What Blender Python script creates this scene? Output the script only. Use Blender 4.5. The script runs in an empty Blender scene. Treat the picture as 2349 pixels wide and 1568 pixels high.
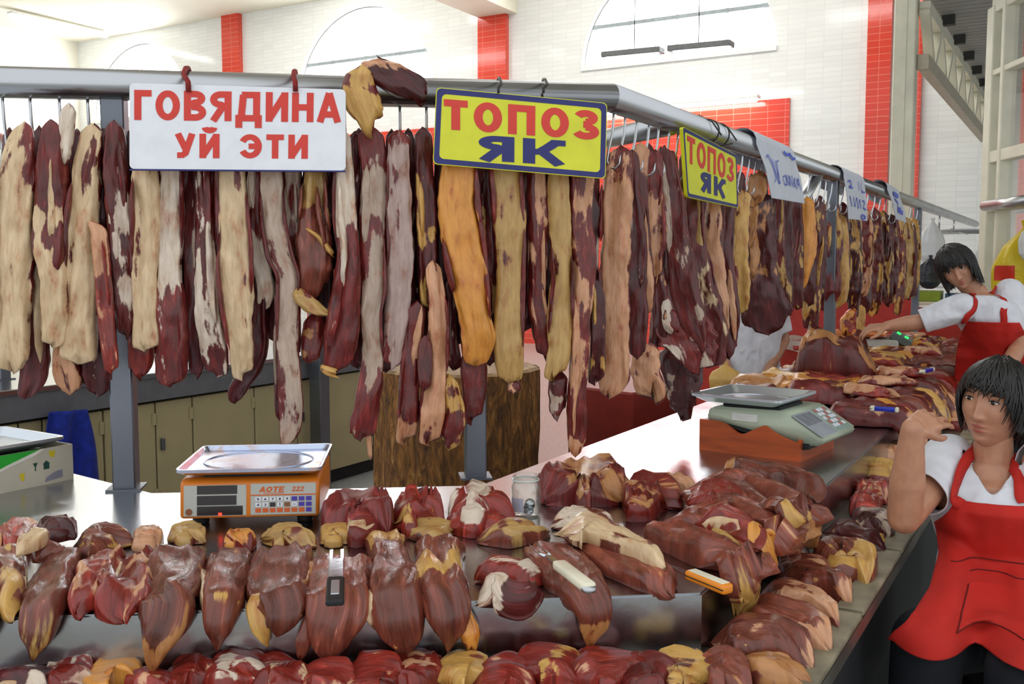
import bpy, bmesh, math, random
import numpy as np
from mathutils import Vector, Matrix
random.seed(7)
SC = bpy.context.scene
COL = SC.collection
# ------------------------------------------------------------------ camera
F = 2250.0; CZ = 1.62; PITCH = math.atan(184 / F)
cam_d = bpy.data.cameras.new('camera'); cam = bpy.data.objects.new('camera', cam_d); COL.objects.link(cam)
cam.location = (0, 0, CZ); cam.rotation_euler = (math.pi / 2 - PITCH, 0, 0)
cam_d.sensor_width = 36; cam_d.lens = F / 2349 * 36; cam_d.clip_start = 0.05; cam_d.clip_end = 200
SC.camera = cam
# ------------------------------------------------------------------ light
W = bpy.data.worlds.new('overcast_sky'); SC.world = W; W.use_nodes = True
bg = W.node_tree.nodes['Background']; bg.inputs[0].default_value = (0.93, 0.97, 1.0, 1); bg.inputs[1].default_value = 1.15
SC.view_settings.view_transform = 'Standard'; SC.view_settings.look = 'None'
SC.view_settings.exposure = 0.0; SC.view_settings.gamma = 1; SC.view_settings.use_curve_mapping = False
def area(name, loc, aim, sx, sy, power, col=(1, 1, 1)):
    d = bpy.data.lights.new(name, 'AREA'); d.shape = 'RECTANGLE'; d.size = sx; d.size_y = sy; d.energy = power; d.color = col
    o = bpy.data.objects.new(name, d); COL.objects.link(o); o.location = loc
    o.rotation_euler = (Vector(aim) - Vector(loc)).to_track_quat('-Z', 'Y').to_euler()
    return o
SC.cycles.max_bounces = 6; SC.cycles.diffuse_bounces = 3; SC.cycles.glossy_bounces = 3; SC.cycles.transmission_bounces = 4; SC.cycles.transparent_max_bounces = 8
# ------------------------------------------------------------------ maths
C0 = np.array([0, 0, CZ]); FW = np.array([0, math.cos(PITCH), -math.sin(PITCH)]); UP = np.array([0, math.sin(PITCH), math.cos(PITCH)])
def ray(x, y): return FW + np.array([(x - 1174.5) / F, 0, 0]) + UP * (-(y - 784) / F)
def onz(x, y, z):
    r = ray(x, y); return C0 + r * ((z - CZ) / r[2])
def onp(x, y, P, n):
    r = ray(x, y); return C0 + r * (np.dot(np.asarray(P) - C0, n) / np.dot(r, n))
def att(x, y, t): return C0 + ray(x, y) * t
def nrm(v): v = np.asarray(v, float); return v / max(1e-9, np.linalg.norm(v))
def ang(d): return math.atan2(d[1], d[0])
ZU = np.array([0, 0, 1.0])
D = nrm([.503, .864, 0]); N = np.array([D[1], -D[0], 0])          # along the right wing / out of it
FD = nrm([.9947, .1031, 0]); FN = np.array([FD[1], -FD[0], 0])    # along the front / towards the viewer
T = 0.98; TL = 0.86                                               # table top, lower shelf
FR = np.array([.368, 1.855, T]); BI = np.array([-.093, 2.779, T]); BL = np.array([-.999, 2.683, T])
PA = np.array([-1.36, 2.68, 2.10]); PB = np.array([.285, 2.925, 2.10]); PD = nrm(PB - PA); PN = np.array([PD[1], -PD[0], 0])
def h3(ix, iy, iz, s):
    h = (ix * 374761393 + iy * 668265263 + iz * 2147483647 + s * 1274126177) & 0xFFFFFFFF
    h = ((h ^ (h >> 13)) * 1274126177) & 0xFFFFFFFF
    h = ((h ^ (h >> 16)) * 2246822519) & 0xFFFFFFFF
    return ((h ^ (h >> 15)) & 0xFFFFFF) / 16777215.0
def vnoise(p, s=0):
    p = np.asarray(p, float); i = np.floor(p).astype(np.int64); f = p - i; u = f * f * (3 - 2 * f)
    x, y, z = i[..., 0], i[..., 1], i[..., 2]; r = 0
    for a in (0, 1):
        for b in (0, 1):
            for c in (0, 1):
                w = (u[..., 0] if a else 1 - u[..., 0]) * (u[..., 1] if b else 1 - u[..., 1]) * (u[..., 2] if c else 1 - u[..., 2])
                r = r + w * h3(x + a, y + b, z + c, s)
    return r * 2 - 1
def fbm(p, s=0, o=3):
    p = np.asarray(p, float); r = 0; a = 1; t = 0
    for k in range(o):
        r = r + a * vnoise(p * 2 ** k, s + k * 17); t += a; a *= .5
    return r / t
# ------------------------------------------------------------------ scene helpers
WL = {}
def wloc(o): return WL.get(o.name, np.zeros(3))
def tag(o, label=None, cat=None, group=None, kind=None):
    if label: o['label'] = label
    if cat: o['category'] = cat
    if group: o['group'] = group
    if kind: o['kind'] = kind
    return o
def place(o, org, parent):
    COL.objects.link(o); org = np.asarray(org, float); WL[o.name] = org
    if parent is not None:
        o.parent = parent; o.location = Vector(org - wloc(parent))
    else: o.location = Vector(org)
    return o
def empty(name, loc, label=None, cat=None, group=None, kind=None):
    o = bpy.data.objects.new(name, None); o.empty_display_size = .1; place(o, loc, None); return tag(o, label, cat, group, kind)
def mk(name, V, Fc, mat, parent=None, smooth=False, attrs=None, uv=None, color=None):
    V = np.asarray(V, float); lo = V.min(0); hi = V.max(0); org = np.array([(lo[0] + hi[0]) / 2, (lo[1] + hi[1]) / 2, lo[2]])
    me = bpy.data.meshes.new(name); me.from_pydata((V - org).tolist(), [], Fc if isinstance(Fc, list) else Fc.tolist())
    if attrs:
        for k, a in attrs.items():
            at = me.attributes.new(k, 'FLOAT', 'POINT'); at.data.foreach_set('value', np.asarray(a, np.float32).ravel())
    if uv is not None:
        lay = me.uv_layers.new(name='UVMap'); li = np.empty(len(me.loops), np.int32); me.loops.foreach_get('vertex_index', li)
        lay.data.foreach_set('uv', np.asarray(uv, np.float32)[li].ravel())
    if smooth: me.polygons.foreach_set('use_smooth', np.ones(len(me.polygons), bool))
    if mat is not None:
        for m in (mat if isinstance(mat, (list, tuple)) else [mat]): me.materials.append(m)
    me.update(); o = bpy.data.objects.new(name, me)
    if color is not None: o.color = (*color, 1)
    return place(o, org, parent)
def bmk(name, bm, mat, parent=None, smooth=False):
    bm.normal_update(); bm.verts.ensure_lookup_table()
    for i, v in enumerate(bm.verts): v.index = i
    V = [v.co[:] for v in bm.verts]; Fc = [[v.index for v in f.verts] for f in bm.faces]; mi = [f.material_index for f in bm.faces]; bm.free()
    o = mk(name, V, Fc, mat, parent, smooth)
    if any(mi): o.data.polygons.foreach_set('material_index', mi)
    return o
def frame(c, ax=None, ay=None, az=None):
    m = Matrix.Identity(4)
    for i, a in enumerate((ax, ay, az)):
        for k in range(3): m[k][i] = a[k]
    for k in range(3): m[k][3] = c[k]
    return m
def rz(c, a, b=0): return Matrix.Translation(Vector(c)) @ Matrix.Rotation(a, 4, 'Z')
def add_box(bm, M, x0, x1, y0, y1, z0, z1, bev=0, mi=0, seg=1):
    b = bmesh.new(); bmesh.ops.create_cube(b, size=1)
    for v in b.verts: v.co = Vector(((x0 + x1) / 2 + v.co.x * (x1 - x0), (y0 + y1) / 2 + v.co.y * (y1 - y0), (z0 + z1) / 2 + v.co.z * (z1 - z0)))
    if bev: bmesh.ops.bevel(b, geom=list(b.edges), offset=bev, segments=seg, affect='EDGES', profile=.6)
    vm = {}
    for v in b.verts: vm[v] = bm.verts.new(M @ v.co)
    for f in b.faces:
        g = bm.faces.new([vm[v] for v in f.verts]); g.material_index = mi
    b.free()
def box(name, M, x0, x1, y0, y1, z0, z1, mat, parent=None, bev=0, seg=1, smooth=False):
    bm = bmesh.new(); add_box(bm, M, x0, x1, y0, y1, z0, z1, bev, 0, seg); return bmk(name, bm, mat, parent, smooth)
def prism(name, poly, z0, z1, mat, parent=None, bev=0):
    bm = bmesh.new(); vs = [bm.verts.new((p[0], p[1], z0)) for p in poly]; f = bm.faces.new(vs)
    if f.normal.z > 0 or True:
        r = bmesh.ops.extrude_face_region(bm, geom=[f]); bmesh.ops.translate(bm, vec=(0, 0, z1 - z0), verts=[v for v in r['geom'] if isinstance(v, bmesh.types.BMVert)])
    bmesh.ops.recalc_face_normals(bm, faces=bm.faces)
    if bev: bmesh.ops.bevel(bm, geom=[e for e in bm.edges if all(abs(v.co.z - max(z0, z1)) < 1e-6 for v in e.verts)], offset=bev, segments=2, affect='EDGES')
    return bmk(name, bm, mat, parent)
def tube_vf(path, rad, n=10, cap=True):
    P = np.asarray(path, float); m = len(P); R = np.broadcast_to(np.asarray(rad, float), (m,))
    tg = np.gradient(P, axis=0); tg /= np.linalg.norm(tg, axis=1)[:, None] + 1e-12
    ref = np.array([0, 0, 1.0]) if abs(tg[0][2]) < .9 else np.array([1.0, 0, 0]); u = nrm(np.cross(tg[0], ref)); V = []
    for i in range(m):
        u = nrm(u - tg[i] * np.dot(u, tg[i])); w = np.cross(tg[i], u)
        for k in range(n):
            a = 2 * math.pi * k / n; V.append(P[i] + (u * math.cos(a) + w * math.sin(a)) * R[i])
    Fc = [[i * n + k, i * n + (k + 1) % n, (i + 1) * n + (k + 1) % n, (i + 1) * n + k] for i in range(m - 1) for k in range(n)]
    if cap: Fc += [list(range(n))[::-1], [(m - 1) * n + k for k in range(n)]]
    return np.array(V), Fc
def tube(name, path, rad, mat, parent=None, n=10):
    V, Fc = tube_vf(path, rad, n); return mk(name, V, Fc, mat, parent, True)
def join_vf(parts):
    V = []; Fc = []; o = 0
    for v, f in parts:
        V.append(np.asarray(v)); Fc += [[i + o for i in q] for q in f]; o += len(v)
    return np.vstack(V), Fc
def lathe_vf(prof, c, n=32, axis=None):
    V = []; c = np.asarray(c, float)
    for r, z in prof:
        for k in range(n):
            a = 2 * math.pi * k / n; V.append(c + np.array([r * math.cos(a), r * math.sin(a), z]))
    m = len(prof); Fc = [[i * n + k, i * n + (k + 1) % n, (i + 1) * n + (k + 1) % n, (i + 1) * n + k] for i in range(m - 1) for k in range(n)]
    Fc += [list(range(n))[::-1], [(m - 1) * n + k for k in range(n)]]
    return np.array(V), Fc
def dup(o, loc=None, rotz=None, parent=None, label=None):
    c = o.copy(); COL.objects.link(c); c.parent = parent
    if loc is not None: c.location = Vector(loc)
    if rotz is not None: c.rotation_euler = (0, 0, rotz)
    if label: c['label'] = label
    return c
# ------------------------------------------------------------------ materials
MATS = {}
def nmat(name):
    m = bpy.data.materials.new(name); m.use_nodes = True; nt = m.node_tree; MATS[name] = m
    return m, nt, nt.nodes, nt.links, nt.nodes['Principled BSDF']
def rgb(h):
    h = h.lstrip('#'); c = [int(h[i:i + 2], 16) / 255 for i in (0, 2, 4)]
    return tuple(x / 12.92 if x <= .04045 else ((x + .055) / 1.055) ** 2.4 for x in c)
def nd(nodes, t, **kw):
    n = nodes.new(t)
    for k, v in kw.items(): setattr(n, k, v)
    return n
def simple(name, col, rough=.5, metal=0, var=.08, scale=12, bump=0, coat=0, spec=.5, emit=None, estr=0, stretch=None, trans=0, sub=0):
    m, nt, ns, L, b = nmat(name); c = rgb(col) if isinstance(col, str) else col
    tc = nd(ns, 'ShaderNodeTexCoord'); mp = nd(ns, 'ShaderNodeMapping'); L.new(tc.outputs['Object'], mp.inputs[0])
    if stretch: mp.inputs['Scale'].default_value = stretch
    nz = nd(ns, 'ShaderNodeTexNoise'); nz.inputs['Scale'].default_value = scale; nz.inputs['Detail'].default_value = 5; L.new(mp.outputs[0], nz.inputs['Vector'])
    rp = nd(ns, 'ShaderNodeValToRGB'); L.new(nz.outputs['Fac'], rp.inputs[0])
    rp.color_ramp.elements[0].position = .3; rp.color_ramp.elements[1].position = .7
    rp.color_ramp.elements[0].color = (*[max(0, x * (1 - var * 2)) for x in c], 1); rp.color_ramp.elements[1].color = (*[min(1, x * (1 + var)) for x in c], 1)
    L.new(rp.outputs[0], b.inputs['Base Color']); b.inputs['Roughness'].default_value = rough; b.inputs['Metallic'].default_value = metal
    b.inputs['Coat Weight'].default_value = coat; b.inputs['Specular IOR Level'].default_value = spec; b.inputs['Transmission Weight'].default_value = trans
    b.inputs['Subsurface Weight'].default_value = sub
    if bump:
        bp = nd(ns, 'ShaderNodeBump'); bp.inputs['Strength'].default_value = bump; bp.inputs['Distance'].default_value = .01
        L.new(nz.outputs['Fac'], bp.inputs['Height']); L.new(bp.outputs[0], b.inputs['Normal'])
    if emit: b.inputs['Emission Color'].default_value = (*(rgb(emit) if isinstance(emit, str) else emit), 1); b.inputs['Emission Strength'].default_value = estr
    return m
def steel(name, col, rough, scr=40, stretch=(1, 12, 1), var=.12):
    m, nt, ns, L, b = nmat(name); c = rgb(col)
    tc = nd(ns, 'ShaderNodeTexCoord'); mp = nd(ns, 'ShaderNodeMapping'); mp.inputs['Scale'].default_value = stretch; L.new(tc.outputs['Object'], mp.inputs[0])
    n1 = nd(ns, 'ShaderNodeTexNoise'); n1.inputs['Scale'].default_value = scr; n1.inputs['Detail'].default_value = 6; L.new(mp.outputs[0], n1.inputs['Vector'])
    n2 = nd(ns, 'ShaderNodeTexNoise'); n2.inputs['Scale'].default_value = 3.0; n2.inputs['Detail'].default_value = 4; L.new(tc.outputs['Object'], n2.inputs['Vector'])
    mr = nd(ns, 'ShaderNodeMapRange'); L.new(n2.outputs['Fac'], mr.inputs[0]); mr.inputs[1].default_value = .3; mr.inputs[2].default_value = .7; mr.inputs[3].default_value = rough * .8; mr.inputs[4].default_value = rough * 1.35
    L.new(mr.outputs[0], b.inputs['Roughness']); rp = nd(ns, 'ShaderNodeValToRGB'); L.new(n2.outputs['Fac'], rp.inputs[0])
    rp.color_ramp.elements[0].color = (*[x * (1 - var) for x in c], 1); rp.color_ramp.elements[1].color = (*c, 1); L.new(rp.outputs[0], b.inputs['Base Color'])
    bp = nd(ns, 'ShaderNodeBump'); bp.inputs['Strength'].default_value = .06; bp.inputs['Distance'].default_value = .004; L.new(n1.outputs['Fac'], bp.inputs['Height']); L.new(bp.outputs[0], b.inputs['Normal'])
    b.inputs['Metallic'].default_value = 1; return m
def tiles(name, col, grout, tw, th, rough=.12):
    m, nt, ns, L, b = nmat(name); c = rgb(col); g = rgb(grout)
    uv = nd(ns, 'ShaderNodeUVMap'); br = nd(ns, 'ShaderNodeTexBrick'); L.new(uv.outputs[0], br.inputs['Vector']); br.offset = 0; br.squash = 1
    br.inputs['Color1'].default_value = (*c, 1); br.inputs['Color2'].default_value = (*[x * .93 for x in c], 1); br.inputs['Mortar'].default_value = (*g, 1)
    br.inputs['Scale'].default_value = 1; br.inputs['Brick Width'].default_value = tw; br.inputs['Row Height'].default_value = th; br.inputs['Mortar Size'].default_value = .006; br.inputs['Mortar Smooth'].default_value = .3
    L.new(br.outputs['Color'], b.inputs['Base Color']); b.inputs['Roughness'].default_value = rough
    nz = nd(ns, 'ShaderNodeTexNoise'); nz.inputs['Scale'].default_value = 2.2; L.new(uv.outputs[0], nz.inputs['Vector'])
    ad = nd(ns, 'ShaderNodeMath', operation='MULTIPLY_ADD'); L.new(br.outputs['Fac'], ad.inputs[0]); ad.inputs[1].default_value = -1; L.new(nz.outputs['Fac'], ad.inputs[2])
    bp = nd(ns, 'ShaderNodeBump'); bp.inputs['Strength'].default_value = .15; bp.inputs['Distance'].default_value = .01; L.new(ad.outputs[0], bp.inputs['Height']); L.new(bp.outputs[0], b.inputs['Normal'])
    return m
def emitm(name, col, s):
    m, nt, ns, L, b = nmat(name); b.inputs['Base Color'].default_value = (*rgb(col), 1); b.inputs['Emission Color'].default_value = (*rgb(col), 1); b.inputs['Emission Strength'].default_value = s; return m
def glassm(name, col=(1, 1, 1), rough=.02):
    m, nt, ns, L, b = nmat(name); tr = nd(ns, 'ShaderNodeBsdfTransparent'); tr.inputs[0].default_value = (*col, 1); gl = nd(ns, 'ShaderNodeBsdfGlossy'); gl.inputs['Roughness'].default_value = rough
    fr = nd(ns, 'ShaderNodeLayerWeight'); fr.inputs[0].default_value = .18; mx = nd(ns, 'ShaderNodeMixShader'); L.new(fr.outputs['Facing'], mx.inputs[0]); L.new(tr.outputs[0], mx.inputs[1]); L.new(gl.outputs[0], mx.inputs[2])
    L.new(mx.outputs[0], ns['Material Output'].inputs['Surface']); return m
def plasticm(name, col, alpha=.5, rough=.25):
    m, nt, ns, L, b = nmat(name); b.inputs['Base Color'].default_value = (*rgb(col), 1); b.inputs['Roughness'].default_value = rough; b.inputs['Alpha'].default_value = alpha
    nz = nd(ns, 'ShaderNodeTexNoise'); nz.inputs['Scale'].default_value = 25; nz.inputs['Detail'].default_value = 3; nz.inputs['Distortion'].default_value = 1
    tc = nd(ns, 'ShaderNodeTexCoord'); L.new(tc.outputs['Object'], nz.inputs['Vector'])
    bp = nd(ns, 'ShaderNodeBump'); bp.inputs['Strength'].default_value = .7; bp.inputs['Distance'].default_value = .01; L.new(nz.outputs['Fac'], bp.inputs['Height']); L.new(bp.outputs[0], b.inputs['Normal']); return m
def meatm(name, lean, fat, rough=.34):
    """wet meat: attribute 'fat' (0..1, smooth) thresholded with fine noise; uv = (across m, along m) drives the fibres; object colour tints the fat"""
    m, nt, ns, L, b = nmat(name)
    at = nd(ns, 'ShaderNodeAttribute'); at.attribute_name = 'fat'; uv = nd(ns, 'ShaderNodeUVMap'); oi = nd(ns, 'ShaderNodeObjectInfo')
    off = nd(ns, 'ShaderNodeVectorMath', operation='SCALE'); off.inputs[0].default_value = (7, 13, 5); L.new(oi.outputs['Random'], off.inputs['Scale'])
    add = nd(ns, 'ShaderNodeVectorMath', operation='ADD'); L.new(uv.outputs[0], add.inputs[0]); L.new(off.outputs[0], add.inputs[1])
    mp = nd(ns, 'ShaderNodeMapping'); mp.inputs['Scale'].default_value = (110, 16, 1); L.new(add.outputs[0], mp.inputs[0])
    fib = nd(ns, 'ShaderNodeTexNoise'); fib.inputs['Scale'].default_value = 1; fib.inputs['Detail'].default_value = 4; fib.inputs['Distortion'].default_value = .8; L.new(mp.outputs[0], fib.inputs['Vector'])
    mp2 = nd(ns, 'ShaderNodeMapping'); mp2.inputs['Scale'].default_value = (34, 13, 1); L.new(add.outputs[0], mp2.inputs[0])
    blo = nd(ns, 'ShaderNodeTexNoise'); blo.inputs['Scale'].default_value = 1; blo.inputs['Detail'].default_value = 5; blo.inputs['Roughness'].default_value = .6; L.new(mp2.outputs[0], blo.inputs['Vector'])
    s1 = nd(ns, 'ShaderNodeMath', operation='MULTIPLY_ADD'); L.new(fib.outputs['Fac'], s1.inputs[0]); s1.inputs[1].default_value = .3; L.new(at.outputs['Fac'], s1.inputs[2])
    s2 = nd(ns, 'ShaderNodeMath', operation='MULTIPLY_ADD'); L.new(blo.outputs['Fac'], s2.inputs[0]); s2.inputs[1].default_value = 1.0; L.new(s1.outputs[0], s2.inputs[2])
    mr = nd(ns, 'ShaderNodeMapRange', interpolation_type='SMOOTHSTEP'); L.new(s2.outputs[0], mr.inputs[0]); mr.inputs[1].default_value = 1.08; mr.inputs[2].default_value = 1.2
    def ramp(src, stops):
        r = nd(ns, 'ShaderNodeValToRGB'); L.new(src, r.inputs[0]); e = r.color_ramp.elements
        while len(e) < len(stops): e.new(.5)
        for i, (p, c) in enumerate(stops): e[i].position = p; e[i].color = (*c, 1)
        return r
    def sh(c, k): return tuple(min(1, x * k) for x in c)
    l0 = ramp(blo.outputs['Fac'], [(.25, sh(lean, .55)), (.5, lean), (.78, (lean[0] * 1.75, lean[1] * 1.7, lean[2] * 1.6))])
    l1 = ramp(fib.outputs['Fac'], [(.28, (.6, .6, .62)), (.6, (1.15, 1.12, 1.12)), (.68, (1.5, 1.6, 1.7)), (.76, (3.2, 4.2, 4.4))])
    lm = nd(ns, 'ShaderNodeMixRGB', blend_type='MULTIPLY'); lm.inputs[0].default_value = 1; L.new(l0.outputs[0], lm.inputs[1]); L.new(l1.outputs[0], lm.inputs[2])
    vr = nd(ns, 'ShaderNodeMapRange'); L.new(oi.outputs['Random'], vr.inputs[0]); vr.inputs[3].default_value = .7; vr.inputs[4].default_value = 1.15
    lm2 = nd(ns, 'ShaderNodeVectorMath', operation='SCALE'); L.new(lm.outputs[0], lm2.inputs[0]); L.new(vr.outputs[0], lm2.inputs['Scale'])
    f0 = ramp(blo.outputs['Fac'], [(.22, (.5, .2, .17)), (.37, (.84, .66, .58)), (.47, (.97, .95, .92)), (.72, (1.12, 1.15, 1.2))])
    f1 = ramp(fib.outputs['Fac'], [(.3, (.84, .8, .76)), (.6, (1.05, 1.05, 1.05))])
    fm = nd(ns, 'ShaderNodeMixRGB', blend_type='MULTIPLY'); fm.inputs[0].default_value = 1; L.new(f0.outputs[0], fm.inputs[1]); L.new(oi.outputs['Color'], fm.inputs[2])
    fm2 = nd(ns, 'ShaderNodeMixRGB', blend_type='MULTIPLY'); fm2.inputs[0].default_value = 1; L.new(fm.outputs[0], fm2.inputs[1]); L.new(f1.outputs[0], fm2.inputs[2])
    mx = nd(ns, 'ShaderNodeMixRGB'); L.new(mr.outputs[0], mx.inputs[0]); L.new(lm2.outputs[0], mx.inputs[1]); L.new(fm2.outputs[0], mx.inputs[2]); L.new(mx.outputs[0], b.inputs['Base Color'])
    rr = nd(ns, 'ShaderNodeMapRange'); L.new(blo.outputs['Fac'], rr.inputs[0]); rr.inputs[1].default_value = .3; rr.inputs[2].default_value = .7; rr.inputs[3].default_value = rough * .7; rr.inputs[4].default_value = rough * 1.5; L.new(rr.outputs[0], b.inputs['Roughness'])
    hb = nd(ns, 'ShaderNodeMath', operation='MULTIPLY_ADD'); L.new(fib.outputs['Fac'], hb.inputs[0]); hb.inputs[1].default_value = .5; L.new(blo.outputs['Fac'], hb.inputs[2])
    bp = nd(ns, 'ShaderNodeBump'); bp.inputs['Strength'].default_value = .55; bp.inputs['Distance'].default_value = .006; L.new(hb.outputs[0], bp.inputs['Height']); L.new(bp.outputs[0], b.inputs['Normal'])
    b.inputs['Specular IOR Level'].default_value = .5; b.inputs['Coat Weight'].default_value = .12; b.inputs['Coat Roughness'].default_value = .2
    return m
M_TABLE = steel('brushed_steel_top', '#b9bcc0', .2); M_PANEL = steel('dull_steel_panel', '#8f949b', .38); M_PIPE = steel('steel_pipe', '#c6c8cb', .3, stretch=(12, 12, 1))
M_POST = steel('grey_steel_post', '#7c8088', .42); M_HOOK = steel('bright_hook_steel', '#c9ccd0', .18); M_PAN = steel('scale_pan_steel', '#dbe2ea', .34)
M_WTILE = tiles('white_wall_tile', '#f1f2ef', '#e3e4e1', .30, .085); M_RTILE = tiles('red_wall_tile', '#e0432e', '#e97a68', .30, .11)
M_CEIL = simple('cream_ceiling_paint', '#f6efdc', .7, var=.02, scale=1); M_CREAMW = simple('cream_wall_paint', '#f4efdf', .7, var=.02, scale=1)
M_CREAM = simple('cream_painted_metal', '#ece8d2', .45, var=.06, scale=4); M_GREYCEIL = simple('grey_slatted_soffit', '#a3a19e', .6, var=.05, scale=6)
M_FLOOR = simple('pale_terrazzo_floor', '#aeb0ac', .28, var=.12, scale=30); M_DARK = simple('black_plinth', '#17181b', .7); M_BLACKCLOTH = simple('dark_skirt_board', '#15161a', .75, var=.2)
M_FRAMEW = simple('white_window_frame', '#f2f3f0', .5, var=.02); M_GLASS = glassm('window_glass'); M_TUBE = emitm('lit_tube', '#ffffff', 18)
M_SIGNW = simple('white_sign_board', '#eff1f6', .3, var=.03, scale=20); M_SIGNY = simple('yellow_sign_board', '#dfe02c', .32, var=.05, scale=14); M_SIGNB = simple('navy_sign_paint', '#20246e', .35, var=.08)
M_SIGNR = simple('red_sign_paint', '#dd3a2b', .35, var=.05); M_WIRE = simple('dark_tie_wire', '#2c2b28', .5); M_REDTIE = simple('dark_red_cloth_tie', '#8c1d18', .8, var=.2, scale=60)
M_CAB = simple('khaki_cabinet_paint', '#b5a77e', .45, var=.05, scale=5); M_APRONG = simple('grey_counter_edge', '#6b6c70', .4, var=.08); M_BLUE = simple('blue_cloth', '#132a94', .85, var=.2, scale=30, bump=.3)
M_PAPER = simple('grey_white_card', '#d4d8e2', .6, var=.03); M_INK = simple('blue_marker_ink', '#4f63d6', .5)
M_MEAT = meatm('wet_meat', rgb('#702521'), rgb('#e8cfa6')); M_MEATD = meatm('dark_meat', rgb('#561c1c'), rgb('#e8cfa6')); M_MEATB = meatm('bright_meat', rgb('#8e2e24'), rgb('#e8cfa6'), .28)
M_MEATBR = meatm('brown_air_dried_meat', rgb('#7d4031'), rgb('#e8cfa6'), .25)
# ================================================================== the hall
M_TRANS = simple('transom_shade_grey', '#9aa3a5', .5)  # the transom's shade is put into this grey
ORDL = 'first second third fourth fifth sixth seventh eighth'.split()
M_SKYP = emitm('glaring_daylit_glass', '#f4f9ff', 12)
DW = 17.0                                                         # wall distance along D
E_ = np.array([-D[1], D[0], 0])                                   # along the back wall, to the left
WO = D * DW
def wpt(px, py):                                                  # pixel -> (u along wall, z)
    P = onp(px, py, WO, D); return (P - WO) @ E_, P[2]
def W3(u, z, off=0): return WO + E_ * u + ZU * z - D * off
CEIL = 7.35
uL = wpt(185, 300)[0]; uR = -14.0
R_W = 1.85; WIN_Z = wpt(1547, 137)[1]
wcent = wpt(1547, 100)[0]; bay = wpt(536, 100)[0] - wpt(1135, 100)[0]
WINC = [wcent, wpt(830, 100)[0], wpt(830, 100)[0] + bay]
# back wall with three arched openings
def arch_pts(c, r, n=24, z=WIN_Z): return [(c - r * math.cos(math.pi * k / n), z + r * math.sin(math.pi * k / n)) for k in range(n + 1)]
V = []; Fc = []; UVs = []
def addw(pts, off=0):
    i = len(V)
    for u, z in pts: V.append(W3(u, z, off)); UVs.append((u, z))
    Fc.append(list(range(i, i + len(pts))))
addw([(uR, 0), (uL, 0), (uL, WIN_Z), (uR, WIN_Z)][::-1])
prev = uR
for c in WINC:
    addw([(prev, WIN_Z), (c - R_W, WIN_Z), (c - R_W, CEIL), (prev, CEIL)][::-1])
    ap = arch_pts(c, R_W)
    for k in range(len(ap) - 1):
        a, b = ap[k], ap[k + 1]; addw([a, b, (b[0], CEIL), (a[0], CEIL)][::-1])
        i = len(V)
        for (u, z), o in ((a, 0), (b, 0), (b, -.35), (a, -.35)): V.append(W3(u, z, o)); UVs.append((u, z))
        Fc.append([i, i + 1, i + 2, i + 3])
    i = len(V)
    for u, o in ((c - R_W, 0), (c + R_W, 0), (c + R_W, -.35), (c - R_W, -.35)): V.append(W3(u, WIN_Z, o)); UVs.append((u, WIN_Z + o))
    Fc.append([i, i + 3, i + 2, i + 1]); prev = c + R_W
addw([(prev, WIN_Z), (uL, WIN_Z), (uL, CEIL), (prev, CEIL)][::-1])
tag(mk('wall_back', V, Fc, M_WTILE, uv=UVs), 'white tiled back wall with arched windows', kind='structure')
# arched windows: frame, mullions, panes
for wi, c in enumerate(WINC):
    bmf = bmesh.new(); root = empty('window_%d' % (wi + 1), W3(c, WIN_Z), 'arched white window high in the tiled back wall', kind='structure')
    prev_ = arch_pts(c, R_W - .01); inn = arch_pts(c, R_W - .11); parts = []
    vs = [[bmf.verts.new(Vector(W3(u, z, o))) for u, z in pts] for pts in (prev_, inn) for o in (-.12, -.2)]
    for k in range(len(prev_) - 1):
        for a, b in ((0, 2), (2, 3), (3, 1), (1, 0)): bmf.faces.new([vs[a][k], vs[a][k + 1], vs[b][k + 1], vs[b][k]])
    bmk('window_frame', bmf, M_FRAMEW, root)
    Mw = frame(W3(c, WIN_Z, -.16), E_, -D, ZU)
    for x in (-R_W * .5, 0, R_W * .5):
        h = math.sqrt(R_W ** 2 - x * x) - .05; box('mullion', Mw, x - .03, x + .03, -.04, .04, .05, h, M_FRAMEW, root)
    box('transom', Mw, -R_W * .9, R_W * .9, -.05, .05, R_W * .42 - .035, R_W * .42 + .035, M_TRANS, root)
    box('window_sill', Mw, -R_W, R_W, -.1, .2, -.03, .05, M_FRAMEW, root)
    for x0, x1 in ((-R_W * .93, -R_W * .5), (-R_W * .5, 0), (0, R_W * .5), (R_W * .5, R_W * .93)):
        n_ = 8; xs_ = [x0 + (x1 - x0) * k / n_ for k in range(n_ + 1)]; rp_ = R_W - .06; pts = [(x0, .03), (x1, .03)] + [(x, math.sqrt(max(.02, rp_ ** 2 - x * x))) for x in xs_[::-1]]
        Vp = [Mw @ Vector((x, y, z)) for y in (-.004, .004) for x, z in pts]; k_ = len(pts)
        mk('pane', [v[:] for v in Vp], [list(range(k_)), list(range(k_, 2 * k_))[::-1]] + [[(i + 1) % k_, i, i + k_, (i + 1) % k_ + k_] for i in range(k_)], M_SKYP, root)
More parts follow.
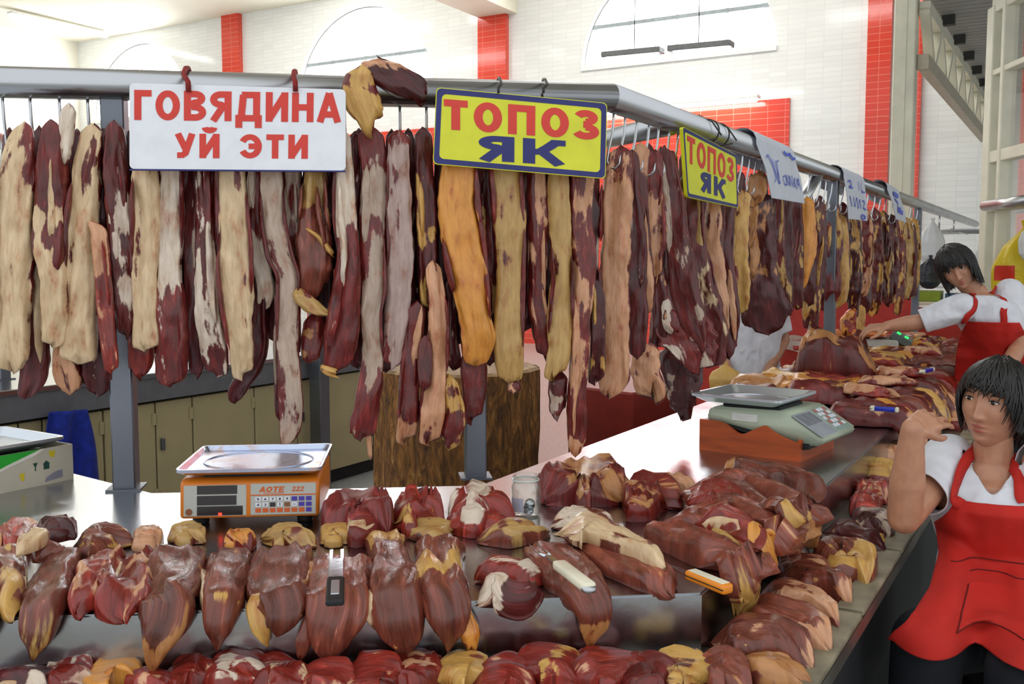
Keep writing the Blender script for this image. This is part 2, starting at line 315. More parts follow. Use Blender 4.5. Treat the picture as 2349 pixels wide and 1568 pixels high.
# red tile pilaster stripes and panels (proud of the wall)
def wall_panel(name, u0, u1, z0, z1, mat, th, label):
    P = [(u0, z0), (u1, z0), (u1, z1), (u0, z1)]; V = [W3(u, z, th) for u, z in P] + [W3(u, z, 0) for u, z in P]
    Fc = [[3, 2, 1, 0], [0, 1, 5, 4], [1, 2, 6, 5], [2, 3, 7, 6], [3, 0, 4, 7]]
    uv = P + [(P[k][0] + (th if k in (1, 2) else -th), P[k][1] + (th if k > 1 else -th)) for k in range(4)]
    return tag(mk(name, V, Fc, mat, uv=uv), label, kind='structure')
wall_panel('trim_1', wpt(556, 100)[0], wpt(517, 100)[0], 0, CEIL, M_RTILE, .12, 'red tiled pilaster strip left of the arched window')
wall_panel('trim_2', wpt(1167, 100)[0], wpt(1103, 100)[0], 0, CEIL, M_RTILE, .12, 'red tiled pilaster strip under the ceiling beam')
wall_panel('trim_3', wpt(2047, 100)[0], wpt(1992, 100)[0], 0, CEIL, M_RTILE, .1, 'red tiled strip beside the cream column')
wall_panel('trim_4', wpt(2112, 300)[0], wpt(2078, 300)[0], 0, CEIL, M_RTILE, .1, 'narrow red tiled strip right of the cream column')
wall_panel('trim_5', wpt(1813, 240)[0], wpt(700, 240)[0], 0, wpt(1770, 229)[1], M_RTILE, .05, 'red tiled lower panel on the back wall')
# left wall, floor, ceiling, beam
LW = W3(uL, 0)
prism('wall_left', [LW, LW - D * 14, LW - D * 14 + E_ * .25, LW + E_ * .25], 0, CEIL, M_CREAMW)['kind'] = 'structure'
fp = [np.array([-14, -4, 0]), np.array([16, -4, 0]), np.array([26, 12, 0]), np.array([14, 24, 0]), np.array([-14, 24, 0])]
tag(prism('floor', fp, -.1, 0, M_FLOOR), 'pale grey market hall floor', kind='structure')
cp = [W3(uL + .3, 0), W3(uL + .3, 0) - D * 14, W3(-8, 0) - D * 14, W3(-8, 0)]
tag(prism('ceiling', cp, CEIL, CEIL + .15, M_CEIL), 'cream painted ceiling of the hall', kind='structure')
u1, u2 = wpt(1187, 40)[0], wpt(1103, 40)[0]; zb = wpt(1110, 42)[1]
def ubox(name, u0, u1, z0, z1, d0, d1, mat, label):                # box in wall coordinates, d = distance in front of the wall
    return tag(prism(name, [W3(u0, 0, d0), W3(u1, 0, d0), W3(u1, 0, d1), W3(u0, 0, d1)], z0, z1, mat), label, kind='structure')
ubox('trim_6', u1, u2, zb, CEIL, 0, 13, M_CEIL, 'cream ceiling beam running to the red pilaster')
u1, u2 = wpt(600, 40)[0], wpt(517, 40)[0]
# ceiling / wall lights
def tube_light(name, P, dirv, ln, label, emitlen=None):
    root = empty(name, P, label, 'light', 'fluorescent ceiling lights'); M = frame(P, dirv, np.cross(ZU, dirv), ZU)
    box('housing', M, -ln / 2, ln / 2, -.1, .1, 0, .06, M_FRAMEW, root, .01)
    for s in (-.05, .05):
        a = np.asarray(P) + np.cross(ZU, dirv) * s - ZU * .03; tube('tube', [a - dirv * (ln / 2 - .05), a + dirv * (ln / 2 - .05)], .022, M_TUBE, root, 8)
    return root
P = W3(wpt(1640, 240)[0], wpt(1640, 240)[1], .3); tube_light('strip_light', P, E_, 1.75, 'lit white strip light above the red tiled panel')
P = W3(wpt(1420, 262)[0], wpt(1420, 262)[1], .3); tube_light('strip_light', P, E_, 1.5, 'lit strip light half hidden behind the steel pipe bend')
# hanging twin fixture before the arched window
A = onp(1385, 134, WO - D * 2.2, D); B = onp(1680, 107, WO - D * 2.2, D); mid = (A + B) / 2
fx = empty('pendant_fixture', mid, 'long dark-backed twin light fitting hanging before the arched window', 'light')
Mf = frame(mid, nrm(B - A), np.cross(ZU, nrm(B - A)), ZU); hl = np.linalg.norm(B - A) / 2
box('housing', Mf, -hl, -.06, -.12, .12, 0, .09, simple('grey_fixture_back', '#77797a', .5), fx, .01); box('housing', Mf, .06, hl, -.12, .12, 0, .09, MATS['grey_fixture_back'], fx, .01)
for a, b in ((-hl, -.1), (.1, hl)): tube('tube', [mid + nrm(B - A) * (a + .03) - ZU * .03, mid + nrm(B - A) * (b - .03) - ZU * .03], .03, M_TUBE, fx, 8)
for s in (-.5, .5): tube('suspension_rod', [mid + nrm(B - A) * hl * s + ZU * .09, np.array([*(mid + nrm(B - A) * hl * s)[:2], CEIL])], .008, M_WIRE, fx, 6)
# ceiling strip on the far left
P = onz(140, 58, CEIL - .12); tube_light('strip_light', P, D, 2.6, 'strip light on the ceiling at the far left')
# added strip lights above the frame, put in to brighten the back wall
for i, dd in enumerate((2.5, 6.5)):
    for j in range(4):
        P = W3(WINC[0] - 2.4 + j * bay * .5, CEIL - .13, dd); r_ = tube_light('strip_light', P, E_, 2.4, ORDL[i * 4 + j] + ' added strip light out of view in front of the back wall')
        d_ = bpy.data.lights.new('added_strip_fill', 'AREA'); d_.shape = 'RECTANGLE'; d_.size = 2.3; d_.size_y = .2; d_.energy = 40; d_.color = (1, .98, .93); lo = bpy.data.objects.new('added_strip_fill', d_); COL.objects.link(lo); lo.parent = r_; lo.location = (0, 0, -.08); lo.rotation_euler = (0, 0, ang(E_))
# ------------------------------------------------------------------ gallery on the right: columns, truss, soffit
colP = att(2072, 300, 9.6); colP[2] = 0; CW = .20
cr = empty('trim_7', colP, 'cream steel column carrying the gallery truss', kind='structure'); Mc = rz(colP, ang(D))
box('column_shaft', Mc, -CW / 2, CW / 2, -CW / 2, CW / 2, 0, 7, M_CREAM, cr, .01); box('column_rib', Mc, -CW / 2 - .01, -CW / 2, -.02, .02, 0, 7, M_CREAM, cr)
TZ1 = onp(2093, 140, colP, FW)[2]; TZ0 = TZ1
tr0 = colP + N * .16; L_T = 7.2
z_bot = att(2093, 145, 9.6)[2]; z_top = att(2093, 28, 9.6)[2]
tr = empty('roof_truss', tr0 + ZU * z_bot, 'cream steel lattice truss under the gallery soffit', 'truss'); Mt = frame(tr0, D, N, ZU)
box('bottom_chord', Mt, 0, L_T, -.05, .05, z_bot - .08, z_bot + .06, simple('shaded_truss_cream', '#c9bfa9', .5), tr); box('top_chord', Mt, 0, L_T, -.05, .05, z_top - .06, z_top + .06, M_CREAM, tr)  # bottom chord: darker copy of the cream, shade put into the colour
nb = 7; zz = z_top - z_bot
for k in range(nb):
    xa = L_T * k / nb; xb = L_T * (k + .5) / nb; xc = L_T * (k + 1) / nb
    for (x0, z0), (x1, z1) in (((xa, z_top), (xb, z_bot)), ((xb, z_bot), (xc, z_top))):
        a = tr0 + D * x0 + ZU * z0; b = tr0 + D * x1 + ZU * z1; dv = nrm(b - a); M = frame(a, dv, N, np.cross(dv, N)); box('lattice_bar', M, 0, np.linalg.norm(b - a), -.045, .045, -.04, .04, M_CREAM, tr)
    box('bracket', Mt, xc - .1, xc, .04, .16, z_top + .02, z_top + .12, M_WIRE, tr)
so = tr0 - N * .05
bm = bmesh.new(); Ms = frame(so + ZU * (z_top + .12), D, N, ZU); pit = .16
for k in range(int(12 / pit)): add_box(bm, Ms, -4 + k * pit, -4 + k * pit + pit - .02, 0, 9, 0, .03)
add_box(bm, Ms, -4, 8, 0, 9, .03, .06); tag(bmk('ceiling_gallery', bm, M_GREYCEIL), 'grey slatted soffit under the gallery', kind='structure')
c2 = tr0 + D * L_T; tag(box('trim_8', rz([c2[0], c2[1], 0], ang(D)), -.16, .16, -.16, .16, 0, z_top + .1, M_CREAM), 'cream far column at the end of the truss', kind='structure')
# kiosk frame of cream steel at the far right
kt = 8.6; ka = att(2278, 300, kt); kb = att(2352, 300, kt * .93)
kx = nrm([kb[0] - ka[0], kb[1] - ka[1], 0]); kd = np.array([-kx[1], kx[0], 0]); kO = np.array([ka[0], ka[1], 0])
kf = empty('kiosk_frame', kO, 'cream steel kiosk frame with cross bars at the right edge', 'frame'); Mk = frame(kO, kx, kd, ZU)
zt = att(2290, 22, kt)[2]
for x in (0, .26, 1.2): box('upright', Mk, x - (.07 if x == 0 else .03), x + (.07 if x == 0 else .03), -.06, .06, 0, zt, M_CREAM, kf, .008)
for py, hh in ((22, .06), (172, .025), (362, .05), (478, .03)):
    z = att(2290, py, kt)[2]; box('cross_bar', Mk, 0, 1.2, -.05, .05, z - hh, z + hh, M_CREAM, kf, .006)
box('glazing', Mk, .05, 1.2, .02, .026, .9, zt - .05, M_GLASS, kf)
zb_ = att(2330, 470, kt * .97)[2]; tube('towel_rail', [kO + kx * .18 - kd * .12 + ZU * zb_, kO + kx * 1.0 - kd * .12 + ZU * zb_], .045, M_PIPE, kf, 12)
# ================================================================== the stall: counter, pipes, posts
def x2(a, da, b, db):                                             # 2d line intersection
    A_ = np.array([[da[0], -db[0]], [da[1], -db[1]]]); t = np.linalg.solve(A_, (b - a)[:2]); return a + da * t[0]
LWD = nrm([-.33, .254, 0]); LWN = np.array([-LWD[1], LWD[0], 0])
LWN = LWN if LWN[0] < 0 and LWN[1] < 0 else -LWN
REACH = 6.4
up_poly = [FR - FD * 2.9, FR, FR + D * REACH, BI + D * REACH, BI, BL, BL + LWD * 1.9, BL + LWD * 1.9 + LWN * .95]
SW = .235; FS = .30                                               # widths of the lower shelf
O_ = x2(FR + N * SW, D, FR + FN * FS, FD)
lo_poly = [O_ - FD * 2.9, O_, O_ + D * REACH, FR + D * REACH - N * .3, FR - N * .3 - FN * .2, FR - FD * 2.9 - FN * .2]
ct = empty('meat_counter', [0, 2.3, 0], 'long stainless steel meat counter bending away to the right', 'counter')
prism('tabletop', up_poly, TL, T, [M_TABLE], ct, .004)
prism('lower_shelf', lo_poly, TL - .035, TL, steel('shelf_steel', '#9a958a', .4), ct, .003)
O2 = x2(FR + N * (SW - .05), D, FR + FN * (FS - .05), FD)
prism('base_skirt', [O2 - FD * 2.8, O2, O2 + D * REACH, FR + D * REACH, FR - FN * .1 - N * .1, FR - FD * 2.8], .12, TL - .036, M_BLACKCLOTH, ct)
for s in (.9, 2.6, 4.4, 6.2):
    q = O2 + D * s - N * .12; box('leg', rz([q[0], q[1], 0], ang(D)), -.025, .025, -.025, .025, 0, .12, M_POST, ct)
for s in (.4, 1.4, 2.4):
    q = O2 - FD * s - FN * .12; box('leg', rz([q[0], q[1], 0], ang(FD)), -.025, .025, -.025, .025, 0, .12, M_POST, ct)
for s in (1.2, 3.4, 5.6): q = BI + D * s + N * .08; box('leg', rz([q[0], q[1], 0], ang(D)), -.03, .03, -.03, .03, 0, TL, M_POST, ct)
# welded seam and pale chopping strip on the right lower shelf
q0 = BL - FN * 0; seam = [BL + FD * .03, FR - FD * 2.0]
# rim boards along the right lower shelf
for k in range(12):
    a = O_ + D * (.05 + k * .52); M = frame(np.array([a[0], a[1], TL]), D, -N, ZU); box('edge_board', M, 0, .5, .0, .06, .0, .012, simple('pale_board', '#8f866e', .5, var=.25) if k == 0 else MATS['pale_board'], ct, .002)
# ------------------------------------------------------------------ hanging rail
PR = .042
rl = empty('meat_rail', [PB[0], PB[1], T], 'thick steel pipe rail on posts carrying the hanging meat', 'rail')
PA0 = PA - PD * 1.2; PE = PB + D * 11.2
V, Fc = tube_vf([PA0, PA0 + PD * .02, PB - PD * .03, PB], PR, 24)
# mitred: shear end ring onto the bisector plane
def seg_pipe(name, a, b, bis_a=None, bis_b=None, mat=M_PIPE, parent=rl, r=PR, n=24):
    d = nrm(b - a); u = nrm(np.cross(d, ZU)); w = np.cross(u, d); V = []
    for e, (P, bis) in enumerate(((a, bis_a), (b, bis_b))):
        for k in range(n):
            o = (u * math.cos(2 * math.pi * k / n) + w * math.sin(2 * math.pi * k / n)) * r; p = P + o
            if bis is not None: p = p + d * (-np.dot(p - P, bis) / np.dot(d, bis))
            V.append(p)
    Fc = [[k, (k + 1) % n, n + (k + 1) % n, n + k] for k in range(n)] + [list(range(n))[::-1], [n + k for k in range(n)]]
    return mk(name, V, Fc, mat, parent, False)
bis = nrm(PD + D)
for nm, a, b, ba, bb in (('rail_pipe', PA0, PB, None, bis), ('rail_pipe', PB, PE, bis, None)):
    o = seg_pipe(nm, a, b, ba, bb)
    for pl in o.data.polygons: pl.use_smooth = len(pl.vertices) == 4
for s in (.62, .74): 
    q = PB + D * (s + .25); V, Fc = tube_vf([q - D * .004, q + D * .004], PR + .004, 24); mk('weld_ring', V, Fc, M_WIRE, rl, True)
def post(P, z0=T, w=.031, ztop=2.07, d=PD):
    M = rz([P[0], P[1], 0], ang(d)); box('post', M, -w, w, -w, w, z0, ztop, M_POST, rl, .004); box('post_foot', M, -w * 1.5, w * 1.5, -w * 1.5, w * 1.5, z0, z0 + .006, M_POST, rl)
q = onp(290, 1100, PA - PN * .02, PN); post(q); q = onp(1090, 1100, PA - PN * .02, PN); post(q)
q = PB + D * 2.98; post(q, T, .028, 2.07, D); q = PB + D * 6.2; post(q, T, .028, 2.07, D)
# tie pipes running back across the ring
a = PB + D * .50; tdir = onz(1392, 318, 2.08) - a; e_ = a + tdir * 6
tube('tie_pipe', [a - ZU * .02, a + tdir, a + tdir * 2.4, e_], .036, M_PIPE, rl, 16); post(e_, 0, .031, 2.06, D)
e_ = np.array([-2.78, 5.32, 2.08]); tube('tie_pipe', [PA - PD * .25 - ZU * .02, onz(-60, 285, 2.08), onz(40, 340, 2.08), e_], .036, M_PIPE, rl, 16); post(e_, T, .031, 2.06, D)
a = PB + D * 2.05 - N * .02
pts = [np.array(att(px, py, t)) for px, py, t in ((1845, 452, 5.0), (1815, 462, 5.0), (1795, 478, 5.0), (1772, 508, 5.02), (1735, 560, 5.05), (1700, 620, 5.1))]
tube('curved_brace', [PB + D * 2.6 - ZU * .03] + pts, .03, M_PIPE, rl, 12)
# ------------------------------------------------------------------ cabinets of the facing counter
CA = np.array([-2.557, 4.862, 0]); cN = N
s_end = 3.62
cb = empty('cabinet_row', CA + D * 1.5, 'row of khaki cabinets under a grey counter behind the hanging meat', 'cabinet'); Mcb = frame(CA, D, cN, ZU)
box('worktop', Mcb, -1.6, s_end, -.75, .03, T - .03, T, M_TABLE, cb, .004); box('counter_apron', Mcb, -1.6, s_end, -.02, .012, T - .165, T - .031, M_APRONG, cb)
box('carcass', Mcb, -1.6, s_end, -.7, -.05, .1, T - .165, simple('cabinet_gap_shade', '#3b372c', .7), cb); box('plinth', Mcb, -1.6, s_end, -.68, -.08, 0, .1, M_DARK, cb)  # dark carcass colour paints the shadow in the gaps round the doors
edges = [-1.55, -.9, -.42]
pxs = [50, 105, 245, 365, 450, 592, 690, 745, 860]
def s_of_px(px):
    P = onp(px, 960, CA, cN); return (P - CA) @ D
ss = [s_of_px(p) for p in pxs]
ss = [ss[0] - .9, ss[0] - .45] + ss
for k in range(len(ss) - 1):
    a, b = ss[k] + .006, ss[k + 1] - .006
    if ss[k + 1] - ss[k] < .08: continue
    d_ = box('door', Mcb, a, b, -.05, -.028, .105, T - .185, M_CAB, cb, .004)
    for z in (.25, .7):
        M = Mcb @ Matrix.Translation((b - .012, -.026, z)); box('hinge', M, -.012, .012, 0, .008, -.035, .035, M_CAB, d_)
    if k % 3 == 2: M = Mcb @ Matrix.Translation((a + .03, -.026, .55)); box('lock_hasp', M, -.012, .012, 0, .02, -.04, .03, M_POST, d_, .003)
# steel square upright beside the cabinets (px 745)
q = onp(733, 900, CA + cN * .1, cN); tag(box('steel_upright', rz([q[0], q[1], 0], ang(D)), -.05, .05, -.05, .05, 0, 2.0, M_POST, None, .004), 'dull steel upright standing before the khaki cabinets', 'post')
# blue cloth hanging over the cabinet front
def cloth(name, quad, mat, nu=18, nv=22, amp=.03, fold=5, seed=0, th=.006, nrmv=None, parent=None):
    q = [np.asarray(p, float) for p in quad]; V = []; nv_ = nrm(np.cross(q[1] - q[0], q[3] - q[0])) if nrmv is None else nrmv
    for j in range(nv + 1):
        for i in range(nu + 1):
            u, v = i / nu, j / nv; p = (q[0] * (1 - u) + q[1] * u) * (1 - v) + (q[3] * (1 - u) + q[2] * u) * v
            V.append(p + nv_ * amp * (math.sin(u * fold * 2 * math.pi + seed + v) * (.25 + .75 * v) + .4 * math.sin(u * 9 + v * 5 + seed)))
    V = np.array(V); n = len(V); Fc = [[j * (nu + 1) + i, j * (nu + 1) + i + 1, (j + 1) * (nu + 1) + i + 1, (j + 1) * (nu + 1) + i] for j in range(nv) for i in range(nu)]
    V2 = np.vstack([V, V - nv_ * th]); Fc2 = Fc + [[i + n for i in f][::-1] for f in Fc]
    rim = list(range(nu + 1)) + [(j + 1) * (nu + 1) + nu for j in range(nv)] + [nv * (nu + 1) + i for i in range(nu - 1, -1, -1)] + [j * (nu + 1) for j in range(nv - 1, 0, -1)]
    Fc2 += [[rim[(k + 1) % len(rim)], rim[k], rim[k] + n, rim[(k + 1) % len(rim)] + n] for k in range(len(rim))]
    return mk(name, V2, Fc2, mat, parent, True)
co = CA + cN * .07
tag(cloth('blue_apron', [onp(112, 945, co, cN), onp(200, 938, co, cN), onp(236, 1110, co, cN), onp(98, 1130, co, cN)], M_BLUE, amp=.025, fold=2), 'deep blue apron hanging down in front of the khaki cabinets', 'apron')
# ------------------------------------------------------------------ tree stump chopping block
def barkm():
    m, nt, ns, L, b = nmat('rough_bark'); tc = nd(ns, 'ShaderNodeTexCoord'); mp = nd(ns, 'ShaderNodeMapping'); mp.inputs['Scale'].default_value = (11, 11, 3.2); L.new(tc.outputs['Object'], mp.inputs[0])
    nz = nd(ns, 'ShaderNodeTexNoise'); nz.inputs['Scale'].default_value = 2.4; nz.inputs['Detail'].default_value = 9; nz.inputs['Roughness'].default_value = .7; nz.inputs['Distortion'].default_value = 1.2; L.new(mp.outputs[0], nz.inputs['Vector'])
    rp = nd(ns, 'ShaderNodeValToRGB'); L.new(nz.outputs['Fac'], rp.inputs[0]); e = rp.color_ramp.elements; e[0].position = .3; e[0].color = (*rgb('#3a2415'), 1); e[1].position = .7; e[1].color = (*rgb('#dcae6a'), 1)
    x = e.new(.48); x.color = (*rgb('#8a5a2a'), 1); x = e.new(.58); x.color = (*rgb('#b87a36'), 1)
    L.new(rp.outputs[0], b.inputs['Base Color']); b.inputs['Roughness'].default_value = .75
    bp = nd(ns, 'ShaderNodeBump'); bp.inputs['Strength'].default_value = 1; bp.inputs['Distance'].default_value = .03; L.new(nz.outputs['Fac'], bp.inputs['Height']); L.new(bp.outputs[0], b.inputs['Normal']); return m
M_BARK = barkm(); M_CUT = simple('worn_cut_wood', '#a9865c', .7, var=.25, scale=25, bump=.3)
def stump(name, c, r, h, label, seed=1):
    root = empty(name, c, label, 'chopping block'); n = 96; m = 40; th = np.linspace(0, 2 * np.pi, n, endpoint=False); zs = np.linspace(0, h, m); V = []
    for z in zs:
        cs = np.stack([np.cos(th), np.sin(th), np.full(n, z)], 1)
        rr = r * (1 + .05 * fbm(cs * [1.5, 1.5, 1.0], seed, 3) + .035 * vnoise(cs * [7, 7, 1.5], seed + 5) + .02 * vnoise(cs * [16, 16, 4.5], seed + 9) + .07 * math.exp(-z / .15))
        V.append(np.stack([np.cos(th) * rr, np.sin(th) * rr, np.full(n, z)], 1) + np.asarray(c))
    V = np.vstack(V); Fc = [[i * n + k, i * n + (k + 1) % n, (i + 1) * n + (k + 1) % n, (i + 1) * n + k] for i in range(m - 1) for k in range(n)]
    mk('bark', V, Fc, M_BARK, root, True); top = V[-n:]; cc = top.mean(0); prof = [top, cc + (top - cc) * .96 + ZU * .012, cc + (top - cc) * .5 + ZU * .002, cc + (top - cc) * .02 - ZU * .004]
    W_ = np.vstack(prof); Fc = [[i * n + k, i * n + (k + 1) % n, (i + 1) * n + (k + 1) % n, (i + 1) * n + k] for i in range(3) for k in range(n)] + [[3 * n + k for k in range(n)]]
    mk('cut_face', W_, Fc, M_CUT, root, False); return root
sc_ = att(1048, 950, 4.55); stump('tree_stump', [sc_[0], sc_[1], 0], .375, 1.13, 'wide bark-covered tree stump chopping block behind the rail post')
# ------------------------------------------------------------------ red things behind the counter
rb = onz(1450, 890, .98); M_REDP = simple('red_brown_painted_metal', '#8c2418', .5, var=.15, scale=6)
a, b = onz(1358, 1005, .80), onz(1545, 905, .9)
M_ = rz([*att(1450, 950, 5.1)[:2], 0], ang(D) - .25); tag(box('red_cabinet', M_, -.26, .3, -.2, .22, 0, .985, M_REDP, None, .01), 'red-brown painted cabinet behind the long yak meat strips', 'cabinet')
tp = att(1452, 893, 5.0); 
# red drum with a liner
dc = att(1845, 820, 7.9); dc[2] = 0; dr = empty('red_drum', dc, 'large red drum with a plastic liner beyond the counter', 'drum')
V, Fc = lathe_vf([(.30, 0), (.31, .02), (.31, .4), (.32, .42), (.31, .44), (.31, .92), (.325, .94), (.325, .97), (.30, .97), (.29, .6)], dc, 40); mk('drum_shell', V, Fc, simple('red_drum_paint', '#a8200f', .4, var=.1), dr, True)
th = np.linspace(0, 2 * np.pi, 48, endpoint=False); rr = .335 + .02 * np.sin(th * 7) + .01 * np.sin(th * 13)
V = np.vstack([np.stack([np.cos(th) * (rr + e), np.sin(th) * (rr + e), z + .02 * np.sin(th * 5 + e * 90)], 1) + dc for e, z in ((-.05, .9), (-.02, .985), (.0, .99), (.012, .93))])
mk('plastic_liner', V, [[i * 48 + k, i * 48 + (k + 1) % 48, (i + 1) * 48 + (k + 1) % 48, (i + 1) * 48 + k] for i in range(3) for k in range(48)], plasticm('clear_liner', '#cfc4b8', .55), dr, True)
# striped red and cream bench panel
M_STR = simple('cream_slat_paint', '#e3cf9c', .5); sO = att(1870, 735, 9.3); sO[2] = 0
st = empty('slatted_stall_front', sO, 'red stall front with cream horizontal slats behind the hanging meat', 'stall front'); Mst = frame(sO, E_ * -1, -D, ZU)
box('back_panel', Mst, -1.4, .9, .02, .05, 0, 1.42, simple('red_stall_panel', '#b5281a', .5), st)
for k in range(7):
    z = att(1870, 718 + 32 * k, 9.3)[2]
    if z > .1: box('slat', Mst, -1.4, .9, -.02, .02, z - .036, z + .036, M_STR, st, .004)
# ================================================================== meat
TI = {'cream': rgb('#dcc098'), 'grey': rgb('#b9a391'), 'lilac': rgb('#b39a92'), 'yel': rgb('#cfa258'), 'org': rgb('#dd9743'), 'olive': rgb('#bf9a5c'), 'pink': rgb('#d29c76'), 'white': rgb('#dccbb8'), 'tan': rgb('#bb8350')}
MM = {'m': M_MEAT, 'd': M_MEATD, 'b': M_MEATB, 'w': M_MEATBR}
SEED = [11]
def pw(v, pts):
    xs = [p[0] for p in pts]; ys = [p[1] for p in pts]; return np.interp(v, xs, ys)
def smooth_rows(A, k=3, it=2):
    A = np.array(A, float)
    for _ in range(it):
        B = A.copy(); B[1:-1] = (A[:-2] + 2 * A[1:-1] + A[2:]) / 4; A = B
    return A
def resamp(P, Wd, m):
    P = np.asarray(P, float); seg = np.linalg.norm(np.diff(P, axis=0), axis=1); s = np.concatenate([[0], np.cumsum(seg)]); u = np.linspace(0, s[-1], m)
    Q = np.stack([np.interp(u, s, P[:, k]) for k in range(3)], 1); return Q, np.interp(u, s, Wd), s[-1], u
def fatfield(u, v, front, fv, side, nz, seed, fr=(3.2, 5.0)):
    p = np.stack([u * fr[0] * .5, v * fr[1], front * .4 + seed * .37], -1)
    f = pw(v, fv) + side * u + nz * fbm(p, seed, 3) * 1.3
    return f
def body(name, P, Wd, U, Nn, th, flat, fv, side, nz, mat, tint, lump=.12, rag=0., n=30, parent=None, seed=None, tail=True, back=.15, th_end=.35):
    """closed tapering slab round a 3d centre line; Wd widths, U across, Nn up/out, flat = 1 keeps the underside flat"""
    SEED[0] += 1; seed = SEED[0] if seed is None else seed; m = len(P)
    th_ = np.broadcast_to(np.asarray(th, float), (m,)); a = np.linspace(0, 2 * np.pi, n, endpoint=False) + .13; ca, sa = np.cos(a), np.sin(a)
    px_, py_ = (.62, .6) if flat else (.6, .6)
    sx = np.sign(ca) * np.abs(ca) ** px_; sy = np.sign(sa) * np.abs(sa) ** py_
    v = np.linspace(0, 1, m); arc = np.concatenate([[0], np.cumsum(np.linalg.norm(np.diff(P, axis=0), axis=1))]); LL = arc[-1]
    ed = np.clip(np.minimum(arc / (.022 if not flat else .05), (LL - arc) / (.012 if not flat else .04)), 0, 1); endf = np.maximum(ed ** .5, .1)
    tf = th_end + (1 - th_end) * np.clip(np.minimum(v / .15, (1 - v) / .15), 0, 1)
    lr = np.where(sx < 0, 0., 9.)[None]; av = arc[:, None]; one = np.ones_like(sx)[None]
    edge = fbm(np.stack([av * 8 * one, lr + 0 * av, 0 * av * one + seed * 1.7], -1), seed + 5, 3) + .2 * vnoise(np.stack([av * 47 * one, lr + 0 * av, 0 * av * one + seed], -1), seed + 6)
    X = (Wd / 2 * endf)[:, None] * sx[None]; up = np.where(sy > 0, sy, sy * (1 - flat * .85)); Y = (th_ * tf * .5 * endf ** .5)[:, None] * up[None]
    X = X + Wd[:, None] * (lump * .9 + rag * .8) * .5 * edge * np.abs(sx[None]) * np.sign(sx[None]) * endf[:, None]
    Vv, Aa = np.meshgrid(v, a, indexing='ij'); q = np.stack([sx[None] * (Wd[:, None] * 14) + 0 * Vv + .35 * np.sin(arc[:, None] * 5 + seed), arc[:, None] * 9.3 + .3 * sx[None] + seed * .71, sy[None] * .6 + 0 * Vv + seed * 3.1], -1)
    d1 = fbm(q, seed, 3); d2 = vnoise(q * [3.1, 1.3, 3.1], seed + 40); d3 = vnoise(q * [5.3, 4.1, 5], seed + 55); rid = 1 - np.abs(vnoise(q * [1.5, .3, 1], seed + 71)) * 2; fold = vnoise(q * [2.6, .35, .5], seed + 90)
    top = np.clip(sy[None] + .2, 0, 1)
    Y = Y * (1 + lump * (.8 if flat else 1.2) * d1) + th_[:, None] * tf[:, None] * endf[:, None] * ((lump * .55 * rid + (.24 if not flat else .13) * fold + .09 * d2 + lump * .8 * d1) * top + rag * (.22 if flat else .5) * (d2 + .8 * d3) * top)
    if flat: Y = np.maximum(Y, -th_[:, None] * .08)
    wbot = np.clip((arc - LL + .07) / .07, 0, 1)[:, None]; wtop = np.clip((.035 - arc) / .035, 0, 1)[:, None]
    sh = Wd[:, None] * (wbot * (.32 + rag) * vnoise(np.stack([sx[None] * 2.2 + 0 * av, 0 * av * one, 0 * av * one + seed * 2.3], -1), seed + 8) + wtop * .3 * d1 + (wbot * .25 + wtop * .2) * rag * 2 * d2)
    if flat: sh = sh * .6
    tg = np.gradient(P, axis=0); tg /= np.linalg.norm(tg, axis=1)[:, None] + 1e-9
    VV = P[:, None] + U[:, None] * X[..., None] + Nn[:, None] * Y[..., None] + tg[:, None] * sh[..., None]
    fat = fatfield(np.broadcast_to(sx[None], X.shape), Vv, np.broadcast_to(sy[None], X.shape), fv, side, nz, seed)
    fat = fat - back * np.clip(-sy[None], 0, 1) * 2 - .25 * (np.abs(sx[None]) > .93)
    V = VV.reshape(-1, 3); i = np.arange(m - 1)[:, None] * n; k = np.arange(n)[None]; k2 = (k + 1) % n
    Fc = np.stack([i + k, i + k2, i + n + k2, i + n + k], -1).reshape(-1, 4)
    if np.dot(np.cross(P[1] - P[0], U[0]), Nn[0]) > 0: Fc = Fc[:, ::-1]
    Fl = Fc.tolist(); e0 = list(range(n)); e1 = [(m - 1) * n + j for j in range(n)]; Fl += [e0, e1[::-1]] if np.dot(np.cross(P[1] - P[0], U[0]), Nn[0]) > 0 else [e0[::-1], e1]
    uv = np.stack([X + 2, arc[:, None] + 0 * X], -1).reshape(-1, 2)
    return mk(name, V, Fl, MM[mat], parent, True, {'fat': fat.ravel()}, uv, TI[tint] if isinstance(tint, str) else tint)
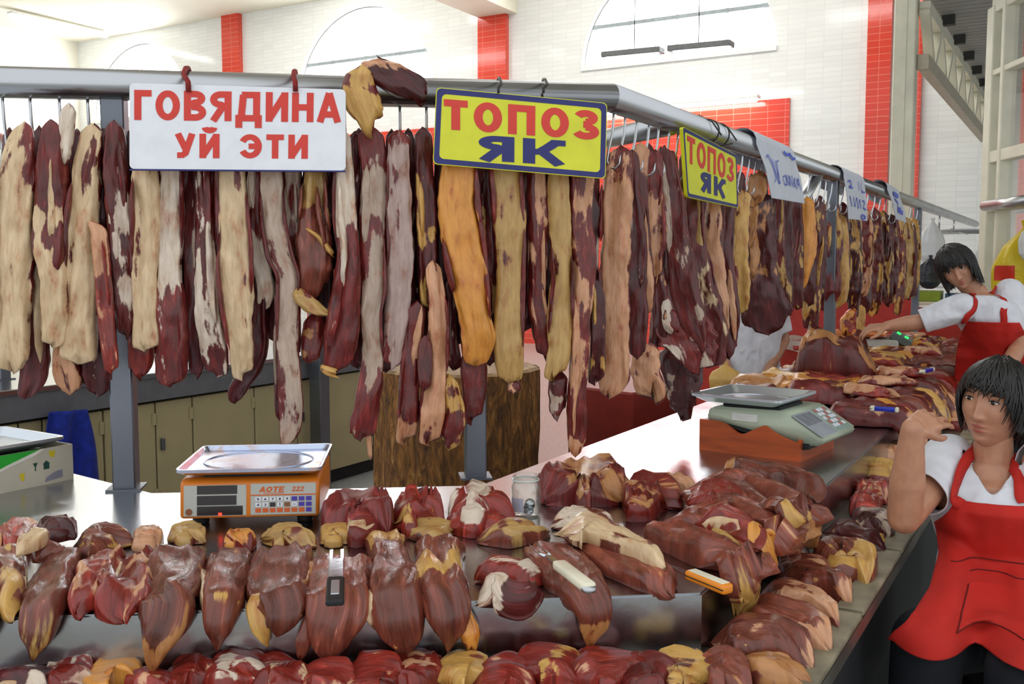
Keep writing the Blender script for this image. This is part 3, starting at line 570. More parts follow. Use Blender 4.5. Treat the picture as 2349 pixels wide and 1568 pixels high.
def hang(pts, off, th, fv, tint, label, mat='m', side=0, nz=.5, lump=.2, rag=.1, row='front', name='meat_strip', group=None, parent=None, cat='meat', n=30, tw=0):
    xs = np.mean([p[0] for p in pts]); P = []
    if row == 'front': pl, nn = PA + PN * (off + .03), PN
    else:
        r = ray(pts[0][0], 400); k = (pts[0][0] - 1174.5) / F                          # depth of the right rail at this column
        s = (k * PB[1] - PB[0]) / (D[0] - k * D[1]); q = PB + D * s; nn = nrm([-.25, -1, 0]); pl = q + nn * off
    for x, y, w in pts: P.append(onp(x, y, pl, nn))
    P = np.array(P); dep = (P - C0) @ FW; Wd = np.array([p[2] for p in pts]) * dep / F
    L_ = np.linalg.norm(np.diff(P, axis=0), axis=1).sum(); m = max(24, min(80, int(L_ / .010)))
    Q, w, L2, u = resamp(P, Wd, m); Q = smooth_rows(Q, it=4); w = smooth_rows(w, it=3); tg = nrm(np.array([0, 0, -1.0])); U = np.broadcast_to(nrm(np.cross(ZU, nn)), Q.shape).copy(); Nn = np.broadcast_to(nn, Q.shape).copy()
    SEED[0] += 1; Q = Q + nn * (.008 * vnoise(np.stack([u * 6, 0 * u, 0 * u + SEED[0]], 1), 3))[:, None]
    if tw:
        c_, s_ = np.cos(tw * np.sin(u / L2 * 3)), np.sin(tw * np.sin(u / L2 * 3)); U, Nn = U * c_[:, None] + Nn * s_[:, None], Nn * c_[:, None] - U * s_[:, None]
    o = body(name, Q, w, U, Nn, th, 0, fv, side, nz, mat, tint, lump, rag, n, parent)
    if parent is None: tag(o, label, cat, group)
    if n >= 30 and L2 > .22 and parent is None:
        rb = random.Random(SEED[0])
        for b_ in range(rb.choice((1, 2, 2, 3))):
            i0 = int(m * rb.uniform(.02, .5)); i1 = min(m - 2, i0 + int(m * rb.uniform(.25, .5)))
            if i1 - i0 < 10: continue
            fb = pw((i0 + i1) / 2 / m, fv); sgn = rb.choice((-1, 1)); clean = fb > .66
            of = sgn * w[i0:i1] * np.linspace(rb.uniform(.1, .36), rb.uniform(.1, .36), i1 - i0); bw = w[i0:i1] * (.16 if clean else rb.uniform(.2, .42)) * (1 - np.abs(np.linspace(-1, 1, i1 - i0)) ** 3 * .8)
            of = sgn * w[i0:i1] * .46 if clean else of
            f_ = .12 if fb > .55 else rb.choice((.75, .8, .12)); bt = th * .28
            body('seam_band', Q[i0:i1] + U[i0:i1] * of[:, None] + Nn[i0:i1] * (th * .40), bw, U[i0:i1], Nn[i0:i1], bt * 2, 0, [(0, f_), (.5, f_ + .08), (1, f_)], 0, .4, mat, tint, .35, .3, 16, o, th_end=.1)
    return o
C_ = [(0, .8), (1, .8)]; LE = [(0, .12), (1, .12)]; MX = [(0, .42), (1, .42)]
GF = 'beef strips hanging from the front rail'
def fr_(pts, off, th, fv, tint, label, **k):
    k.setdefault('group', GF); return hang(pts, off, th, fv, tint, label, **k)
fr_([(58, 282, 36), (50, 330, 58), (38, 400, 78), (36, 490, 84), (34, 630, 78), (30, 750, 66), (32, 850, 66)], .05, .05, [(0, .45), (.15, .62), (.35, .9), (1, .9)], 'cream', 'wide ribbed cream fat strip hanging at the left edge', side=-.12)
fr_([(88, 290, 30), (88, 400, 44), (92, 560, 46), (84, 760, 54), (76, 870, 62), (62, 905, 30)], -.02, .05, LE, 'cream', 'dark red strip behind the wide cream slab at the left', mat='d')
fr_([(118, 276, 40), (120, 390, 66), (118, 490, 62), (118, 545, 76), (120, 590, 80), (128, 640, 62), (130, 720, 60), (120, 800, 52)], .055, .06, [(0, .1), (.35, .15), (.42, .62), (.5, .2), (.6, .75), (1, .85)], 'cream', 'bulging red and cream knotted strip second from the left', lump=.2)
fr_([(156, 236, 30), (152, 290, 40), (150, 370, 30)], .07, .03, C_, 'white', 'short pale fat flap sticking up above the second strip', rag=.2)
fr_([(150, 600, 40), (150, 800, 50), (155, 860, 58), (158, 895, 46)], -.01, .05, [(0, .3), (.7, .6), (1, .75)], 'pink', 'pale pink knuckle end showing low behind the knotted strip')
fr_([(212, 285, 40), (200, 390, 64), (192, 535, 74), (188, 680, 64), (182, 770, 74), (182, 828, 80)], .045, .045, [(0, .6), (.3, .66), (1, .88)], 'cream', 'long grey-cream strip with a slit near its lower end', side=.1)
fr_([(240, 290, 30), (240, 480, 40), (236, 640, 50), (228, 800, 72), (224, 880, 74), (222, 908, 40)], -.03, .06, [(0, .15), (.6, .1), (.8, .2), (1, .15)], 'white', 'dark ragged lower end behind the slit cream strip', mat='d', rag=.2)
fr_([(262, 278, 36), (268, 390, 54), (276, 470, 62), (280, 540, 66), (286, 610, 56), (286, 690, 46), (290, 772, 34)], .03, .05, [(0, .1), (.3, .12), (.45, .45), (.6, .2), (.75, .6), (.85, .15), (1, .1)], 'white', 'red strip with pale patches beside the white board', side=.18)
fr_([(206, 505, 22), (224, 515, 40), (236, 600, 40), (244, 700, 36), (252, 780, 32), (258, 850, 30)], .085, .03, [(0, .8), (.3, .75), (.45, .3), (1, .28)], 'pink', 'narrow pinkish strip dangling in front of the slit strip', mat='b')
fr_([(330, 300, 36), (333, 390, 50), (339, 515, 62), (331, 628, 54), (335, 717, 48), (334, 790, 60)], .05, .045, C_, 'cream', 'clean cream strip under the left end of the white board')
fr_([(330, 500, 50), (326, 740, 56), (324, 800, 62), (325, 865, 58)], -.01, .05, [(0, .2), (.6, .5), (.75, .6), (.85, .2), (1, .2)], 'white', 'red stubby end below the clean cream strip', mat='b', rag=.15)
fr_([(395, 300, 40), (395, 395, 52), (392, 540, 58), (390, 650, 60), (396, 762, 64), (392, 850, 72), (392, 885, 50)], .03, .055, [(0, .75), (.4, .75), (.58, .62), (.66, .1), (1, .08)], 'white', 'strip with white shredded fat above and dark red below', rag=.12)
fr_([(438, 300, 30), (436, 400, 36), (445, 628, 38), (450, 860, 36)], -.02, .05, LE, 'grey', 'thin dark red strip between two pale streaked strips', mat='d')
fr_([(470, 300, 36), (470, 400, 42), (472, 583, 44), (477, 717, 58), (488, 800, 68), (494, 860, 54)], .025, .05, [(0, .2), (.45, .25), (.6, .55), (.85, .7), (1, .2)], 'white', 'red and white strip ending in a shiny bone knuckle')
fr_([(505, 300, 24), (508, 400, 26), (506, 640, 26), (512, 780, 30)], .0, .05, LE, 'cream', 'narrow red edge strip just left of the broad cream strip')
fr_([(530, 300, 50), (531, 400, 66), (540, 538, 76), (542, 628, 80), (548, 740, 62), (557, 806, 56), (557, 860, 46)], .05, .05, [(0, .75), (1, .9)], 'cream', 'broad cream strip under the middle of the white board', side=-.08)
fr_([(580, 560, 40), (588, 717, 54), (590, 800, 56), (570, 860, 60), (548, 890, 44), (542, 918, 18)], -.02, .05, LE, 'pink', 'dark red ragged tail behind the broad cream strip', mat='d', rag=.22)
fr_([(588, 300, 34), (588, 400, 40), (588, 538, 38), (600, 610, 44), (612, 660, 46), (606, 700, 34)], .0, .04, [(0, .1), (.5, .15), (.7, .7), (1, .8)], 'white', 'short dark strip with a curled pale tip')
fr_([(622, 300, 40), (622, 400, 50), (629, 520, 56), (645, 595, 62), (664, 632, 52), (661, 665, 50), (660, 773, 50), (665, 888, 52), (669, 957, 50), (664, 1000, 48), (652, 1028, 20)], .055, .035, [(0, .75), (.5, .72), (.8, .7), (.9, .5), (1, .6)], 'grey', 'longest grey-cream strip twisted at its middle and reaching low', lump=.1)
fr_([(640, 640, 18), (638, 800, 22), (640, 960, 16)], .0, .03, LE, 'grey', 'thin red sliver hanging behind the longest twisted strip', mat='d')
fr_([(672, 300, 36), (672, 405, 40), (670, 520, 40), (672, 580, 30)], -.01, .05, [(0, .4), (1, .45)], 'grey', 'short mottled strip to the right of the twisted strip top')
fr_([(722, 300, 46), (722, 405, 52), (720, 480, 62), (724, 560, 84), (724, 620, 86), (718, 668, 70)], .03, .07, [(0, .7), (.45, .7), (.55, .05), (1, .02)], 'olive', 'folded brown fleshy lobe below the white board corner', mat='w', nz=.2)
fr_([(700, 520, 14), (735, 545, 18), (765, 588, 16)], .075, .02, C_, 'yel', 'thin yellow fat ribbon lying across the brown lobe')
fr_([(684, 660, 34), (700, 690, 50), (730, 716, 52), (762, 728, 30)], .07, .04, [(0, .6), (.5, .85), (1, .6)], 'olive', 'stubby pale gristle piece folded sideways below the brown lobe')
fr_([(722, 720, 44), (716, 775, 50), (712, 830, 36)], .02, .04, MX, 'tan', 'short tan scrap hanging under the sideways gristle piece')
fr_([(786, 300, 36), (790, 400, 46), (792, 500, 54), (800, 580, 50), (794, 680, 66), (785, 770, 80), (778, 826, 72), (770, 860, 40)], .06, .065, [(0, .85), (.35, .8), (.45, .1), (1, .06)], 'white', 'smooth red round cut with a white fat top and yellow end', lump=.1)
fr_([(738, 838, 44), (768, 858, 44)], .07, .03, C_, 'yel', 'yellow fat cap at the bottom of the smooth round cut', rag=.1)
fr_([(815, 300, 28), (815, 405, 30), (818, 640, 34), (824, 840, 44)], -.02, .04, LE, 'white', 'dark narrow strip between round cut and long pale strip', mat='d')
fr_([(848, 292, 56), (852, 340, 66), (854, 405, 58), (854, 497, 62), (855, 590, 58), (860, 660, 52), (850, 727, 46), (857, 820, 48), (846, 888, 56), (835, 957, 62), (830, 1003, 56)], .04, .04, [(0, .1), (.12, .2), (.2, .75), (.3, .2), (.42, .3), (.5, .7), (.72, .72), (.82, .4), (.9, .1), (1, .1)], 'grey', 'long striped strip with a square red lower end left of the stump')
fr_([(845, 985, 16), (848, 1020, 12), (850, 1056, 10)], .02, .012, C_, 'pink', 'thin pale sinew dangling below the square red end')
fr_([(914, 300, 56), (914, 330, 54), (916, 452, 56), (918, 590, 60), (914, 690, 58), (906, 750, 58), (896, 842, 44)], .045, .04, [(0, .15), (.08, .75), (.75, .82), (.8, .45), (1, .55)], 'lilac', 'smooth grey-pink strip between the two sign boards')
fr_([(880, 700, 40), (884, 780, 46), (884, 845, 30)], .0, .04, LE, 'lilac', 'dark red piece peeping left of the grey-pink strip end', mat='d')
fr_([(970, 292, 42), (972, 400, 46), (977, 480, 48), (980, 567, 48), (980, 635, 42), (986, 700, 48)], .02, .05, [(0, .1), (.5, .2), (.6, .45), (.7, .1), (1, .4)], 'yel', 'dark strip with a yellow streak just left of the yellow sign', mat='d', side=-.15)
fr_([(957, 690, 40), (944, 796, 46), (937, 911, 54), (933, 975, 50), (928, 1012, 44)], .04, .045, [(0, .15), (.8, .1), (.9, .7), (1, .8)], 'pink', 'dark red slab with fat edge and pale foot before the stump', side=-.05)
fr_([(992, 600, 34), (1000, 670, 40), (1004, 750, 48), (999, 842, 56), (993, 934, 62), (986, 1008, 52)], .06, .05, [(0, .75), (.5, .72), (.75, .6), (1, .7)], 'pink', 'orange-cream twisted strip reaching low in front of the stump', lump=.2)
fr_([(976, 770, 30), (974, 840, 34), (976, 890, 24)], .085, .02, LE, 'pink', 'small dark red tongue on the orange-cream twisted strip')
fr_([(1030, 860, 40), (1042, 935, 54), (1038, 985, 56), (1032, 1030, 36)], .05, .05, [(0, .6), (.4, .55), (.55, .1), (.85, .2), (1, .7)], 'yel', 'lumpy yellow and dark chunk low beside the rail post', rag=.2)
fr_([(1030, 640, 30), (1030, 740, 36), (1040, 840, 40)], .0, .05, LE, 'white', 'dark strip left of the big orange fat slab', mat='d')
fr_([(1052, 300, 64), (1052, 390, 80), (1048, 475, 100), (1062, 567, 98), (1076, 658, 86), (1086, 727, 78), (1098, 783, 86), (1092, 832, 52)], .065, .06, [(0, .85), (.8, .9), (.93, .75), (1, .8)], 'org', 'big orange-yellow fat slab under the large yellow sign', nz=.2, lump=.12)
fr_([(1088, 800, 50), (1088, 850, 56), (1084, 968, 46)], .03, .035, LE, 'org', 'flat dark red flap below the big orange slab', nz=.1)
fr_([(1112, 300, 34), (1114, 400, 38), (1118, 640, 40), (1122, 720, 40)], -.01, .05, [(0, .12), (.6, .2), (1, .6)], 'olive', 'dark strip between the two big yellow slabs', mat='d')
fr_([(1158, 300, 60), (1158, 400, 76), (1167, 520, 74), (1169, 635, 62), (1168, 750, 66), (1168, 820, 68), (1172, 885, 50)], .05, .04, [(0, .85), (.2, .85), (.35, .62), (.52, .6), (.56, .9), (1, .85)], 'olive', 'straight olive-yellow slab under the right half of the large sign', nz=.2, lump=.08)
fr_([(1178, 870, 36), (1176, 905, 34)], .03, .03, [(0, .2), (1, .5)], 'pink', 'little red scrap at the foot of the olive-yellow slab', rag=.2)
fr_([(1228, 300, 36), (1228, 402, 42), (1233, 542, 46), (1234, 688, 42), (1246, 760, 52), (1252, 825, 44)], .01, .045, [(0, .2), (.25, .5), (.4, .35), (.6, .15), (1, .12)], 'pink', 'dark strip flecked with pale fat between two yellow slabs')
fr_([(1202, 300, 20), (1206, 500, 22), (1208, 740, 22)], -.01, .04, LE, 'pink', 'thin dark strip at the right edge of the olive slab', mat='d')
fr_([(1280, 300, 44), (1281, 407, 54), (1286, 542, 50), (1288, 649, 46), (1284, 736, 58), (1281, 809, 64), (1268, 868, 46)], .045, .04, [(0, .85), (.45, .75), (.55, .58), (.62, .92), (1, .9)], 'olive', 'yellow slab with a reddish waist under the sign corner', nz=.2)
fr_([(1281, 850, 40), (1281, 905, 46), (1280, 955, 40)], .01, .04, [(0, .2), (.6, .5), (1, .3)], 'grey', 'glossy mottled scrap hanging below the yellow slab', mat='d')
fr_([(1334, 300, 44), (1334, 416, 54), (1332, 518, 52), (1335, 615, 58), (1330, 712, 50), (1328, 809, 46), (1322, 906, 48), (1322, 975, 46), (1322, 1006, 46), (1320, 1046, 16)], .03, .045, [(0, .2), (.2, .45), (.4, .25), (.5, .7), (.6, .25), (.75, .55), (.82, .1), (.93, .12), (.96, .8), (1, .85)], 'pink', 'long red strip with a pale foot reaching down to the bright table', lump=.18)
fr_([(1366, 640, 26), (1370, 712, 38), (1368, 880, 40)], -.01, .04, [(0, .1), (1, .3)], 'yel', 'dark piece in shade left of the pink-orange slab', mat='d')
# meat lying over the front rail
dp = empty('draped_cut', onp(860, 290, PA + PN * .06, PN), 'fatty cut slung over the steel rail between the two signs', 'meat')
hang([(826, 150, 50), (822, 195, 76), (836, 240, 88), (850, 278, 84), (852, 298, 50)], .085, .05, [(0, .6), (.4, .6), (.7, .85), (1, .7)], 'yel', None, parent=dp, name='fat_flap', nz=.45, lump=.22, rag=.15)
hang([(868, 132, 60), (888, 158, 110), (914, 186, 140), (938, 212, 110), (952, 232, 50)], .08, .06, [(0, .7), (.25, .5), (.4, .1), (1, .06)], 'pink', None, parent=dp, name='lean_flap', nz=.3, lump=.2, mat='d')
# ------------------------------------------------------------------ right rail
GR = 'meat strips hanging from the right rail'
def rr_(pts, off, th, fv, tint, label, **k):
    k.setdefault('group', GR); return hang(pts, off, th, fv, tint, label, row='right', **k)
rr_([(1424, 336, 54), (1416, 400, 68), (1414, 470, 72), (1414, 590, 70), (1412, 688, 68), (1412, 785, 66), (1408, 870, 74), (1398, 906, 44)], .04, .05, [(0, .2), (.12, .55), (.2, .85), (.8, .8), (1, .55)], 'pink', 'long pink-orange slab at the bend of the rail', nz=.2)
rr_([(1450, 345, 30), (1452, 430, 30), (1461, 567, 52), (1461, 712, 50), (1461, 815, 36)], .02, .045, [(0, .1), (1, .1)], 'lilac', 'dark purple smooth strip beside the pink-orange slab', mat='d', nz=.12)
rr_([(1466, 332, 46), (1462, 398, 42), (1474, 500, 34), (1482, 640, 40), (1478, 720, 36)], .0, .04, [(0, .8), (.15, .6), (.3, .25), (.8, .6), (1, .7)], 'pink', 'strip topped with a pale peach fat lump on the third hook')
rr_([(1502, 344, 34), (1504, 490, 42), (1504, 560, 46), (1500, 628, 46)], .03, .04, [(0, .15), (.4, .3), (.6, .75), (1, .85)], 'pink', 'frayed pale strip ending halfway along the rail corner', rag=.3)
rr_([(1510, 600, 40), (1514, 700, 44), (1508, 800, 40)], -.04, .04, LE, 'pink', 'very dark piece behind the frayed pale strip', mat='d')
rr_([(1528, 338, 36), (1542, 440, 48), (1554, 560, 58), (1570, 660, 64), (1592, 740, 60), (1606, 800, 44)], .04, .045, [(0, .15), (.3, .12), (.5, .4), (.7, .15), (1, .2)], 'grey', 'long dark red strip slanting down behind the small yellow sign', side=.15)
rr_([(1590, 440, 36), (1594, 560, 48), (1606, 650, 74), (1622, 742, 92), (1618, 820, 96)], .02, .06, [(0, .3), (.5, .15), (.8, .3), (1, .15)], 'cream', 'broad fan of dark meat streaked with white sinew', side=.1, lump=.2)
rr_([(1545, 640, 60), (1550, 705, 100), (1572, 765, 150), (1592, 810, 130), (1600, 842, 60)], .09, .05, [(0, .12), (.4, .3), (.7, .25), (1, .35)], 'white', 'ragged dark red sheet of meat with white sinew at the rail corner', mat='m', rag=.25, lump=.25, nz=.6)
rr_([(1484, 790, 44), (1486, 850, 66), (1496, 900, 64)], .06, .035, [(0, .7), (1, .75)], 'pink', 'shredded peach fat hanging below the purple strip', rag=.4)
rr_([(1560, 800, 96), (1566, 880, 88), (1564, 925, 56), (1563, 958, 46)], .04, .05, [(0, .1), (.4, .3), (1, .12)], 'grey', 'dark stepped end of meat touching the bright table', mat='d')
rr_([(1596, 440, 34), (1598, 545, 34), (1602, 600, 28)], .05, .03, C_, 'olive', 'short olive fat strip right below the small yellow sign')
rr_([(1637, 440, 32), (1632, 558, 48), (1638, 627, 48), (1650, 696, 46), (1656, 770, 40)], .05, .035, [(0, .7), (.3, .7), (1, .72)], 'pink', 'salmon pink strip under the right half of the small sign')
rr_([(1668, 440, 36), (1666, 604, 40), (1672, 719, 44), (1674, 810, 40)], .0, .05, LE, 'pink', 'dark strip just right of the salmon pink strip', mat='d')
rr_([(1700, 440, 46), (1692, 560, 46), (1694, 640, 52), (1698, 720, 40)], .04, .04, [(0, .5), (.5, .6), (1, .7)], 'yel', 'yellow-edged knobbly strip left of the big dark cut', lump=.25)
rr_([(1738, 395, 44), (1735, 440, 50), (1732, 464, 34)], .07, .04, C_, 'tan', 'tan fat block high on the rail beside the small sign')
rr_([(1742, 440, 56), (1740, 520, 66), (1742, 604, 84), (1752, 690, 106), (1762, 742, 112)], .03, .09, [(0, .35), (.4, .3), (.7, .12), (1, .15)], 'tan', 'big dark rib cut hanging before the white-coated seller', mat='d', rag=.12, lump=.2)
rr_([(1788, 440, 26), (1784, 560, 30), (1794, 660, 28)], .0, .04, [(0, .3), (1, .55)], 'olive', 'narrow mottled strip right of the big dark rib cut')
rr_([(1850, 452, 30), (1852, 500, 40), (1850, 560, 48), (1840, 615, 50), (1824, 660, 46), (1812, 684, 26)], .06, .06, [(0, .8), (1, .85)], 'org', 'crescent of orange fat curving down at the first paper note')
rr_([(1875, 462, 28), (1880, 553, 30), (1866, 630, 38), (1861, 706, 46), (1861, 752, 34)], .02, .06, [(0, .3), (.6, .25), (.8, .5), (1, .3)], 'yel', 'dark speckled strip right of the orange crescent', mat='d')
rr_([(1908, 460, 30), (1910, 553, 42), (1906, 630, 46), (1900, 706, 38)], .03, .06, [(0, .5), (.5, .3), (1, .2)], 'yel', 'brown and yellow strip between the two paper notes')
rr_([(1928, 490, 24), (1932, 560, 28), (1934, 640, 28), (1928, 690, 34), (1908, 710, 22)], .07, .05, C_, 'yel', 'hooked yellow fat strip curling left at its foot', nz=.15)
far = [(1958, 480, 700, 34, .35, 'yel', 'd', 'dark strip with pale spots under the second paper note'), (1982, 478, 676, 32, .62, 'pink', 'm', 'pale speckled strip right of the second paper note'), (2006, 478, 726, 30, .35, 'yel', 'm', 'brown strip third past the second paper note'),
       (2024, 485, 690, 26, .7, 'yel', 'd', 'yellow strip left of the third paper note'), (2044, 492, 702, 26, .3, 'olive', 'd', 'dark strip half hidden by the third paper note'), (2062, 498, 722, 24, .55, 'yel', 'm', 'mottled strip under the third paper note'),
       (2080, 500, 684, 24, .75, 'olive', 'm', 'long olive strip right of the third paper note'), (2096, 500, 676, 24, .7, 'yel', 'd', 'last yellowish strip at the far end of the rail')]
for x, y0, y1, w, f, ti, mt, lab in far:
    rr_([(x, y0, w * .8), (x + 3, y0 + 60, w), (x + 2, (y0 + y1) / 2, w * 1.1), (x - 2, y1 - 30, w * 1.1), (x - 4, y1, w * .6)], .0, .10, [(0, f), (.5, f - .1), (1, f)], ti, lab, mat=mt, nz=.7, lump=.25, group='strips at the far end of the right rail')
rr_([(1958, 705, 16), (1944, 735, 38), (1940, 768, 30)], .0, .08, [(0, .5), (1, .6)], 'org', 'small orange-red piece dangling below the spotted strip', mat='b')
rr_([(1977, 700, 16), (1974, 750, 20), (1972, 796, 14)], .05, .05, [(0, .6), (1, .75)], 'yel', 'thin yellow strip held by the reaching seller')

ORD = 'first second third fourth fifth sixth seventh eighth ninth tenth eleventh twelfth thirteenth fourteenth fifteenth sixteenth seventeenth eighteenth nineteenth twentieth'.split()
ORD += ['twenty-' + o for o in ORD[:9]] + ['thirtieth'] + ['thirty-' + o for o in ORD[:9]]
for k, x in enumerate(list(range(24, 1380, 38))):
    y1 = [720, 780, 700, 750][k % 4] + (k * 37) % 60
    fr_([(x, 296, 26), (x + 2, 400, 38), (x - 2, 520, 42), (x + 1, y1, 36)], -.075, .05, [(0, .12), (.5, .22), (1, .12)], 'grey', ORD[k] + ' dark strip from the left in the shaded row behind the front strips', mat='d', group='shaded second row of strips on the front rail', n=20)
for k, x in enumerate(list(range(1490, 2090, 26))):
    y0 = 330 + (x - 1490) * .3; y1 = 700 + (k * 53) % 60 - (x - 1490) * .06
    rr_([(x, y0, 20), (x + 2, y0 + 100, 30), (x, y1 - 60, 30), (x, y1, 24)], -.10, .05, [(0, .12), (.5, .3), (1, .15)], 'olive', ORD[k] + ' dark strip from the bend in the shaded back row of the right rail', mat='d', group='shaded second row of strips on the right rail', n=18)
# ================================================================== cuts lying on the counter
def lay(pts, surf, th, fv, tint, label, mat='m', side=0, nz=.45, lump=.16, rag=.05, h0=0, name='meat_cut', group=None, parent=None, n=34, z=None, flatn=1):
    """pts (px, py, width px) along the piece; follows the top and folds over the counter edge"""
    z0 = T if surf in ('front', 'right') else TL
    if z is not None: z0 = z
    en, ep = (FN, FR) if surf == 'front' else (N, FR) if surf == 'right' else (N, O_) if surf == 'lowr' else (FN, O_)
    P = []; G = []
    for x, y, w in pts:
        p = onz(x, y, z0 + h0 + th * .3); g = 0.
        if np.dot(p - ep, en) > 0.0:
            p = onp(x, y, ep + en * (th * .22 + h0 * .6 + .004), en); g = 1.
            if p[2] > z0 + h0: p[2] = z0 + h0
        else: p[2] = z0 + h0
        P.append(p); G.append(g)
    P = np.array(P); G = np.array(G); Wp = np.array([p[2] for p in pts], float)
    seg = np.linalg.norm(np.diff(P, axis=0), axis=1); s = np.concatenate([[0], np.cumsum(seg)]); m = max(22, min(64, int(s[-1] / .008))); u = np.linspace(0, s[-1], m)
    Q = np.stack([np.interp(u, s, P[:, k]) for k in range(3)], 1); g = np.interp(u, s, G); wp = np.interp(u, s, Wp)
    pxl = np.concatenate([[0], np.cumsum(np.hypot(np.diff([p[0] for p in pts]), np.diff([p[1] for p in pts])))]); fv = [(float(np.interp(v_ * pxl[-1], pxl, s) / s[-1]), f_) for v_, f_ in fv]
    # keep resampled points on the L-shaped support
    e = (Q - ep) @ en; over = (e < -.001) & (Q[:, 2] < z0 + h0 - .002); Q[over, 2] = z0 + h0
    Q = smooth_rows(Q, it=3); g = smooth_rows(g, it=5); Nn = np.array([nrm(ZU * (1 - a) + en * a) for a in g]); tg = np.gradient(Q, axis=0); tg /= np.linalg.norm(tg, axis=1)[:, None] + 1e-9
    U = np.array([nrm(np.cross(t_, n_)) for t_, n_ in zip(tg, Nn)]); U = smooth_rows(U, it=4); U /= np.linalg.norm(U, axis=1)[:, None]; Nn = np.array([nrm(np.cross(u_, t_)) for u_, t_ in zip(U, tg)])
    W_ = []
    for q, u_, w in zip(Q, U, wp):
        def pj(p): d = p - C0; zz = d @ FW; return np.array([F * d[0] / zz, -F * (d @ UP) / zz])
        W_.append(w / max(60., np.linalg.norm(pj(q + u_ * .02) - pj(q - u_ * .02)) / .04))
    W_ = smooth_rows(np.array(W_), it=3)
    o = body(name, Q + Nn * .003, W_, U, Nn, th * 2 * (.46 if surf == 'front' and th > .06 and th < .09 else .56), 1, fv, side, nz, mat, tint, lump, rag, n, parent, th_end=.45)
    if parent is None: tag(o, label, 'meat', group)
    rb = random.Random(SEED[0] * 7)
    if s[-1] > .16 and rb.random() < .75 and np.mean([f_ for _, f_ in fv]) < .5:
        i0 = int(m * rb.uniform(.1, .4)); i1 = int(m * rb.uniform(.75, .96))
        if i1 - i0 > 8:
            sg = rb.choice((-1, 1)); of = sg * W_[i0:i1] * rb.uniform(.36, .47); bw = W_[i0:i1] * rb.uniform(.10, .2)
            body('fat_rim', Q[i0:i1] + U[i0:i1] * of[:, None] + Nn[i0:i1] * th * .22, bw, U[i0:i1], Nn[i0:i1], th * .34, 0, [(0, .75), (1, .85)], 0, .4, mat, rb.choice(('yel', 'cream', 'olive', 'tan')), .35, .25, 14, o, th_end=.1)
    return o
G1 = 'cuts laid along the front edge of the counter'
def ff(pts, th, fv, tint, label, **k): k.setdefault('group', G1); k.setdefault('mat', 'w'); return lay(pts, 'front', th, fv, tint, label, **k)
LN = [(0, .14), (1, .1)]
ff([(-30, 1290, 90), (-30, 1400, 80), (-25, 1470, 60)], .07, LN, 'pink', 'dark cut cropped by the left edge of the picture')
ff([(18, 1250, 70), (22, 1300, 76), (28, 1360, 64), (34, 1410, 46)], .06, [(0, .15), (.5, .3), (.8, .6), (1, .7)], 'yel', 'brown cut with a yellow fat edge at the far left front', side=-.15)
ff([(162, 1258, 60), (130, 1300, 100), (108, 1370, 116), (96, 1430, 90), (84, 1480, 50), (78, 1512, 20)], .07, [(0, .12), (.6, .15), (.85, .4), (1, .6)], 'olive', 'long pointed brown muscle draped over the edge at the left', side=-.18)
ff([(30, 1262, 60), (40, 1215, 120), (60, 1195, 80)], .07, [(0, .3), (1, .35)], 'pink', 'ragged bright red chunk at the back left of the counter', mat='b', rag=.3, lump=.3)
ff([(40, 1262, 40), (75, 1238, 60), (108, 1218, 40)], .05, C_, 'cream', 'cream fat lump on top of the left pile', h0=.05, rag=.15)
ff([(95, 1225, 50), (130, 1208, 70), (170, 1222, 50)], .06, LN, 'pink', 'glossy near-black piece at the back of the left pile', mat='d', h0=.03)
ff([(80, 1275, 60), (110, 1262, 80), (145, 1250, 60)], .06, LN, 'pink', 'lean piece tucked behind the long pointed muscle', h0=.02)
ff([(165, 1246, 50), (225, 1240, 84), (285, 1238, 60)], .07, [(0, .35), (.6, .2), (1, .6)], 'yel', 'flat brown piece with fat flecks left of the pale knob')
ff([(250, 1268, 80), (225, 1315, 100), (200, 1370, 96), (190, 1412, 60)], .06, [(0, .4), (1, .25)], 'pink', 'ragged red trimmings with a yellow seam at the left front', mat='b', rag=.35, lump=.3)
ff([(310, 1265, 90), (292, 1310, 120), (282, 1370, 118), (292, 1425, 70)], .08, [(0, .4), (1, .18)], 'pink', 'crumpled bright red cut beside the big brown muscle', mat='b', rag=.35, lump=.32)
ff([(312, 1240, 50), (335, 1232, 70), (358, 1242, 50)], .055, C_, 'pink', 'pale knobbly fat lump left of the orange scale', rag=.3)
ff([(412, 1252, 120), (404, 1280, 146), (396, 1330, 152), (386, 1395, 132), (372, 1440, 96), (360, 1485, 60), (354, 1520, 36), (352, 1556, 12)], .085, [(0, .3), (.08, .1), (.55, .08), (.66, .5), (.75, .75), (1, .7)], 'tan', 'large smooth brown muscle tapering to a fat tail over the edge', lump=.1)
ff([(390, 1232, 60), (430, 1222, 60), (470, 1236, 50)], .045, [(0, .7), (1, .7)], 'olive', 'yellowish fat trim under the front of the orange scale', rag=.2)
ff([(528, 1262, 104), (520, 1320, 114), (512, 1370, 100), (508, 1410, 78), (502, 1450, 50), (500, 1492, 18)], .075, [(0, .3), (.08, .12), (.5, .12), (.6, .5), (.7, .15), (1, .15)], 'yel', 'medium brown cut with a forked hanging tip')
ff([(520, 1235, 50), (545, 1228, 70), (572, 1250, 40)], .055, [(0, .7), (1, .6)], 'org', 'orange fat scrap standing before the orange scale', rag=.25, mat='b')
ff([(655, 1250, 130), (648, 1290, 156), (640, 1340, 158), (648, 1390, 124), (642, 1430, 84), (638, 1452, 50)], .085, [(0, .4), (.08, .1), (1, .08)], 'yel', 'large rounded brown cut in front of the orange scale', lump=.1)
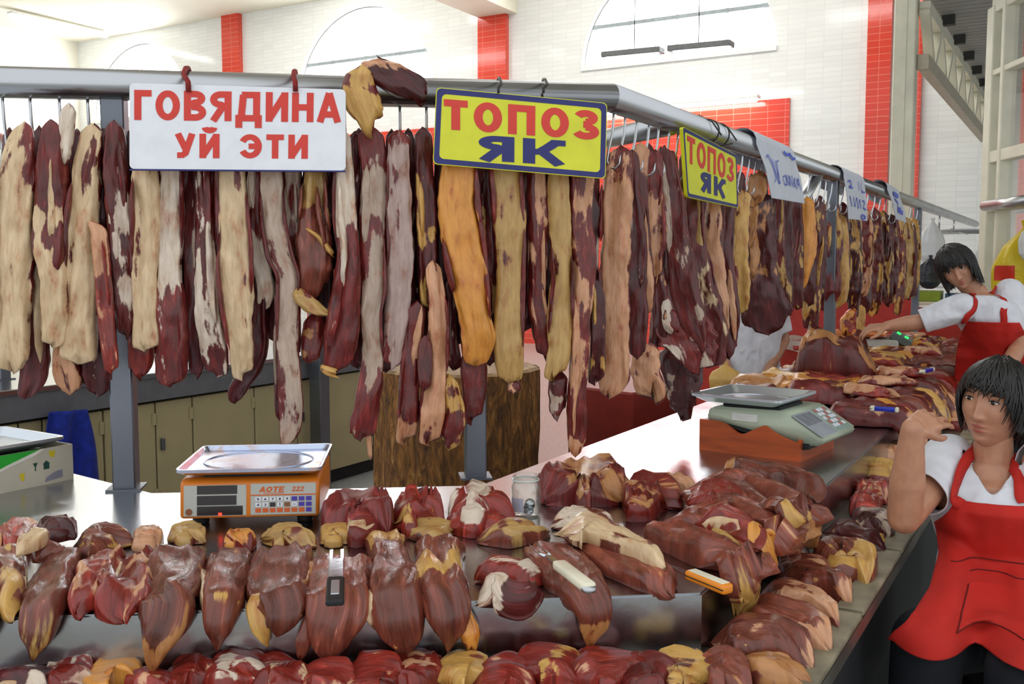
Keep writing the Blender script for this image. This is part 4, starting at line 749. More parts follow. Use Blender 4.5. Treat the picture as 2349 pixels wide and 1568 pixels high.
ff([(596, 1360, 60), (602, 1410, 62), (608, 1450, 40), (616, 1482, 14)], .05, [(0, .75), (1, .85)], 'yel', 'yellow fat wedge hanging below the large rounded cut', side=.1)
ff([(610, 1228, 60), (660, 1222, 70), (720, 1240, 50)], .05, [(0, .7), (1, .5)], 'olive', 'strip of pale trim behind the large rounded cut', rag=.25)
ff([(738, 1235, 50), (770, 1225, 60), (812, 1235, 50)], .05, [(0, .75), (1, .75)], 'yel', 'shiny yellow fat lump behind the cut with the steel tongs', rag=.2)
ff([(785, 1268, 140), (778, 1310, 158), (774, 1370, 152), (764, 1430, 122), (758, 1480, 84), (757, 1522, 36)], .08, [(0, .2), (.08, .1), (1, .08)], 'olive', 'big flat brown cut carrying the steel tongs', lump=.08, nz=.2)
ff([(706, 1400, 30), (700, 1450, 40), (690, 1505, 40)], .04, LN, 'pink', 'thin red tongue hanging left of the cut with the tongs')
ff([(878, 1212, 100), (890, 1248, 80), (900, 1290, 92), (908, 1340, 128), (916, 1400, 134), (924, 1455, 100), (928, 1505, 40)], .08, [(0, .7), (.12, .6), (.22, .15), (.75, .1), (.9, .45), (1, .3)], 'yel', 'pear-shaped brown leg cut hanging over the front edge', lump=.12)
ff([(848, 1350, 40), (858, 1400, 50), (880, 1450, 40)], .04, [(0, .8), (1, .5)], 'cream', 'pale fat seam at the left side of the pear-shaped cut', h0=0)
ff([(1015, 1232, 130), (1004, 1270, 112), (1012, 1320, 116), (1034, 1380, 116), (1034, 1440, 84), (1030, 1490, 44)], .085, [(0, .12), (.2, .3), (.32, .75), (.42, .4), (.5, .12), (1, .12)], 'yel', 'brown cut banded with yellow fat right of the pear-shaped one', lump=.2)
ff([(1066, 1370, 40), (1076, 1430, 46), (1080, 1492, 44)], .045, [(0, .8), (1, .75)], 'org', 'orange fat fringe hanging right of the banded cut', rag=.3)
ff([(1220, 1290, 110), (1180, 1300, 110), (1120, 1310, 80)], .075, [(0, .25), (.5, .4), (1, .2)], 'white', 'ragged red cut with white streaks near the counter middle', mat='b', rag=.3, lump=.3)
ff([(1240, 1345, 70), (1190, 1355, 90), (1130, 1350, 70), (1090, 1358, 40)], .06, [(0, .1), (.4, .3), (.55, .85), (1, .8)], 'white', 'dark piece with a white fat flap at the counter edge', rag=.15, mat='d')
ff([(765, 1205, 90), (800, 1180, 110), (850, 1180, 90), (885, 1200, 50)], .10, [(0, .12), (1, .2)], 'pink', 'chunky dark lean piece right of the orange scale', mat='m', lump=.25)
ff([(905, 1180, 80), (950, 1175, 90), (1010, 1185, 60)], .10, [(0, .35), (1, .2)], 'yel', 'ragged red chunk with a pointed left end at the table back', mat='b', rag=.3, lump=.3)
ff([(1030, 1175, 60), (1090, 1165, 90), (1150, 1175, 70)], .11, [(0, .5), (.5, .55), (1, .2)], 'white', 'pale streaked heap of trimmings left of the glass jar', mat='b', rag=.35, lump=.3)
ff([(1020, 1200, 40), (1100, 1195, 50), (1170, 1205, 40)], .06, LN, 'white', 'dark red band of meat under the pale streaked heap', mat='b', rag=.2)
ff([(925, 1218, 40), (980, 1214, 46), (1040, 1210, 36)], .045, [(0, .75), (1, .8)], 'olive', 'narrow shiny fat band behind the banded cut', rag=.15)
ff([(1100, 1225, 50), (1170, 1218, 60), (1240, 1208, 50)], .07, [(0, .3), (.5, .6), (1, .65)], 'olive', 'yellow-topped ridge of meat before the glass jar', rag=.2)
ff([(1245, 1235, 100), (1275, 1275, 140), (1320, 1325, 134), (1355, 1372, 100), (1362, 1410, 72), (1354, 1450, 54), (1352, 1482, 34)], .07, [(0, .4), (.15, .1), (.7, .1), (.8, .7), (1, .75)], 'tan', 'long brown cut carrying the white-handled fork', lump=.1)
ff([(1330, 1225, 90), (1390, 1262, 124), (1450, 1295, 124), (1505, 1325, 96), (1548, 1346, 44)], .06, [(0, .4), (.2, .1), (1, .08)], 'tan', 'flat brown steak slanting to the counter corner', lump=.08)
ff([(1290, 1215, 60), (1360, 1215, 70), (1450, 1250, 60), (1525, 1290, 36)], .055, [(0, .75), (.6, .7), (1, .85)], 'cream', 'pale sinewy bone end lying above the flat steak', h0=.035)
ff([(1270, 1195, 50), (1330, 1188, 60), (1400, 1200, 40)], .07, [(0, .7), (1, .4)], 'white', 'pearly fat cap at the back of the flat steak', rag=.15)
# round tied roast
ff([(1252, 1125, 90), (1300, 1112, 104), (1370, 1112, 108), (1425, 1125, 86)], .13, [(0, .3), (.5, .4), (1, .5)], 'tan', 'thick round roast standing right of the glass jar', lump=.15, mat='m', flatn=.5)
ff([(1440, 1150, 70), (1480, 1140, 80), (1530, 1145, 70)], .10, [(0, .45), (1, .4)], 'tan', 'ragged small chunk right of the round roast', mat='b', rag=.35, lump=.3)
ff([(1520, 1100, 40), (1545, 1105, 54), (1590, 1122, 40)], .09, [(0, .7), (1, .8)], 'pink', 'upstanding fat tip at the back of the right pile', rag=.25)
G2 = 'cuts heaped across the right wing of the counter'
def rg(pts, th, fv, tint, label, **k): k.setdefault('group', G2); k.setdefault('mat', 'w'); return lay(pts, 'right', th, fv, tint, label, **k)
rg([(1490, 1200, 80), (1570, 1235, 96), (1640, 1275, 96), (1680, 1315, 74), (1692, 1360, 56), (1684, 1405, 46)], .08, [(0, .5), (.15, .15), (.6, .12), (.8, .6), (1, .75)], 'yel', 'brown cut draped over the corner beside the orange knife', side=.12)
rg([(1530, 1180, 50), (1620, 1205, 66), (1700, 1240, 66), (1740, 1275, 40)], .08, [(0, .2), (1, .2)], 'yel', 'glossy lean cut behind the corner cut', lump=.25, h0=.02)
rg([(1712, 1205, 60), (1738, 1240, 76), (1752, 1275, 64), (1764, 1300, 30)], .035, [(0, .75), (1, .8)], 'org', 'orange fat flap folded over the right edge', rag=.25, h0=.05, mat='b')
rg([(1580, 1160, 50), (1690, 1162, 64), (1770, 1190, 74), (1806, 1235, 66), (1812, 1270, 40)], .08, [(0, .3), (.2, .1), (1, .1)], 'pink', 'long smooth brown cut bending over the right edge', lump=.12, h0=.03)
rg([(1560, 1120, 44), (1700, 1135, 58), (1790, 1160, 60), (1838, 1200, 56), (1852, 1250, 40)], .08, [(0, .2), (.6, .2), (.75, .7), (1, .8)], 'tan', 'brown cut with a fat end hanging on the right side', lump=.18, h0=.03)
rg([(1600, 1098, 40), (1720, 1112, 54), (1830, 1140, 52), (1868, 1165, 24)], .075, [(0, .25), (1, .15)], 'tan', 'dark cut second from the far end of the right pile', lump=.2, h0=.03)
rg([(1665, 1078, 40), (1690, 1070, 44), (1780, 1088, 50), (1845, 1108, 44), (1872, 1126, 16)], .08, [(0, .75), (.15, .6), (.25, .15), (1, .15)], 'tan', 'last cut of the right pile nearest the wooden crate', lump=.15, h0=.0)
rg([(1600, 1185, 40), (1660, 1195, 50), (1730, 1215, 40)], .07, [(0, .5), (1, .2)], 'white', 'shiny scrap with white bone in the middle of the right pile', h0=.05, rag=.25, mat='b')
rg([(1740, 1150, 36), (1800, 1160, 46), (1835, 1185, 40)], .05, [(0, .2), (1, .7)], 'yel', 'yellow-ended scrap on top of the right pile', h0=.07, rag=.2)
rg([(1580, 1140, 40), (1640, 1140, 50), (1700, 1150, 40)], .07, LN, 'pink', 'ragged dark scrap in the back of the right pile', mat='b', rag=.3, h0=.04)
# ------------------------------------------------------------------ lower shelf
G3 = 'cuts on the lower shelf'
def lw(pts, th, fv, tint, label, **k): k.setdefault('group', G3); k.setdefault('mat', 'w'); return lay(pts, 'lowr', th, fv, tint, label, **k)
lw([(1955, 1200, 50), (2000, 1195, 66), (2040, 1220, 60)], .09, [(0, .2), (1, .5)], 'grey', 'dark glossy cut by the seated woman elbow', mat='d')
lw([(1890, 1215, 60), (1940, 1220, 70), (1990, 1240, 60), (2035, 1250, 36)], .08, LN, 'tan', 'dark brown slab on the lower shelf below the counter bend', mat='d')
lw([(1880, 1290, 90), (1930, 1275, 100), (1975, 1290, 80), (1988, 1320, 40)], .10, [(0, .1), (.4, .4), (1, .75)], 'yel', 'cut with a thick yellowish fat side on the lower shelf')
lw([(1780, 1290, 60), (1812, 1282, 84), (1845, 1295, 70)], .10, [(0, .5), (1, .6)], 'lilac', 'round pinkish knuckle in the angle of the shelf', lump=.1)
lw([(1790, 1330, 60), (1850, 1322, 70), (1910, 1340, 66), (1950, 1365, 44)], .09, [(0, .12), (.6, .12), (1, .75)], 'pink', 'lean cut with a peach fat end on the lower shelf')
lw([(1740, 1370, 60), (1800, 1372, 70), (1870, 1390, 74), (1922, 1420, 50)], .09, [(0, .2), (.4, .6), (1, .75)], 'pink', 'pale fatty cut in the middle of the right lower shelf')
lw([(1700, 1410, 60), (1760, 1420, 76), (1840, 1440, 84), (1900, 1470, 56)], .09, [(0, .12), (.7, .15), (1, .8)], 'pink', 'lean brown slab with fat rim above the lowest cuts', side=.2)
lw([(1640, 1455, 70), (1710, 1462, 90), (1790, 1480, 90), (1855, 1510, 60)], .09, [(0, .3), (.2, .1), (.8, .15), (1, .5)], 'pink', 'broad brown cut at the lower right corner', side=.18)
lw([(1700, 1510, 60), (1760, 1525, 70), (1840, 1545, 70)], .08, [(0, .7), (1, .75)], 'tan', 'peach fat roll in front of the broad corner cut')
lw([(1600, 1535, 80), (1660, 1530, 90), (1720, 1560, 90)], .08, [(0, .15), (1, .2)], 'tan', 'brown cut touching the bottom edge at the right')
def lf(pts, th, fv, tint, label, **k): k.setdefault('group', G3); k.setdefault('mat', 'b'); return lay(pts, 'lowf', th, fv, tint, label, **k)
low = [(40, 1545, 150, .3, 'white', 'd', 'dark piece with white fat at the bottom left corner', .1), (150, 1535, 110, .4, 'white', 'b', 'red and white scrap left of the orange fat slab', .25), (250, 1530, 110, .85, 'org', 'w', 'smooth orange fat slab at the bottom left', .05), (345, 1555, 90, .3, 'pink', 'b', 'small red scrap right of the orange fat slab', .25),
       (440, 1535, 110, .3, 'pink', 'b', 'ragged bright red cut below the forked cut', .35), (530, 1528, 120, .4, 'white', 'b', 'shredded red and white heap at the bottom', .4), (640, 1545, 120, .35, 'cream', 'b', 'red trimmings below the fat wedge', .35), (745, 1552, 110, .3, 'pink', 'b', 'flat red trimmings below the tongs', .3),
       (850, 1540, 120, .35, 'pink', 'b', 'red cut with pale edge below the pear-shaped leg', .25), (955, 1530, 130, .45, 'pink', 'b', 'pink and red slab below the banded cut', .2), (1060, 1535, 110, .8, 'yel', 'w', 'yellow fat lump at the bottom middle', .15), (1150, 1545, 110, .2, 'pink', 'b', 'plain red slab at the bottom middle', .2),
       (1250, 1525, 130, .35, 'yel', 'b', 'red cut with a yellow fat curl at the bottom', .3), (1390, 1520, 150, .2, 'pink', 'b', 'high brown-red cut left of the yellow streaked one', .2), (1480, 1545, 120, .2, 'tan', 'm', 'dark lean cut at the bottom right of centre', .15), (1565, 1530, 120, .65, 'yel', 'w', 'yellow streaked cut near the shelf corner', .15)]
for k, (x, y, w, f, ti, mt, lab, rg_) in enumerate(low):
    dx = w * .62; y += 4
    lf([(x - dx, y + 14, 60), (x - dx * .3, y + (k % 3) * 6, 96), (x + dx * .4, y + 4 + (k % 2) * 8, 92), (x + dx, y + 20, 50)], .062, [(0, f), (.5, f - .1), (1, f + .1)], ti, lab, mat=mt, rag=rg_ * .7, lump=.2)
# ------------------------------------------------------------------ far heap on the right wing: many slices
rnd = random.Random(5); cnt = 0
G4 = 'meat slices heaped on the far right wing'
def slab3(c, dirv, L_, w, th, fv, tint, label, mat, group, lift=0, drop=0, seed=None, nzv=.5):
    m = 22; u = np.linspace(-.5, .5, m); Q = np.array([c + dirv * L_ * t_ for t_ in u])
    if drop: 
        e = (Q - FR) @ N; Q[:, 2] -= np.clip(e, 0, None) ** 1 * drop; 
    Wd = w * (1 - .35 * np.abs(u * 2) ** 3); tg = np.gradient(Q, axis=0); tg /= np.linalg.norm(tg, axis=1)[:, None]; U = np.broadcast_to(nrm(np.cross(dirv, ZU)), Q.shape).copy(); Nn = np.array([nrm(np.cross(a, b)) for a, b in zip(U, tg)])
    return tag(body('meat_slice', Q, Wd, U, Nn, th * 1.3, 1, fv, rnd.uniform(-.15, .15), nzv, mat, tint, .22, .15, 22, None), label, 'meat', group)
s = 2.22; row = 0
while s < 6.2:
    for col, (n0, L_) in enumerate(((-.10, .34), (-.42, .34), (-.68, .26))):
        if col and 2.0 < s < 2.5: continue
        c = FR + D * (s + rnd.uniform(-.03, .03)) + N * (n0 + rnd.uniform(-.03, .03)); c[2] = T + .01 + (.0 if col == 0 else .015)
        dv = nrm(N + D * rnd.uniform(-.25, .25)); f = rnd.choice([.12, .2, .3, .55, .7]) if col else rnd.choice([.1, .15, .25])
        slab3(c, dv, L_ + rnd.uniform(-.04, .08), .15 + rnd.uniform(0, .05), .065 + rnd.uniform(0, .03), [(0, f), (.7, f), (1, f + (.45 if col == 0 else .1))], rnd.choice(['tan', 'pink', 'yel', 'org']), ORD[row] + [' slice from the near end draped on the outer edge of the far heap', ' slice from the near end in the middle row of the far heap', ' small slice from the near end in the inner row of the far heap'][col], rnd.choice(['m', 'w', 'm', 'b']), G4 + [' outer row', ' middle row', ' inner row'][col], drop=1.2 if col == 0 else 0)
    s += .135; row += 1
for k in range(9):
    c = FR + D * (2.6 + k * .42) + N * rnd.uniform(-.5, -.15); c[2] = T + .075
    slab3(c, nrm(N + D * rnd.uniform(-.6, .6)), .26, .13, .05, [(0, .75), (1, .6)], rnd.choice(['pink', 'yel', 'org']), ORD[k] + ' pale fatty scrap from the near end on top of the far heap', 'b', G4 + ' top scraps')
# large wrapped joint on the heap
jc = onz(1905, 885, T); P_ = [jc + N * x for x in (-.18, -.1, 0, .1, .18)]; Q = np.array(P_); Q[:, 2] = T + .07
Q, w, _, _ = resamp(Q, np.array([.22, .3, .32, .3, .22]), 30); U = np.broadcast_to(D, Q.shape).copy(); Nn = np.broadcast_to(ZU, Q.shape).copy()
jt = tag(body('meat_joint', Q, w, U, Nn, .36, 1, [(0, .5), (.4, .35), (1, .55)], 0, .5, 'm', 'tan', .18, .05, 36), 'large round joint with a marrow bone on the far right heap', 'meat')
bp_ = jc + N * .17 + ZU * .10 + D * -.02; ring = [bp_ + (D * math.cos(a) + ZU * math.sin(a)) * .032 for a in np.linspace(0, 2 * np.pi, 21)]; tube('marrow_bone', ring, .014, simple('bone_white', '#d9c9ae', .4, var=.1), jt, 10)
# lower shelf far right: pale round pieces behind the seated woman's arm
for k, (x, y, w, f, ti, lab) in enumerate([(2030, 1040, 70, .75, 'pink', 'pale peach piece behind the seated woman forearm'), (2015, 1085, 60, .8, 'yel', 'yellow fat piece below the pale peach piece'), (2000, 1130, 66, .5, 'pink', 'mottled piece on the shelf behind the elbow'), (2075, 1000, 60, .3, 'pink', 'dark piece on the shelf beside the raised hand'), (1985, 1165, 60, .15, 'pink', 'dark red scrap right of the counter side')]):
    lw([(x - w * .5, y, 40), (x, y - 6, 56), (x + w * .5, y + 6, 40)], .09, [(0, f), (1, f)], ti, lab, mat='b', rag=.15, lump=.2)
for k in range(9):
    c = O_ + D * (3.3 + k * .3) - N * .12; c[2] = TL
    slab3(c, nrm(N + D * rnd.uniform(-.3, .3)), .2, .2, .08, [(0, .4), (1, .5)], rnd.choice(['pink', 'yel', 'tan']), ORD[k] + ' small cut from the near end on the far lower shelf', 'm', 'cuts on the far lower shelf')
# ================================================================== signs, hooks
def arcp(cx, cy, rx, ry, a0, a1, n=14): return [(cx + rx * math.cos(math.radians(a0 + (a1 - a0) * k / n)), cy + ry * math.sin(math.radians(a0 + (a1 - a0) * k / n))) for k in range(n + 1)]
def glyph(c, w, t):
    """stroke centre lines inside a w x 1 cell, stroke width t"""
    h = t / 2; a, b, lo, hi, m = h, w - h, h, 1 - h, .5; ov = arcp(w / 2, .5, w / 2 - h, .5 - h, 90, 450, 28)
    G = {'Г': [[(a, 0), (a, 1)], [(0, hi), (w, hi)]], 'Т': [[(w / 2, 0), (w / 2, 1)], [(0, hi), (w, hi)]], 'П': [[(a, 0), (a, 1)], [(b, 0), (b, 1)], [(0, hi), (w, hi)]],
         'О': [ov], 'O': [ov], '0': [ov], 'Н': [[(a, 0), (a, 1)], [(b, 0), (b, 1)], [(a, m), (b, m)]], 'И': [[(a, 0), (a, 1)], [(b, 0), (b, 1)], [(a, h * .7), (b, 1 - h * .7)]],
         'Й': [[(a, 0), (a, 1)], [(b, 0), (b, 1)], [(a, h * .7), (b, 1 - h * .7)], arcp(w / 2, 1.26, w * .22, .12, 180, 360, 10)],
         'А': [[(h * .8, 0), (w / 2, 1 - .0)], [(w - h * .8, 0), (w / 2, 1)], [(w * .25, .27), (w * .75, .27)]], 'A': [[(h * .8, 0), (w / 2, 1)], [(w - h * .8, 0), (w / 2, 1)], [(w * .25, .27), (w * .75, .27)]],
         'В': [[(a, 0), (a, 1)], [(a, hi), (w * .5, hi)] + arcp(w * .5, .76 - h * .1, b - w * .5 - .03, .24 - h * .9, 90, -90, 10) + [(a, .52)], [(a, .52), (w * .5, .52)] + arcp(w * .5, .26 + h * .2, b - w * .5, .26 - h * .8, 90, -90, 10) + [(a, lo)]],
         'Я': [[(b, 0), (b, 1)], [(b, hi), (w * .5, hi)] + arcp(w * .5, .72, w * .5 - h, .28 - h, 90, 270, 12) + [(b, .44)], [(w * .55, .44), (h * .9, 0)]],
         'Д': [[(w * .22, h), (w * .30, hi), (w * .30, hi)], [(w * .24, hi), (w * .84, hi)], [(w * .80, 1), (w * .80, 0)], [(0, lo), (w, lo)], [(a, h), (a, -.22)], [(b, h), (b, -.22)], [(w * .3, hi), (w * .22, h)]],
         'У': [[(h * .8, 1), (w * .55, .33)], [(w - h * .8, 1), (w * .52, .2), (w * .36, lo), (w * .1, lo)]], 'Э': [arcp(w * .42, .5, w * .58 - h, .5 - h, 150, -150, 24), [(w * .35, .5), (b, .5)]],
         'З': [arcp(w * .45, .74, w * .42 - h * .6, .26 - h, 165, -90, 14), arcp(w * .45, .27, w * .55 - h, .27 - h, 90, -165, 14), [(w * .35, .51), (w * .5, .51)]],
         'К': [[(a, 0), (a, 1)], [(a, .46), (w * .42, .5), (w * .62, .72), (w * .75, hi), (w, hi)], [(w * .42, .54), (w * .62, .3), (w - h * .9, 0)]],
         'E': [[(a, 0), (a, 1)], [(0, hi), (w, hi)], [(0, m), (w * .9, m)], [(0, lo), (w, lo)]], 'T': [[(w / 2, 0), (w / 2, 1)], [(0, hi), (w, hi)]],
         '2': [arcp(w / 2, .72, w / 2 - h, .28 - h, 170, -30, 12) + [(h, lo)], [(0, lo), (w, lo)]], '5': [[(b, hi), (a, hi), (a, .55), (w * .5, .6)] + arcp(w * .45, .32, w * .55 - h, .32 - h, 90, -150, 12)], '6': [arcp(w / 2, .3, w / 2 - h, .3 - h, 0, 360, 16), [(a, .3), (a, .6), (w * .7, hi)]],
         '7': [[(0, hi), (b, hi), (w * .35, 0)]], '8': [arcp(w / 2, .74, w * .42 - h, .26 - h, 0, 360, 14), arcp(w / 2, .26, w / 2 - h, .26 - h, 0, 360, 14)], '9': [arcp(w / 2, .68, w / 2 - h, .3 - h, 0, 360, 14), [(b, .68), (b, .4), (w * .3, lo)]],
         '4': [[(w * .7, 0), (w * .7, 1), (a, .3), (w, .3)]], '3': [arcp(w * .45, .74, w * .42 - h * .6, .26 - h, 165, -90, 12), arcp(w * .45, .27, w * .55 - h, .27 - h, 90, -165, 12)], '1': [[(w * .55, 0), (w * .55, 1), (w * .2, .75)]], '-': [[(0, .5), (w, .5)]]}
    return G[c]
def ribbon(pl, t):
    P = [np.array(p, float) for p in pl]; P = [p for i, p in enumerate(P) if i == 0 or np.linalg.norm(p - P[i - 1]) > 1e-5]; L_ = []; R_ = []; closed = np.linalg.norm(P[0] - P[-1]) < 1e-4
    for i, p in enumerate(P):
        d0 = P[i] - P[i - 1] if i > 0 else (P[-1] - P[-2] if closed else P[1] - P[0]); d1 = P[i + 1] - P[i] if i < len(P) - 1 else (P[1] - P[0] if closed else d0)
        d0 = d0 / np.linalg.norm(d0); d1 = d1 / np.linalg.norm(d1); d = d0 + d1; ln = np.linalg.norm(d)
        if ln < .2: d = d0; ln = 1
        d = d / np.linalg.norm(d); n_ = np.array([-d[1], d[0]]); k = 1 / max(.45, abs(np.dot(n_, [-d0[1], d0[0]]))); L_.append(p + n_ * t / 2 * k); R_.append(p - n_ * t / 2 * k)
    return L_, R_
def letters(txt, O, ux, uy, nn, width, height, t, mat, parent, name='letter', gap=.12, wmap={}, slant=0, th=.0005, lift=.0006):
    """row of letters starting at O, spanning width along ux and height along uy, proud of the board along nn"""
    ws = [wmap.get(c, .72) if c != ' ' else .45 for c in txt]; tot = sum(ws) + gap * (len(txt) - 1); kx = width / tot; x = 0
    for c, w in zip(txt, ws):
        if c != ' ':
            V = []; Fc = []
            for si, st in enumerate(glyph(c, w, t)):
                L_, R_ = ribbon(st, t); m = len(L_); o = len(V)
                for l, r in zip(L_, R_):
                    for q in (l, r):
                        for z in (lift, lift + th + si * .00012): V.append(O + ux * ((q[0] + x + q[1] * slant) * kx) + uy * (q[1] * height) + nn * z)
                for i in range(m - 1):
                    a = o + i * 4; b = a + 4; Fc += [[a + 1, a + 3, b + 3, b + 1], [a, b, b + 2, a + 2], [a, a + 1, b + 1, b], [a + 2, b + 2, b + 3, a + 3]]
            mk(name, V, Fc, mat, parent)
        x += w + gap
def quadboard(root, name, c4, nn, th, mat, rim=None, rw=0, edge=None):
    """rounded board from four corners (tl, tr, br, bl), thickness th behind the face; optional painted rim"""
    tl, tr, br, bl = [np.asarray(p, float) for p in c4]
    def S(u, v): return (tl * (1 - u) + tr * u) * (1 - v) + (bl * (1 - u) + br * u) * v
    W_ = np.linalg.norm(tr - tl); H_ = np.linalg.norm(bl - tl)
    def loop(ins, r=.012, k=4):
        pts = []
        for cx, cy, a0 in ((1, 0, -90), (1, 1, 0), (0, 1, 90), (0, 0, 180)):
            X = (W_ - ins - r) if cx else (ins + r); Y = (H_ - ins - r) if cy else (ins + r)
            for j in range(k + 1):
                a = math.radians(a0 + 90 * j / k); pts.append(((X + r * math.cos(a)) / W_, (Y + r * math.sin(a)) / H_))
        return pts
    lp = loop(0); n = len(lp); V = [S(*p) for p in lp] + [S(*p) - nn * th for p in lp]
    mk(name, V, [list(range(n))[::-1], list(range(n, 2 * n))] + [[k, (k + 1) % n, n + (k + 1) % n, n + k] for k in range(n)], mat, root)
    if rim is not None:
        a, b = loop(.002), loop(rw); V = [S(*p) + nn * .0008 for p in a] + [S(*p) + nn * .0008 for p in b] + [S(*p) + nn * .0002 for p in a] + [S(*p) + nn * .0002 for p in b]
        Fc = []
        for k in range(n):
            k2 = (k + 1) % n; Fc += [[k2, k, n + k, n + k2], [k, k2, 2 * n + k2, 2 * n + k], [n + k2, n + k, 3 * n + k, 3 * n + k2]]
        mk('painted_border', V, Fc, rim, root)
    return S, W_, H_
def on_sign(px, py, pl, nn): return onp(px, py, pl, nn)
# 1: white board
nn = PN; pl = PA + PN * .155
c4 = [on_sign(*p, pl, nn) for p in ((297, 190), (793, 205), (793, 391), (297, 387))]
s1 = empty('sign_board', c4[3], 'white board with red Cyrillic lettering tied to the steel rail', 'sign')
S, W_, H_ = quadboard(s1, 'board', c4, nn, .012, M_SIGNW)
ux = nrm(c4[1] - c4[0]); uy = nrm(c4[0] - c4[3])
mk('blue_edge', [c4[3] - uy * .004 + nn * .001, c4[2] - uy * .004 + nn * .001, c4[2] - uy * .004 - nn * .013, c4[3] - uy * .004 - nn * .013, c4[3] + nn * .001, c4[2] + nn * .001, c4[2] - nn * .013, c4[3] - nn * .013], [[0, 1, 5, 4], [1, 2, 6, 5], [2, 3, 7, 6], [3, 0, 4, 7], [3, 2, 1, 0], [4, 5, 6, 7]], M_SIGNB, s1)
WM = {'Г': .52, 'О': .74, 'В': .68, 'Я': .66, 'Д': .82, 'И': .70, 'Н': .68, 'А': .74, 'У': .68, 'Й': .7, 'Э': .72, 'Т': .62, 'П': .72, 'З': .66, 'К': .8, 'O': .8, 'A': .8, 'E': .66}
def text_px(txt, x0, y0, x1, y1, hpx, t, mat, root, pl, nn, lab='letter', **k):
    a = onp(x0, y0, pl, nn); b = onp(x1, y1, pl, nn); up_ = onp(x0, y0 - hpx, pl, nn) - a; letters(txt, a, nrm(b - a), nrm(up_), nn, np.linalg.norm(b - a), np.linalg.norm(up_), t, mat, root, lab, wmap=WM, **k)
text_px('ГОВЯДИНА', 308, 275, 781, 281, 69, .215, M_SIGNR, s1, pl, nn)
text_px('УЙ ЭТИ', 402, 362, 706, 364, 56, .23, M_SIGNR, s1, pl, nn, gap=.16)
for x in (433, 678):
    q = onp(x, 200, pl, nn); top = onp(x, 205, PA, PN); top[2] = 2.10
    V, Fc = tube_vf([q + nn * .006 - ZU * .012, q + nn * .008 + ZU * .012, top + PN * .075 + ZU * .02, top + PN * .04 + ZU * .042, top + ZU * .05, top - PN * .04 + ZU * .035, top - PN * .05 - ZU * .02, top - ZU * .052, top + PN * .07 - ZU * .045, q - nn * .016], .007, 8); mk('cloth_tie', V, Fc, M_REDTIE, s1, True)
# 2: large yellow sign
c4 = [on_sign(*p, pl, nn) for p in ((1001, 200), (1393, 236), (1389, 410), (993, 376))]
s2 = empty('sign_board', c4[3], 'large yellow sign with navy border and red and navy Cyrillic letters', 'sign'); quadboard(s2, 'board', c4, nn, .012, M_SIGNY, M_SIGNB, .016)
text_px('ТОПОЗ', 1018, 296, 1374, 322, 69, .23, M_SIGNR, s2, pl, nn, gap=.16)
text_px('ЯК', 1098, 367, 1297, 380, 58, .23, M_SIGNB, s2, pl, nn, gap=.16)
for x in (1143, 1246):
    q = onp(x, 214, pl, nn); top = onp(x, 212, PA, PN); top[2] = 2.10
    V, Fc = tube_vf([q + nn * .004, q + nn * .005 + ZU * .014, top + PN * .07 + ZU * .02, top + PN * .035 + ZU * .04, top + ZU * .047, top - PN * .04 + ZU * .03, top - PN * .047 - ZU * .02, top - ZU * .048, q - nn * .016], .004, 6); mk('wire_tie', V, Fc, M_WIRE, s2, True)
# 3: small yellow sign on the right rail
def rail_pt(px):
    k = (px - 1174.5) / F; s_ = (k * PB[1] - PB[0]) / (D[0] - k * D[1]); return PB + D * s_, s_
n3 = N * 1.0; pl3 = PB + N * .075
n3 = nrm(N)
c4 = [onp(*p, pl3, n3) for p in ((1566, 290), (1690, 355), (1693, 477), (1577, 452))]
n3f = n3 if np.dot(n3, C0 - c4[0]) > 0 else -n3
s3 = empty('sign_board', c4[3], 'small yellow sign with navy border on the right rail', 'sign'); quadboard(s3, 'board', c4, n3f, .012, M_SIGNY, M_SIGNB, .014)
text_px('ТОПОЗ', 1576, 372, 1683, 420, 62, .2, M_SIGNR, s3, pl3, n3f, gap=.16)
text_px('ЯК', 1607, 437, 1664, 456, 46, .24, M_SIGNB, s3, pl3, n3f, gap=.2)
for px in (1597, 1633):
    q, _ = rail_pt(px); V, Fc = tube_vf([q + N * .085 - ZU * .03, q + N * .05 + ZU * .02, q + ZU * .047, q - N * .05 + ZU * .01, q - N * .02 - ZU * .05, q + N * .07 - ZU * .04], .003, 6); mk('wire_tie', V, Fc, M_WIRE, s3, True)
